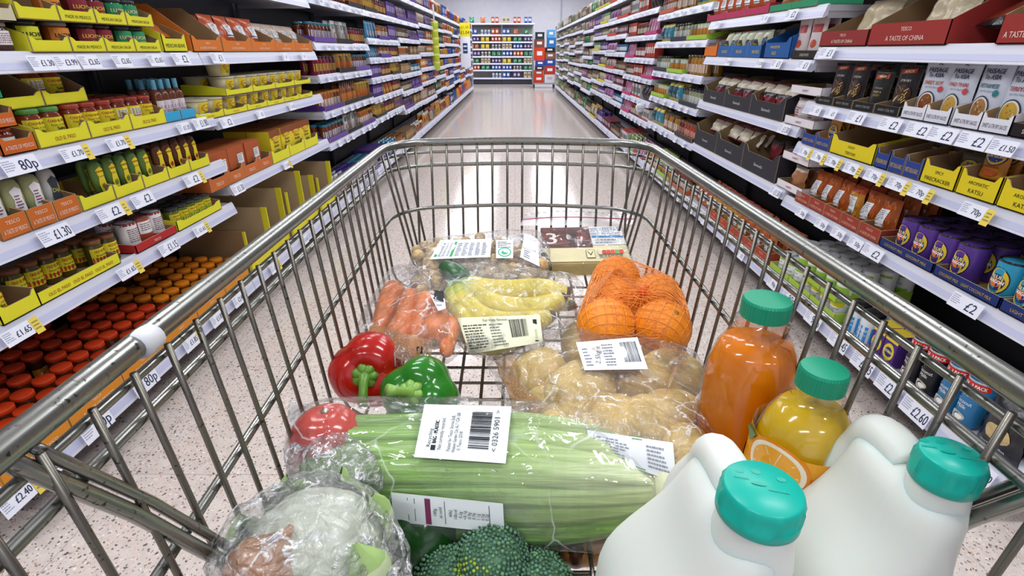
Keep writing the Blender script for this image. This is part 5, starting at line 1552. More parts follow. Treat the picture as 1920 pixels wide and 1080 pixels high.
# ================================================================== the groceries in the trolley
from mathutils.bvhtree import BVHTree
def to_frame(axis):
    """rotation whose local z is the axis"""
    return Vector(axis).normalized().to_track_quat('Z', 'Y').to_matrix().to_4x4()
CAMDIR = lambda p: (EYE - p).normalized()

# ---- materials of their own
def juice(name, col, rough=0.12):
    m, nt, N, L, b = nmat(name)
    b.inputs['Base Color'].default_value = lin(col); b.inputs['Roughness'].default_value = rough
    b.inputs['Subsurface Weight'].default_value = 0.1; b.inputs['Subsurface Radius'].default_value = (1, .6, .3); b.inputs['Subsurface Scale'].default_value = 0.01
juice('orange_juice', '#f0840a'); juice('pale_juice', '#dcb41c')
def milk():
    m, nt, N, L, b = nmat('milk_plastic')
    b.inputs['Base Color'].default_value = lin('#d9ddd6'); b.inputs['Roughness'].default_value = 0.42
    b.inputs['Subsurface Weight'].default_value = 0.5; b.inputs['Subsurface Scale'].default_value = 0.012
    b.inputs['Specular IOR Level'].default_value = 0.3
milk()
vcol_mat('peel', 0.38, 0.45, bump=0.35, bscale=320, vary=0.06, vscale=20)
vcol_mat('potato_skin', 0.5, 0.35, bump=0.15, bscale=60, vary=0.14, vscale=45)
vcol_mat('nut_shell', 0.75, 0.2, bump=0.8, bscale=190, vary=0.25, vscale=160)
vcol_mat('carrot_skin', 0.42, 0.4, bump=0.25, bscale=120, vary=0.12, vscale=60)
vcol_mat('bud', 0.7, 0.25, vary=0.35, vscale=60)
def ribbed():
    """celery: fine lengthwise ridges along the stalk's own axis"""
    m, nt, N, L, b = nmat('celery_rib')
    a = N.new('ShaderNodeVertexColor'); a.layer_name = 'Col'
    tc = N.new('ShaderNodeTexCoord'); mp = N.new('ShaderNodeMapping'); mp.inputs['Scale'].default_value = (5, 100, 100)
    L.new(tc.outputs['Object'], mp.inputs[0])
    n = N.new('ShaderNodeTexNoise'); n.inputs['Scale'].default_value = 2.2; n.inputs['Detail'].default_value = 2
    L.new(mp.outputs[0], n.inputs['Vector'])
    r = N.new('ShaderNodeMapRange'); r.inputs[1].default_value = .3; r.inputs[2].default_value = .7; r.inputs[3].default_value = .74; r.inputs[4].default_value = 1.16
    L.new(n.outputs['Fac'], r.inputs[0])
    v = N.new('ShaderNodeVectorMath'); v.operation = 'SCALE'; L.new(a.outputs['Color'], v.inputs[0]); L.new(r.outputs[0], v.inputs['Scale'])
    L.new(v.outputs[0], b.inputs['Base Color'])
    bp = N.new('ShaderNodeBump'); bp.inputs['Strength'].default_value = 0.6; bp.inputs['Distance'].default_value = 0.003
    L.new(n.outputs['Fac'], bp.inputs['Height']); L.new(bp.outputs[0], b.inputs['Normal'])
    b.inputs['Roughness'].default_value = 0.3
    b.inputs['Subsurface Weight'].default_value = 0.05; b.inputs['Subsurface Scale'].default_value = 0.004
ribbed()
def tinted(name, col, alpha, dots=False):
    m, nt, N, L, b = nmat(name)
    b.inputs['Base Color'].default_value = lin(col); b.inputs['Roughness'].default_value = 0.3
    out = [n for n in N if n.type == 'OUTPUT_MATERIAL'][0]
    t = N.new('ShaderNodeBsdfTransparent'); mx = N.new('ShaderNodeMixShader'); mx.inputs[0].default_value = alpha
    L.new(t.outputs[0], mx.inputs[1]); L.new(b.outputs[0], mx.inputs[2]); L.new(mx.outputs[0], out.inputs['Surface'])
    if dots:
        tc = N.new('ShaderNodeTexCoord'); v = N.new('ShaderNodeTexVoronoi'); v.inputs['Scale'].default_value = 420
        L.new(tc.outputs['Object'], v.inputs['Vector'])
        r = N.new('ShaderNodeMapRange'); r.inputs[1].default_value = .25; r.inputs[2].default_value = .5; r.inputs[3].default_value = min(1, alpha + .25); r.inputs[4].default_value = alpha - .25
        L.new(v.outputs['Distance'], r.inputs[0]); L.new(r.outputs[0], mx.inputs[0])
tinted('brown_print', '#a8825c', 0.72, True)
tinted('net_orange', '#f7a050', 0.9)
tinted('tape_orange', '#e09a6c', 0.6)

# ---- film drawn tight over what it holds
def hull(points, edge=0.010, smooth=2, amp=0.0016, freq=28, seed=0, fine=0.0, grow=0.0035):
    bm = bmesh.new()
    for p in points: bm.verts.new(p)
    r = bmesh.ops.convex_hull(bm, input=bm.verts)
    bmesh.ops.delete(bm, geom=[v for v in bm.verts if not v.link_faces], context='VERTS')
    bmesh.ops.triangulate(bm, faces=bm.faces)
    for _ in range(7):
        es = [e for e in bm.edges if e.calc_length() > edge * 1.4]
        if not es or len(bm.verts) > 14000: break
        bmesh.ops.subdivide_edges(bm, edges=es, cuts=1)
        bmesh.ops.triangulate(bm, faces=bm.faces)
        if _ >= 2: bmesh.ops.smooth_vert(bm, verts=bm.verts, factor=0.35, use_axis_x=True, use_axis_y=True, use_axis_z=True)
    for _ in range(smooth): bmesh.ops.smooth_vert(bm, verts=bm.verts, factor=0.5, use_axis_x=True, use_axis_y=True, use_axis_z=True)
    bm.normal_update()
    off = Vector((seed * 1.7, seed * .3, seed))
    for v in bm.verts:
        v.co += v.normal * grow
        q = v.co * freq + off
        n = noise.noise(q) + 0.5 * abs(noise.noise(q * 2.3)) * 2 - .3
        v.co += v.normal * (n * amp)
        if fine: v.co += v.normal * fine * (1 - 2 * abs(noise.noise(v.co * 75 + off)))
    bm.normal_update()
    bmesh.ops.recalc_face_normals(bm, faces=bm.faces)
    return bm
def film_obj(name, bm, mat, label=None, cat=None, parent=None, keep=None):
    me = bpy.data.meshes.new(name); bm.to_mesh(me)
    me.polygons.foreach_set('use_smooth', [True] * len(me.polygons))
    me.materials.append(MATS[mat])
    o = link(name, me, parent)
    if label: tag(o, label, cat)
    return o, BVHTree.FromBMesh(bm)
def px_on(bvh, u, v, lift=0.0012, F0=0.45):
    o = EYE.copy(); d = (wpt(u, v, 1.0) - o).normalized()
    hit = bvh.ray_cast(o, d)
    if hit[0] is None:
        hit = bvh.find_nearest(wpt(u, v, F0))
    return hit[0] - d * lift
def patch(bvh, c, w, h, F0=0.45, lift=0.0012, n=9):
    """label surface lying on a film: c = its corners (lower left, lower right, upper right, upper left)"""
    G = []
    for j in range(n + 1):
        row = []
        for i in range(n + 1):
            s, t = i / n, j / n
            u = (c[0][0] * (1 - s) + c[1][0] * s) * (1 - t) + (c[3][0] * (1 - s) + c[2][0] * s) * t
            v = (c[0][1] * (1 - s) + c[1][1] * s) * (1 - t) + (c[3][1] * (1 - s) + c[2][1] * s) * t
            row.append(px_on(bvh, u, v, lift, F0))
        G.append(row)
    for _ in range(3):
        G = [[(G[j][i] if i in (0, n) or j in (0, n) else (G[j][i] * 2 + G[j - 1][i] + G[j + 1][i] + G[j][i - 1] + G[j][i + 1]) / 6) for i in range(n + 1)] for j in range(n + 1)]
    def fn(x, y, hh):
        s = min(max(x / w, 0), 0.9999) * n; t = min(max(y / h, 0), 0.9999) * n
        i, j = int(s), int(t); s -= i; t -= j
        p = (G[j][i] * (1 - s) + G[j][i + 1] * s) * (1 - t) + (G[j + 1][i] * (1 - s) + G[j + 1][i + 1] * s) * t
        return p + CAMDIR(p) * hh
    return fn, G
def sticker(name, bvh, c, w, h, parent, draw, base='#eceff2', mat='card', F0=0.45, lift=0.0012):
    fn, G = patch(bvh, c, w, h, F0, lift)
    mb = MB(); n = len(G) - 1
    vs = [p for row in G for p in row]
    fs = [(j * (n + 1) + i, j * (n + 1) + i + 1, (j + 1) * (n + 1) + i + 1, (j + 1) * (n + 1) + i) for j in range(n) for i in range(n)]
    mb.add(vs, fs, base or '#ffffff', True)
    if draw: draw(Art(mb, fn, 0.0003))
    return link(name, mb.mesh(name, mat), parent)
def sphere_pts(c, r, sc=(1, 1, 1), n=40):
    out = []
    for k in range(n):
        z = 1 - 2 * (k + .5) / n; a = k * 2.39996; q = math.sqrt(1 - z * z)
        out.append(Vector(c) + Vector((q * math.cos(a) * sc[0], q * math.sin(a) * sc[1], z * sc[2])) * r)
    return out

# ---- bell peppers
def pepper(c, axis, r, col, label, stemcol='#5f8f2e', stem_bend=(0, 0, -1), lobes=4, stretch=1.05, dark=None, ph0=0.3):
    Rm = to_frame(axis)
    root = MB()
    def f(d):
        th = math.acos(max(-1, min(1, d.z))); ph = math.atan2(d.y, d.x) + ph0
        lob = abs(math.cos(ph * lobes / 2)) ** 0.7
        k = 1 - 0.17 * (1 - lob) * math.sin(th) ** .6
        k *= 1 - 0.42 * math.exp(-(th / .42) ** 2)
        k *= 1 - 0.18 * math.exp(-((PI - th) / .5) ** 2)
        return k * (1 + .03 * noise.noise(d * 2.1))
    root.M = Matrix.Translation(c) @ Rm
    root.ball((0, 0, 0), r, col, 40, 26, sz=stretch, f=f)
    o = tag(link('bell_pepper', root.mesh('bell_pepper', 'waxy')), label, 'pepper')
    mb = MB(); mb.M = root.M
    z0 = r * stretch * .60
    sb = (Rm.to_3x3().inverted() @ Vector(stem_bend))
    pts = [Vector((0, 0, z0 - .004)), Vector((0, 0, z0 + r * .12)), Vector((0, 0, z0 + r * .32)) + sb * r * .10, Vector((0, 0, z0 + r * .48)) + sb * r * .34, Vector((0, 0, z0 + r * .52)) + sb * r * .62]
    mb.tube(pts, 0, stemcol, 12, radii=[r * .30, r * .17, r * .11, r * .11, r * .14])
    for k in range(7):
        a = 2 * PI * k / 7
        mb.tube([Vector((0, 0, z0 + .003)), Vector((math.cos(a) * r * .25, math.sin(a) * r * .25, z0 + .004)), Vector((math.cos(a) * r * .33, math.sin(a) * r * .33, z0 + r * .07))], 0, stemcol, 6, radii=[r * .16, r * .13, r * .05])
    link('stem', mb.mesh('stem', 'skin'), o)
    return o
p = wpt(692, 694, .575)
pepper(p, Vector((.10, -.72, .28)), .0440, '#b0180a', 'red bell pepper with a green stem beside the green pepper', stem_bend=(0.0, -.25, -1), stretch=.95, lobes=3, ph0=.9)
p = wpt(788, 742, .535)
pepper(p, Vector((-.15, -.62, .55)), .0425, '#1f6e14', 'glossy green bell pepper with a pale cut stem', stemcol='#86b052', stem_bend=(-.5, -.3, .3), stretch=.9, ph0=.1)
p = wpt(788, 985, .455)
pepper(p, Vector((.3, .4, .5)), .042, '#123c12', 'green pepper coloured dark for the shade beneath the celery', stretch=1.05)  # green deepened so the colour itself carries the celery's shade
mb = MB(); tmc = wpt(614, 820, .468); mb.M = Matrix.Translation(tmc); mb.ball((0, 0, 0), .033, '#cf3214', 28, 18, sz=.9, f=lambda d: 1 - .12 * math.exp(-((1 - d.z) / .08)))
o = tag(link('tomato', mb.mesh('tomato', 'waxy')), 'red tomato pressed under the left end of the celery bag', 'tomato')
mb = MB(); mb.M = Matrix.Translation(tmc + Vector((0, .004, .0275))); mb.lathe([(.004, -.002), (.003, .0008), (0, .001)], '#7a5a22', 10)
link('stem_scar', mb.mesh('stem_scar', 'skin'), o)

# ---- carrots in their bag
cpts = []
spec = [((742, 540, .735), (693, 650, .615), .0165), ((772, 548, .70), (742, 648, .60), .017), ((800, 560, .69), (775, 655, .59), .0165), ((828, 572, .66), (812, 640, .575), .0175), ((852, 590, .66), (835, 662, .56), .015), ((730, 560, .745), (705, 640, .655), .015), ((790, 610, .64), (770, 670, .57), .014)]
for i, (a, c, r) in enumerate(spec):
    A_, C_ = wpt(*a), wpt(*c)
    n = 14; pts = []; rad = []
    for k in range(n + 1):
        t = k / n
        q = A_.lerp(C_, t) + Vector((0, 0, .003 * math.sin(t * 7 + i)))
        pts.append(q); rad.append(r * (0.25 if k == 0 else 1.0) * (1 - .55 * t ** 1.5) * (1 + .03 * math.sin(k * 2.9 + i)) if k < n else r * .12)
    if i % 2: rad = rad[::-1]
    mb = MB(); mb.tube(pts, 0, '#e07416', 14, radii=rad)
    wh = ['behind the bag\'s left edge', 'second from the left edge of the bag', 'in the middle of the bag', 'right of the middle of the bag', 'at the bag\'s right edge by the bananas', 'deep at the far left of the bag', 'short and low in front of the others'][i]
    o = tag(link('carrot', mb.mesh('carrot', 'carrot_skin')), 'orange carrot ' + wh, 'carrot', 'bagged carrots')
    mb = MB(); e = pts[0] if not i % 2 else pts[-1]; dr = (A_ - C_).normalized() * (1 if not i % 2 else -1)
    mb.tube([e - dr * .002, e + dr * .004], 0, '#5a5a24', 8, radii=[.005, .004]); link('crown', mb.mesh('crown', 'skin'), o)
    for q, rr in zip(pts, rad): cpts += sphere_pts(q, rr + .0015, n=8)
cpts += [wpt(765, 495, .76), wpt(742, 500, .77), wpt(672, 648, .60), wpt(680, 600, .66), wpt(740, 684, .555), wpt(800, 688, .545), wpt(838, 655, .54), wpt(845, 560, .68)]
bm = hull(cpts, .011, 1, .0026, 30, 1, fine=.0006, grow=.007)
cb, bv = film_obj('carrot_bag', bm, 'clear_film', 'clear plastic bag of carrots with a brown printed foot', 'bag')
sticker('printed_band', bv, [(676, 655), (806, 688), (812, 640), (700, 608)], .1, .05, cb, None, mat='brown_print', lift=.0006)
sticker('printed_square', bv, [(781, 663), (792, 663), (792, 650), (781, 650)], .02, .02, cb, None, base='#151515')
sticker('printed_logo', bv, [(812, 560), (832, 566), (832, 546), (816, 544)], .02, .02, cb, lambda a: (a.rect(.001, .019, .001, .019, '#16161a'), a.disc(.01, .01, .006, .006, '#e8e8e8')), base='#16161a')
sticker('label', bv, [(822, 583), (836, 578), (834, 560), (806, 552)], .02, .01, cb, lambda a: a.lines(.002, .018, .002, .008, 2), base='#e4e2e6')

# ---- peanuts in their shells
def nut_kit(seed):
    k = Kit('peanut', 'nut', 'nut_shell')
    rr = random.Random(seed)
    a, b_ = rr.uniform(.0085, .0105), rr.uniform(.0080, .0098)
    pr = []
    for q in range(13):
        t = q / 12; x = -1.55 + 3.1 * t
        w_ = max(0, 1 - ((x + .72) / .86) ** 2) ** .5 * a if x < 0 else max(0, 1 - ((x - .72) / .86) ** 2) ** .5 * b_
        if abs(x) < .25: w_ = a * .62 + abs(x) * .006
        pr.append((max(w_, .0004), x * .0095))
    k.root.lathe(pr, rr.choice(['#d3b583', '#c9a874', '#dcc294']), 12, cap=True)
    return k.done(.02, .02, .02)
nk = [nut_kit(s_) for s_ in range(4)]
rr = random.Random(12); npts = []
cells = []
for k in range(400):
    u = rr.uniform(785, 1012); v = rr.uniform(450, 545); 
    if v > 492 + (0 if u < 850 else 0) and 850 < u < 905 and v > 505: continue
    if v > 522 and u > 850: continue
    if v < 452 + abs(u - 900) * .12: continue
    Fb = .80 - (v - 450) / 95 * .10
    q = wpt(u, v, Fb + rr.uniform(0, .03))
    if all((q - c_).length > .0135 for c_ in cells): cells.append(q)
for i, q in enumerate(cells):
    o = put(nk[i % 4], q, (rr.uniform(0, 6), rr.uniform(0, 6), rr.uniform(0, 6)), 'whole peanut in its shell inside the clear bag', 'peanuts in the clear bag')
    npts += sphere_pts(q, .013, n=10)
npts += [wpt(772, 492, .78), wpt(800, 452, .84), wpt(960, 432, .86), wpt(1010, 430, .86), wpt(1030, 462, .80), wpt(1027, 512, .74), wpt(775, 545, .73), wpt(1005, 525, .73)]
bm = hull(npts, .011, 1, .0024, 34, 3, fine=.0008)
pb, bv = film_obj('peanut_bag', bm, 'clear_film', 'crinkled clear bag of peanuts lying on the bananas', 'bag')
def pl1(a):
    a.rect(.004, .009, .005, .04, '#3f9c5c'); a.rect(.032, .037, .005, .04, '#3f9c5c')
    for k in range(3): a.lines(.011 + k * .007, .016 + k * .007, .006, .038, 9, '#7d828c', k)
    for k in range(5): a.lines(.040 + k * .012, .050 + k * .012, .006, .038, 8, '#6d727c', 10 + k)
sticker('label', bv, [(806, 486), (919, 482), (922, 448), (826, 450)], .105, .045, pb, pl1)
def pl2(a):
    a.disc(.02, .014, .016, .011, '#46a884'); a.disc(.02, .014, .013, .0085, '#eef4f0'); a.disc(.02, .013, .008, .005, '#46a884')
    for k in range(4): a.lines(.004, .036, .024 + k * .004, .0275 + k * .004, 1, '#6d727c', k)
sticker('back_label', bv, [(930, 484), (962, 484), (962, 450), (930, 450)], .04, .042, pb, pl2)
def pl3(a):
    a.barcode(.006, .034, .024, .044, seed=3); a.lines(.006, .02, .004, .02, 4, '#5a5e68'); a.rect(.0, .04, .0215, .0225, '#a0a4ac')
sticker('barcode_label', bv, [(975, 482), (1012, 500), (1008, 448), (984, 438)], .04, .05, pb, pl3)
# black jar lid showing behind the peanut bag
jp = wpt(1012, 500, .81)
mb = MB(); mb.M = Matrix.Translation(jp) @ to_frame(Vector((.8, -.3, .35)))
mb.lathe([(.021, -.055), (.0225, -.050), (.0225, -.012), (.019, -.006), (.019, .0)], '#3a2a20', 24)
o = tag(link('sauce_jar', mb.mesh('sauce_jar', 'glossy')), 'small jar with a black lid half hidden behind the peanut bag', 'jar')
mb = MB(); mb.M = Matrix.Translation(jp) @ to_frame(Vector((.8, -.3, .35)))
mb.lathe([(.0215, -.003), (.022, 0), (.022, .010), (.0205, .012), (0, .012)], '#101216', 28); link('lid', mb.mesh('lid', 'glossy'), o)

# ---- bananas
root = empty('banana_bunch', wpt(862, 520, .70)); tag(root, 'bunch of yellow bananas with a green crown inside a clear bag', 'bananas')
inv = Matrix.Translation(-root.location)
bpts = []
def banana(pts_px, r, tip='#4a4224', c1='#e3cf4a'):
    P = [wpt(*q) for q in pts_px]
    # smooth curve
    out = []
    for i in range(len(P) - 1):
        p0, p1, p2, p3 = P[max(i - 1, 0)], P[i], P[i + 1], P[min(i + 2, len(P) - 1)]
        for k in range(5):
            t = k / 5
            out.append(0.5 * ((2 * p1) + (p2 - p0) * t + (2 * p0 - 5 * p1 + 4 * p2 - p3) * t * t + (3 * p1 - p0 - 3 * p2 + p3) * t ** 3))
    out.append(P[-1])
    m = len(out) - 1; vs = []; fs = []; cs = []
    n = 15
    for i, q in enumerate(out):
        t = i / m
        rr_ = r * (min(1, (.34 + t * 3.2)) if t < .25 else 1 - max(0, (t - .72) / .28) ** 2 * .72)
        tg = (out[min(i + 1, m)] - out[max(i - 1, 0)]).normalized(); up = Vector((0, 0, 1)); sd = tg.cross(up).normalized(); up = sd.cross(tg)
        for k in range(n):
            a = 2 * PI * k / n
            f = 1 - .07 * abs(math.sin(a * 2.5)) ** .6
            vs.append(inv @ (q + (up * math.cos(a) + sd * math.sin(a)) * rr_ * f))
        bpts.extend(sphere_pts(q, rr_ + .002, n=8))
    for i in range(m):
        t = (i + .5) / m
        c = '#4f7a30' if t < .09 else '#8aa23c' if t < .16 else '#b9bf48' if t < .24 else c1 if t < .93 else tip
        for k in range(n):
            fs.append((i * n + k, i * n + (k + 1) % n, (i + 1) * n + (k + 1) % n, (i + 1) * n + k)); cs.append(c)
    fs.append(tuple(m * n + k for k in range(n))); cs.append(tip)
    mb = MB(); mb.add(vs, fs, cs, True)
    link('banana', mb.mesh('banana', 'skin'), root)
banana([(860, 522, .70), (885, 538, .70), (940, 546, .70), (1010, 543, .70), (1070, 548, .70)], .0168)
banana([(858, 524, .70), (880, 548, .69), (930, 575, .68), (1000, 580, .68), (1062, 555, .69)], .0180)
banana([(855, 528, .70), (868, 565, .66), (905, 600, .64), (965, 610, .64), (1040, 590, .655)], .0185, c1='#dcc83e')
banana([(852, 528, .70), (853, 570, .66), (872, 612, .63), (915, 640, .61), (985, 640, .61)], .0170, c1='#dfcc44')
banana([(862, 524, .71), (900, 545, .73), (960, 560, .735), (1020, 560, .735), (1078, 575, .70)], .0165)
mb = MB(); mb.M = inv
mb.tube([wpt(832, 500, .725), wpt(848, 508, .715), wpt(862, 522, .70), wpt(868, 530, .70)], 0, '#2f5a34', 12, radii=[.010, .013, .017, .014]); link('crown', mb.mesh('crown', 'skin'), root)
bpts += [wpt(838, 498, .73), wpt(895, 495, .73), wpt(1088, 520, .70), wpt(1092, 560, .68), wpt(1052, 622, .62), wpt(940, 664, .585), wpt(862, 642, .60), wpt(838, 560, .67)]
bm = hull(bpts, .010, 1, .0028, 26, 7, fine=.0008, grow=.007)
bb, bv = film_obj('banana_bag', bm, 'clear_film', 'clear crinkled bag round the bananas with a white label', 'bag')
def bl(a):
    a.lines(.004, .045, .005, .042, 9, '#55584e', 2, .5)
    a.lines(.048, .075, .005, .042, 8, '#6d7064', 5, .4)
    a.barcode(.082, .112, .016, .046, seed=8)
    a.rect(.122, .1285, .004, .044, '#1c241c'); a.rect(.1235, .127, .010, .026, '#b8c89a')
    a.text('Fair trade Bananas', .06, .047, .004, '#33382e', .05)
sticker('label', bv, [(880, 664), (1018, 642), (1012, 590), (858, 596)], .135, .052, bb, bl, base='#e2e2c4')

# ---- cheese
A_, B_, C_, D_ = wpt(1020, 492, .86), wpt(1184, 489, .86), wpt(1172, 424, .945), wpt(1014, 428, .945)
ex = (B_ - A_).normalized(); ey0 = (D_ - A_); nz_ = ex.cross(ey0).normalized(); ey = nz_.cross(ex).normalized()
if nz_.z < 0: nz_ = -nz_; 
cw, cdp, cth = (B_ - A_).length, ey0.dot(ey), .031
Mc = Matrix((ex, ey, nz_)).transposed().to_4x4(); Mc.translation = A_
mb = MB(); mb.rbox(.004, cw - .006, .0, cdp, -cth, -.001, .003, '#ecd67a')
ch = empty('cheese_pack', A_); ch.matrix_world = Mc; tag(ch, 'vacuum pack of pale cheese at the far end of the basket', 'cheese')
link('cheese_block', mb.mesh('cheese_block', 'skin'), ch)
mb = MB(); a = Art(mb, topface(0.0003), .0003)
a.rect(0, cw, 0, cdp, '#f2e6b4'); a.rect(.0, cw * .60, cdp * .38, cdp, '#571f18')
a.poly([(cw * .05, cdp * .98), (cw * .28, cdp * .6), (cw * .32, cdp * .42), (cw * .20, cdp * .45), (0, cdp * .7)], '#6e2c22')
a.poly([(cw * .34, cdp * .95), (cw * .44, cdp * .9), (cw * .38, cdp * .42), (cw * .33, cdp * .42)], '#3a1412')
a.disc(cw * .50, cdp * .72, cw * .06, cdp * .14, '#7c352a', 12)
a.rect(cw * .60, cw, cdp * .44, cdp, '#ecebe8')
a.text('3', cw * .12, cdp * .66, cdp * .34, '#ece2dc', bold=.0006)
a.text('30% LESS FAT', cw * .79, cdp * .90, cdp * .13, '#5d86b8', cw * .36)
a.text('MATURE CHEESE', cw * .79, cdp * .77, cdp * .075, '#5d86b8', cw * .36)
a.rect(cw * .61, cw * .99, cdp * .65, cdp * .71, '#3f84c0')
a.lines(cw * .64, cw * .95, cdp * .47, cdp * .62, 2, '#8a90a0')
a.rect(cw * .50, cw * .60, cdp * .07, cdp * .29, '#55553a'); a.rect(cw * .505, cw * .595, cdp * .08, cdp * .28, '#ecdfae'); a.text('V', cw * .55, cdp * .19, cdp * .12, '#3a3a30')
for q, c_ in enumerate(['#d9d4c0', '#d0432c', '#d0432c', '#d0432c', '#7aa03a', '#d0432c']): a.rect(cw * (.64 + q * .05), cw * (.685 + q * .05), cdp * .16, cdp * .27, c_)
a.lines(cw * .64, cw * .93, cdp * .06, cdp * .14, 1, '#6a6a5a')
link('printed_label', mb.mesh('printed_label', 'plastic'), ch)
mb = MB(); mb.rbox(-.001, cw + .004, -.004, cdp + .002, -cth - .001, .0022, .003, '#ffffff'); link('wrapper', mb.mesh('wrapper', 'smooth_film'), ch)
mb = MB()
vs = []; fs = []
g0, g1 = 10, 4
inv_c = Mc.inverted()
def flap(s, t): return inv_c @ (wpt(975 + 215 * s, 426 - 2 * s, .95).lerp(wpt(985 + 200 * s, 402 - 8 * math.sin(PI * s), .965), t) + Vector((0, .006 * math.sin(PI * s * 2) * t, .003)))
for j in range(g1 + 1):
    for i in range(g0 + 1): vs.append(flap(i / g0, j / g1))
for j in range(g1):
    for i in range(g0):
        q = j * (g0 + 1) + i; fs.append((q, q + 1, q + g0 + 2, q + g0 + 1))
mb.add(vs, fs, '#ffffff', True); link('resealable_flap', mb.mesh('resealable_flap', 'frosted_film'), ch)
mb = MB(); mb.tube([flap(i / 12, .45) + Vector((0, 0, .001)) for i in range(13)], .0009, '#dc5f86', 6); link('zip_line', mb.mesh('zip_line', 'plastic'), ch)
mb = MB()
for i in range(34):
    if i % 2 == 0: mb.tube([flap(i / 34, .8) + Vector((0, 0, .001)), flap((i + 1) / 34, .8) + Vector((0, 0, .001))], .0004, '#77737c', 4)
link('tear_marking', mb.mesh('tear_marking', 'plastic'), ch)

# ---- oranges in a net
OR = [((1155, 524, .775), .0355, 'orange at the back of the net'), ((1148, 568, .705), .0365, 'orange on the left of the net under the tape'), ((1230, 560, .71), .036, 'orange on the right side of the net by the basket wall'), ((1136, 612, .625), .0355, 'orange low in front on the left of the net'), ((1240, 616, .62), .035, 'orange low in front on the right, its navel showing')]
opts = []
for (q, r, lb) in OR:
    c = wpt(*q)
    mb = MB(); mb.M = Matrix.Translation(c)
    mb.ball((0, 0, 0), r, '#f08a0a', 32, 22, sz=.96)
    o = tag(link('orange', mb.mesh('orange', 'peel')), lb, 'orange', 'oranges in the orange net')
    dd = (Vector((.3, -.4, .8)) if 'navel' in lb else Vector((-.6, .5, -.3))).normalized()
    mb = MB(); mb.M = Matrix.Translation(c + dd * r * .97) @ to_frame(dd); mb.lathe([(.0035, -.001), (.0025, .0005), (0, .0003)], '#8a7a2a', 10); link('stem_scar', mb.mesh('stem_scar', 'skin'), o)
    opts += sphere_pts(c, r + .0012, n=60)
knot = wpt(1203, 545, .655)
netmb = MB()
for (q, r, lb) in OR:
    c = wpt(*q); Mq = to_frame(knot - c)
    for hand in (-1, 1):
        for k in range(13):
            pts = []
            for j in range(17):
                th = .25 + (PI - .6) * j / 16; ph = 2 * PI * k / 13 + hand * j * .155
                pts.append(c + (Mq @ Vector((math.sin(th) * math.cos(ph), math.sin(th) * math.sin(ph), math.cos(th) * .97))) * (r + .0006))
            netmb.tube(pts, .00042, '#f5923a', 4)
bm = hull(opts + [wpt(1262, 560, .72), wpt(1215, 512, .78)], .0125, 0, .0, 20, 2, grow=.001)
bmesh.ops.join_triangles(bm, faces=bm.faces, angle_face_threshold=3, angle_shape_threshold=3)
bmesh.ops.wireframe(bm, faces=bm.faces, thickness=.0007, use_replace=True, use_even_offset=False)
me = bpy.data.meshes.new('net_bag'); bm.to_mesh(me); me.materials.append(MATS['net_orange'])
net = tag(link('net_bag', me), 'orange plastic net bag stretched round five oranges', 'net bag')
mb = MB()
link('net_cords', netmb.mesh('net_cords', 'net_orange'), net)
rr = random.Random(8)
for k in range(34):
    a = 2 * PI * k / 34
    e = knot + Vector((.055 * math.cos(a) * rr.uniform(.5, 1), .055 * math.sin(a) * rr.uniform(.4, 1) + .01, -.022 * rr.uniform(.2, 1.2)))
    mb.tube([knot, knot.lerp(e, .5) + Vector((0, 0, -.004)), e], .0006, '#f07a14', 4)
mb.tube([knot + Vector((0, 0, -.006)), knot + Vector((.004, 0, .006))], 0, '#e8601c', 8, radii=[.007, .004])
link('gathered_neck', mb.mesh('gathered_neck', 'plastic'), net)
q0, q1, q2, q3 = wpt(1128, 520, .70), wpt(1150, 512, .705), wpt(1180, 532, .67), wpt(1203, 545, .65)
mb = MB(); w_ = Vector((0, -.006, .004))
vs = []
for q, s_ in ((wpt(1092, 580, .66), 1.2), (wpt(1108, 545, .68), 2.6), (q0, 2.4), (q1, 1.4), (q2, .7), (q3, .5)): vs += [q - w_ * s_ * .6, q + w_ * s_ * .6 + Vector((.006 * s_, 0, .004 * s_))]
mb.add(vs, [(2 * i, 2 * i + 1, 2 * i + 3, 2 * i + 2) for i in range(5)], '#ffffff', True); link('tape_label', mb.mesh('tape_label', 'tape_orange'), net)

# ---- potatoes
PT = [((1012, 706, .595), .036, 'far left, beside the brown print'), ((1105, 650, .655), .038, 'at the back under the white label'), ((1180, 662, .64), .036, 'far back in the middle'), ((1088, 742, .53), .040, 'large, in the middle front'), ((1205, 722, .555), .034, 'right of the middle'), ((1252, 705, .575), .034, 'far right, by the basket side'), ((1040, 765, .53), .028, 'small, between the larger ones'), ((1150, 800, .49), .032, 'under the celery bag, middle'), ((1075, 812, .49), .033, 'under the celery bag, left'), ((1222, 800, .485), .034, 'under the celery bag, right'), ((1262, 775, .505), .027, 'small, at the right edge'), ((1288, 858, .445), .027, 'long, sticking out beside the milk bottle'), ((1150, 735, .58), .03, 'deep in the bag')]
ppts = []
for i, (q, r, lb) in enumerate(PT):
    c = wpt(*q); mb = MB()
    rz = rr.uniform(0, 3); mb.M = Matrix.Translation(c) @ Matrix.Rotation(rz if i != 11 else 1.35, 4, 'Z')
    mb.ball((0, 0, 0), r, '#cfae62', 28, 20, sx=1.16 if i != 11 else 1.45, sy=.95, sz=.88, f=lambda d: 1 + .09 * noise.noise(d * 1.4 + Vector((i * 3.1, 0, 0))) + .015 * noise.noise(d * 5))
    o = tag(link('potato', mb.mesh('potato', 'potato_skin')), 'smooth pale potato in the clear bag, ' + lb, 'potato', 'potatoes in the clear bag')
    ppts += [Vector(v_) + (Vector(v_) - c).normalized() * .0015 for v_ in mb.v[::7]]
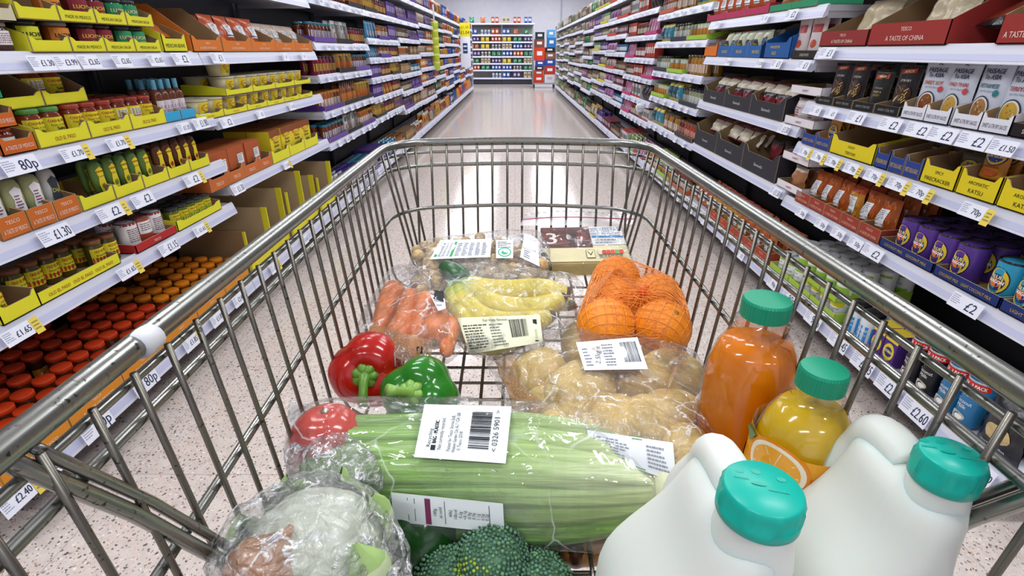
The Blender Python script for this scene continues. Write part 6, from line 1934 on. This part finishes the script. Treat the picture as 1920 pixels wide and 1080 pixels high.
ppts += [wpt(903, 668, .62), wpt(925, 672, .60), wpt(950, 765, .53), wpt(1285, 650, .60), wpt(1290, 690, .57), wpt(1305, 770, .50), wpt(1130, 630, .66), wpt(1322, 860, .445), wpt(1262, 915, .435)]
bm = hull(ppts, .0115, 1, .0026, 26, 11, fine=.0007)
pt, bv = film_obj('potato_bag', bm, 'clear_film', 'large clear bag of potatoes with a 2.5kg label', 'bag')
sticker('printed_band', bv, [(930, 762), (978, 765), (966, 668), (900, 668)], .05, .08, pt, None, mat='brown_print', lift=.0006)
sticker('printed_corner', bv, [(1232, 662), (1288, 690), (1288, 645), (1240, 640)], .05, .04, pt, None, mat='brown_print', lift=.0006)
def ptl(a):
    a.text('2.5kg e', .028, .026, .008, '#2a2a30', .034, rot=1.35)
    a.lines(.006, .018, .006, .040, 6, '#6a6e78', 3); a.lines(.038, .058, .006, .044, 8, '#6a6e78', 6); a.barcode(.068, .094, .012, .044, seed=21)
sticker('label', bv, [(1096, 694), (1215, 692), (1195, 632), (1080, 642)], .10, .05, pt, ptl)
def ptg(a):
    a.rect(.052, .064, .002, .05, '#5fa37c'); a.lines(.006, .048, .008, .044, 7, '#8a8e98', 4); a.lines(.068, .094, .008, .044, 6, '#8a8e98', 9)
sticker('back_label', bv, [(1110, 850), (1268, 905), (1262, 830), (1100, 806)], .10, .052, pt, ptg, base='#dfe3e6')

# ---- celery in its long bag
root = empty('celery', wpt(900, 900, .45)); tag(root, 'head of green celery lying across the basket in a clear bag', 'celery')
inv = Matrix.Translation(-root.location); cel = []
def stalk(px, r, c0='#7fae3a', c1='#cdd8a0', flat_=.62):
    P = [wpt(*q) for q in px]; out = []
    for i in range(len(P) - 1):
        p0, p1, p2, p3 = P[max(i - 1, 0)], P[i], P[i + 1], P[min(i + 2, len(P) - 1)]
        for k in range(6):
            t = k / 6
            out.append(0.5 * ((2 * p1) + (p2 - p0) * t + (2 * p0 - 5 * p1 + 4 * p2 - p3) * t * t + (3 * p1 - p0 - 3 * p2 + p3) * t ** 3))
    out.append(P[-1]); m = len(out) - 1; n = 28; vs = []; fs = []; cs = []
    for i, q in enumerate(out):
        t = i / m
        tg = (out[min(i + 1, m)] - out[max(i - 1, 0)]).normalized(); nrm = CAMDIR(q); sd = tg.cross(nrm).normalized(); nrm = sd.cross(tg)
        rr_ = r * .86 * (1 + .25 * t) * (1 - max(0, (t - .9) / .1) ** 2 * .5)
        for k in range(n):
            a = 2 * PI * k / n
            rib = 1 + .06 * math.cos(a * 8) * (1 if math.cos(a) > -.2 else 0)
            vs.append(inv @ (q + (nrm * math.cos(a) * flat_ + sd * math.sin(a)) * rr_ * rib))
        cel.extend(sphere_pts(q, rr_ * 1.0, n=10))
    A0, A1 = lin(c0), lin(c1)
    def hx(t): return tuple(A0[j] * (1 - t) + A1[j] * t for j in range(3))
    colf = []
    for i in range(m):
        t = max(0, ((i + .5) / m - .35) / .65)
        cc = hx(t)
        for k in range(n):
            fs.append((i * n + k, i * n + (k + 1) % n, (i + 1) * n + (k + 1) % n, (i + 1) * n + k)); colf.append(cc + (1,))
    fs.append(tuple(reversed(range(n)))); colf.append(lin('#c6dc96') )
    fs.append(tuple(m * n + k for k in range(n))); colf.append(lin('#d8dcae'))
    mb = MB(); b0 = len(mb.v); mb.v = [tuple(x) for x in vs]; mb.f = fs; mb.c = colf; mb.s = [True] * len(fs)
    link('stalk', mb.mesh('stalk', 'celery_rib'), root)
stalk([(612, 800, .470), (760, 798, .470), (950, 795, .468), (1100, 818, .458), (1235, 882, .44)], .0110, '#6f9c30', flat_=.85)
stalk([(590, 826, .455), (760, 822, .455), (950, 822, .452), (1110, 846, .444), (1240, 888, .436)], .0118, '#7cab3c', flat_=.85)
stalk([(578, 860, .446), (760, 852, .440), (950, 850, .440), (1110, 872, .436), (1242, 897, .432)], .0122, '#86b343', '#d2dca8', flat_=.85)
stalk([(570, 886, .438), (760, 884, .430), (950, 884, .428), (1110, 896, .428), (1242, 905, .430)], .0130, '#7fae3e', '#d6deb0', flat_=.85)
stalk([(605, 918, .440), (760, 919, .431), (950, 922, .427), (1110, 924, .427), (1244, 914, .430)], .0130, '#6f9f30', '#ccd89c', flat_=.85)
stalk([(650, 948, .446), (800, 954, .436), (960, 958, .430), (1110, 952, .429), (1240, 926, .431)], .0118, '#639426', '#bcd084', flat_=.85)
stalk([(710, 972, .452), (850, 990, .440), (1000, 996, .433), (1130, 980, .431), (1236, 940, .434)], .0112, '#578a1e', '#8cb54a', flat_=.85)
stalk([(590, 845, .475), (760, 850, .472), (950, 850, .470), (1110, 865, .462), (1236, 895, .445)], .0170, '#4c7420')  # this and the next rear stalk: darkened to paint shade into the gaps
stalk([(620, 910, .470), (800, 920, .466), (960, 925, .465), (1110, 925, .46), (1236, 915, .445)], .0170, '#4c7420')
stalk([(598, 796, .480), (660, 812, .478), (720, 824, .480), (900, 836, .48), (1236, 884, .45)], .0095, '#8cb84a')
mb = MB(); mb.M = inv @ Matrix.Translation(wpt(1240, 908, .437)) @ to_frame(Vector((1, 0, 0)))
mb.ball((0, 0, 0), .030, '#dfe2b8', 24, 14, sz=.55); link('root_end', mb.mesh('root_end', 'skin'), root)
cpt = cel + sphere_pts(tmc, .034, n=24) + [wpt(548, 770, .50), wpt(600, 752, .505), wpt(900, 748, .50), wpt(1180, 764, .50), wpt(1262, 800, .475), wpt(1288, 870, .44), wpt(1262, 935, .42), wpt(1175, 1034, .425), wpt(950, 1012, .42), wpt(700, 975, .43), wpt(545, 900, .445), wpt(536, 830, .465)]
bm = hull(cpt, .0095, 1, .0016, 20, 5, fine=.0003)
ck, bv = film_obj('celery_bag', bm, 'smooth_film', 'long clear plastic sleeve round the celery with two white labels', 'bag')
def cl1(a):
    # the print runs sideways on the sticker
    a.text('Recycling', .010, .020, .0035, '#22262e', .018, rot=PI / 2, align='c')
    a.rect(.0125, .0165, .008, .013, '#22262e'); a.text('BAG - PLASTIC', .0145, .026, .0036, '#22262e', .022, rot=PI / 2, bold=.0002)
    a.text('Not currently recycled', .0195, .024, .0036, '#22262e', .030, rot=PI / 2)
    a.text('Packed for Tesco Stores Ltd,', .0275, .025, .0034, '#22262e', .034, rot=PI / 2)
    a.text('Welwyn Garden City AL7 1GA, UK', .0320, .026, .0034, '#22262e', .038, rot=PI / 2)
    a.text('© Tesco 2018', .0365, .018, .0034, '#22262e', .018, rot=PI / 2)
    a.barcode(.044, .062, .012, .046, seed=5, vertical=True)
    a.text('< 0326 5901 >', .0665, .029, .0052, '#22262e', .038, rot=PI / 2)
sticker('label', bv, [(776, 857), (948, 869), (959, 762), (796, 758)], .078, .052, ck, cl1, base='#e3e9ea')
def cl2(a):
    for x in (.014, .020, .047, .087): a.rect(x, x + .0005, .003, .026, '#23262c')
    a.rect(.0295, .0345, .001, .027, '#7c3358')
    for x, s_ in ((.038, '100g'), (.043, 'as sold'), (.052, '40kJ'), (.0565, '10kcal'), (.061, '0.2g'), (.065, '<0.1g'), (.069, '0.9g'), (.073, '0.9g'), (.077, '1.1g'), (.081, '0.5g'), (.0848, '0.2g')):
        a.text(s_, x, .014, .0030, '#30343c', .013, rot=PI / 2)
sticker('nutrition_label', bv, [(738, 978), (946, 1000), (943, 944), (733, 923)], .10, .030, ck, cl2, base='#e0e6e6')

# ---- brown wrapped pack under the celery
c = wpt(1070, 1012, .47)
mb = MB(); mb.M = Matrix.Translation(c) @ Matrix.Rotation(-.1, 4, 'Z')
mb.ball((0, 0, 0), .045, '#a5703a', 24, 14, sy=.55, sz=.42, f=lambda d: 1 + .06 * noise.noise(d * 3))
o = tag(link('brown_pack', mb.mesh('brown_pack', 'foil')), 'brown printed pack showing below the butt end of the celery', 'packet')
mb = MB(); mb.M = Matrix.Translation(c) @ Matrix.Rotation(-.1, 4, 'Z'); mb.ball((0.004, -.001, .001), .0452, '#4a2a14', 24, 14, sx=.35, sy=.56, sz=.43); link('dark_panel', mb.mesh('dark_panel', 'foil'), o)

# ---- broccoli
bc = wpt(922, 1142, .415)
br = empty('broccoli', bc); tag(br, 'dark green broccoli head at the near edge of the basket', 'broccoli')
rr = random.Random(3)
def icos(n):
    b_ = bmesh.new(); bmesh.ops.create_icosphere(b_, subdivisions=1, radius=1); v_ = [v.co.copy() for v in b_.verts]; f_ = [tuple(v.index for v in f.verts) for f in b_.faces]; b_.free(); return v_, f_
iv, jf = icos(1)
fl = [((0, .016, .034), .030), ((-.034, .010, .018), .028), ((.036, .008, .014), .030), ((-.060, .0, -.004), .024), ((.064, -.004, -.010), .026), ((-.018, -.024, .020), .028), ((.022, -.024, .018), .028), ((-.048, -.028, .000), .026), ((.052, -.030, -.004), .026), ((0, -.045, .0), .030)]
for fi, (off, fr) in enumerate(fl):
    mb = MB(); c = Vector(off)
    mb.ball(c, fr * .96, '#4a6c52', 16, 10)
    n = int(720 * (fr / .03) ** 2)
    for k in range(n):
        z = 1 - 1.55 * (k + .5) / n; a = k * 2.39996 + fi; q = math.sqrt(max(0, 1 - z * z))
        d = Vector((q * math.cos(a), q * math.sin(a), z))
        bump = 1 + .10 * noise.noise(d * 3.2 + c * 40) + .03 * rr.uniform(-1, 1)
        rad = .00145 * rr.uniform(.8, 1.25)
        p_ = c + d * fr * bump
        yel = (p_ - Vector((-.012, -.002, .040))).length < .017 and rr.random() < .55
        col = rr.choice(['#56785a', '#628a64', '#4a6c52', '#5a7f6c', '#4d7258']) if not yel else rr.choice(['#8aa43c', '#7c983a', '#98aa44'])
        mb.add([p_ + v_ * rad for v_ in iv], jf, col, True)
    link('floret', mb.mesh('floret', 'bud'), br)
mb = MB(); mb.tube([(0, -.01, .0), (0, -.01, -.045)], 0, '#8fae62', 14, radii=[.02, .017]); link('stalk', mb.mesh('stalk', 'skin'), br)

# ---- bagged cauliflower and onion, near left
cc = wpt(592, 1046, .372)
hd = empty('cauliflower', cc); tag(hd, 'pale cauliflower head with light green leaves in the crumpled bag', 'cauliflower')
mb = MB()
mb.ball((0, 0, 0), .048, '#dfe6d0', 40, 26, f=lambda d: 1 + .05 * abs(noise.noise(d * 5)) + .05 * noise.noise(d * 2)); link('curd', mb.mesh('curd', 'skin'), hd)
for k in range(7):
    a = 2 * PI * k / 7 + .4
    mb = MB(); vs = []; fs = []
    for j in range(9):
        t = j / 8
        for i in range(7):
            s_ = (i - 3) / 3
            w_ = .024 * math.sin(PI * min(1, t * .85 + .12))
            r_ = .050 + .012 * t + .006 * math.sin(s_ * 3) * t; el = -.9 + 1.7 * t
            vs.append(Vector((math.cos(a + s_ * w_ / .05) * r_ * math.cos(el), math.sin(a + s_ * w_ / .05) * r_ * math.cos(el), r_ * math.sin(el) * .9 + .004 * noise.noise(Vector((t * 4, s_ * 3, k))))))
    for j in range(8):
        for i in range(6):
            q = j * 7 + i; fs.append((q, q + 1, q + 8, q + 7))
    mb.add(vs, fs, ['#a9c87c' if (q // 6) > 5 else '#cfdcae' for q in range(48)], True); link('leaf', mb.mesh('leaf', 'skin'), hd)
oc = wpt(486, 1068, .325)
mb = MB(); mb.M = Matrix.Translation(oc) @ to_frame(Vector((.5, .6, .5)))
mb.lathe([(.001, -.021), (.010, -.019), (.019, -.010), (.0215, 0), (.019, .010), (.010, .018), (.004, .024), (.002, .03)], '#b8762e', 24)
tag(link('onion', mb.mesh('onion', 'waxy')), 'brown-skinned onion inside the crumpled bag', 'onion')
vp = sphere_pts(cc, .056, n=80) + sphere_pts(oc, .024, n=30) + [wpt(440, 965, .35), wpt(545, 905, .40), wpt(690, 925, .41), wpt(748, 1010, .40), wpt(772, 1080, .38), wpt(398, 1080, .32), wpt(420, 1010, .335)]
bm = hull(vp, .0065, 0, .0042, 42, 21, fine=.0022)
film_obj('produce_bag', bm, 'crumpled_film', 'crumpled clear produce bag over the cauliflower, near left', 'bag')
# the loose twisted end of the celery sleeve
tp = [wpt(560, 850, .44), wpt(700, 850, .425), wpt(720, 915, .415), wpt(600, 960, .42), wpt(540, 900, .43), wpt(640, 905, .405), wpt(560, 760, .50), wpt(540, 750, .50)]
tp += sphere_pts(wpt(628, 890, .43), .022, n=20)
bm = hull(tp, .006, 0, .0035, 50, 31, fine=.002)
film_obj('gathered_end', bm, 'crumpled_film', None, None, ck)

# ---- milk
def rsq(wx, wy, p, n=28):
    out = []
    for k in range(n):
        a = 2 * PI * k / n; c_, s_ = math.cos(a), math.sin(a)
        out.append((math.copysign(abs(c_) ** (2 / p), c_) * wx, math.copysign(abs(s_) ** (2 / p), s_) * wy))
    return out
def milk_bottle(top, hgt, wx, wy, cx, cy, label, capr=.0205, hook=.05):
    """top: middle of the cap's top; the body stands straight below, its middle shifted by cx, cy"""
    base = Vector((top.x, top.y, top.z - hgt))
    o = empty('milk_bottle', base); tag(o, label, 'milk bottle')
    n = 36
    ridge = .019
    # z, half width x, half depth y, middle x, middle y, squareness
    prof = [(0, wx * .9, wy * .9, cx, cy, 5), (.004, wx * .98, wy * .98, cx, cy, 5), (.02, wx, wy, cx, cy, 5), (hgt * .42, wx, wy, cx, cy, 5), (hgt * .51, wx * .96, wy, cx, cy, 4.5),
            (hgt * .60, wx * .80, wy * .97, cx * .9, cy, 3.4), (hgt * .68, wx * .60, wy * .92, cx * .7, cy, 2.8), (hgt * .76, wx * .44, wy * .86, cx * .45, cy * 1.05, 2.5), (hgt * .85, ridge * 1.05, wy * .80, cx * .2, cy * 1.1, 2.3),
            (hgt * .88, ridge * .86, wy * .72, 0, cy * 1.2, 2.3), (hgt * .898, ridge * .5, wy * .58, 0, cy * 1.3, 2.2), (hgt * .903, ridge * .2, wy * .42, 0, cy * 1.35, 2)]
    vs, fs = [], []
    for z, a_, b_, mx, my, p_ in prof:
        for x, y in rsq(a_, b_, p_, n): vs.append((x + mx, y + my, z))
    for i in range(len(prof) - 1):
        for k in range(n): fs.append((i * n + k, i * n + (k + 1) % n, (i + 1) * n + (k + 1) % n, (i + 1) * n + k))
    fs.append(tuple(reversed(range(n)))); fs.append(tuple((len(prof) - 1) * n + k for k in range(n)))
    mb = MB(); mb.add(vs, fs, '#ffffff', True)
    b_ = link('body', mb.mesh('body', 'milk_plastic'), o)
    ss = b_.modifiers.new('soft', 'SUBSURF'); ss.levels = 1; ss.render_levels = 1
    mb = MB(); mb.lathe([(capr * 1.15, hgt * .80), (capr * 1.02, hgt * .86), (capr * .93, hgt * .90), (capr * .90, hgt * .96)], '#ffffff', 32, cap=False); link('neck', mb.mesh('neck', 'milk_plastic'), o)
    mb = MB(); yb = cy + wy * .82
    pts = [Vector((0, cy * 1.2, hgt * .875)), Vector((0, cy + wy * .45, hgt * .885)), Vector((0, yb - .004, hgt * .865)), Vector((0, yb + .003, hgt * .79)), Vector((cx * .5, yb + .006, hgt * .70)), Vector((cx, yb - .004, hgt * .58))]
    out = []
    for i in range(len(pts) - 1):
        p0, p1, p2, p3 = pts[max(i - 1, 0)], pts[i], pts[i + 1], pts[min(i + 2, len(pts) - 1)]
        for k in range(5):
            t = k / 5; out.append(0.5 * ((2 * p1) + (p2 - p0) * t + (2 * p0 - 5 * p1 + 4 * p2 - p3) * t * t + (3 * p1 - p0 - 3 * p2 + p3) * t ** 3))
    mb.tube(out, .0125, '#ffffff', 18); link('handle', mb.mesh('handle', 'milk_plastic'), o)
    mb = MB(); G = '#06a896'; nn = 72; pr = [(capr * .97, hgt - .0175), (capr * 1.02, hgt - .0165), (capr * 1.02, hgt - .011), (capr * .985, hgt - .0105), (capr * .985, hgt - .004), (capr * .955, hgt - .0012), (capr * .90, hgt), (0, hgt)]
    vs, fs = [], []
    for j, (r_, z_) in enumerate(pr):
        for k in range(nn):
            rb = r_ + (.0005 if (k % 6) < 1 and 2 < j < 5 else 0) + (.0009 if (k % 9) == 0 and 3 <= j <= 4 else 0)
            vs.append((rb * math.cos(2 * PI * k / nn), rb * math.sin(2 * PI * k / nn), z_))
    for i in range(len(pr) - 1):
        for k in range(nn): fs.append((i * nn + k, i * nn + (k + 1) % nn, (i + 1) * nn + (k + 1) % nn, (i + 1) * nn + k))
    mb.add(vs, fs, G, True)
    mb.M = Matrix.Translation((0, 0, hgt)) @ Matrix.Rotation(-.25, 4, 'Z')
    a = Art(mb, topface(0), .0001)
    for (x, y) in ((-.010, .008), (-.002, .009), (.009, .0065)): a.disc(x, y, .0022, .0015, '#069c8a', 10)
    a.lines(-.013, -.003, .002, .005, 1, '#06a08e', 4, .4); a.lines(.002, .012, -.003, .000, 1, '#06a08e', 6, .4)
    a.disc(-.002, .001, .0035, .0012, '#069c8a', 10)
    link('cap', mb.mesh('cap', 'plastic'), o)
    return o
t1 = wpt(1432, 912, .245); milk_bottle(t1, t1.z - floor_z(t1.y) - .003, .0485, .050, -.018, .016, 'milk bottle with a teal cap standing in the near corner, the larger in view', capr=.0192)
t2 = wpt(1788, 852, .262); milk_bottle(t2, t2.z - floor_z(t2.y) - .003, .040, .046, -.012, .015, 'milk bottle with a teal cap against the basket side wires', capr=.0152)

# ---- juice
def juice_bottle(top, label, liquid, level, rb, capr, sleeve=None, lean=(0, 0), hgt=None):
    hgt = hgt or top.z - floor_z(top.y) - .004
    o = empty('juice_bottle', (top.x, top.y, top.z - hgt)); tag(o, label, 'juice bottle')
    sh = [(rb * .86, 0), (rb * .98, .006), (rb, .02), (rb * .97, hgt * .42), (rb, hgt * .58), (rb * .97, hgt * .68), (rb * .84, hgt * .77), (rb * .64, hgt * .84), (capr * 1.06, hgt * .875), (capr * 1.02, hgt * .885), (capr * 1.14, hgt * .893), (capr * 1.14, hgt * .905), (capr * .95, hgt * .91), (capr * .95, hgt * .93)]
    mb = MB(); mb.lathe(sh, '#ffffff', 40, cap=False); link('clear_shell', mb.mesh('clear_shell', 'bottle_shell'), o)
    ins = [(max(r_ - .0015, .001), z_ + (.002 if i == 0 else 0)) for i, (r_, z_) in enumerate(sh) if z_ < level * hgt]
    # radius at the surface of the juice
    for (r0_, z0_), (r1_, z1_) in zip(sh, sh[1:]):
        if z0_ <= level * hgt < z1_: rl = r0_ + (r1_ - r0_) * (level * hgt - z0_) / (z1_ - z0_)
    ins.append((rl - .0015, level * hgt)); ins.append((0, level * hgt))
    mb = MB(); mb.lathe(ins, '#ffffff', 40, cap=True); link('juice', mb.mesh('juice', liquid), o)
    G = '#0a8f6c'; nn = 96; pr = [(capr, hgt * .925), (capr * 1.0, hgt - .002), (capr * .95, hgt), (0, hgt)]
    vs, fs = [], []
    for j, (r_, z_) in enumerate(pr):
        for k in range(nn):
            q = r_ + (.0004 if k % 2 and j < 2 else 0); vs.append((q * math.cos(2 * PI * k / nn), q * math.sin(2 * PI * k / nn), z_))
    for i in range(3):
        for k in range(nn): fs.append((i * nn + k, i * nn + (k + 1) % nn, (i + 1) * nn + (k + 1) % nn, (i + 1) * nn + k))
    mb = MB(); mb.add(vs, fs, G, False); link('cap', mb.mesh('cap', 'plastic'), o)
    if sleeve: sleeve(o, rb, hgt)
    return o
t3 = wpt(1440, 560, .415); juice_bottle(t3, 'tall clear bottle of orange juice with a green cap', 'orange_juice', .80, .0385, .0188)
def sleeve(o, rb, h):
    mb = MB(); a = Art(mb, wrap(rb * 1.006), .0003)
    W = rb * 2.4; y0, y1 = h * .08, h * .735
    a.rect(-W, W, y0, y1, '#f0a51c', 28); a.sub = 6
    Z = .040
    for x, y, rx, c_ in ((-.034, .078, .026, '#f4a824'), (.014, .066, .032, '#ef8412'), (-.006, .036, .028, '#f2a422'), (.050, .084, .022, '#ee8a16'), (-.066, .060, .024, '#ef9018')): a.disc(x, y + Z, rx, rx * .95, c_, 28)
    a.disc(-.012, .094 + Z, .0225, .0205, '#f08a1a', 28); a.disc(-.012, .094 + Z, .0205, .0185, '#f6ead0', 28); a.disc(-.012, .094 + Z, .0170, .0155, '#f2a838', 28)
    a.sub = 0
    for k in range(9):
        q = 2 * PI * k / 9; a._put([(-.012, .094 + Z), (-.012 + .016 * math.cos(q - .03), .094 + Z + .0145 * math.sin(q - .03)), (-.012 + .016 * math.cos(q + .03), .094 + Z + .0145 * math.sin(q + .03))], [(0, 1, 2)], '#f6e2b8', up=False)
    a.lay += 1
    a.poly([(.004, .078 + Z), (.014, .084 + Z), (.026, .084 + Z), (.020, .068 + Z), (.012, .052 + Z), (.006, .060 + Z)], '#2f6a2c'); a.poly([(-.046, .104 + Z), (-.038, .112 + Z), (-.030, .108 + Z), (-.036, .098 + Z)], '#4c7c4c')
    a.rect(-.036, .040, y0, .074, '#ece8dc', 10)
    a.text('100% pure squeezed', .003, .067, .0052, '#222222', .05); a.text('orange juice. Pasteurised', .003, .059, .0048, '#222222', .05); a.text('with bits. 1 litre', .003, .051, .0048, '#222222', .05)
    link('printed_sleeve', mb.mesh('printed_sleeve', 'glossy'), o)
t4 = wpt(1547, 690, .345); juice_bottle(t4, 'shorter juice bottle whose sleeve shows oranges and a leaf', 'pale_juice', .84, .0345, .0152, sleeve).rotation_euler = (0, 0, -.62)
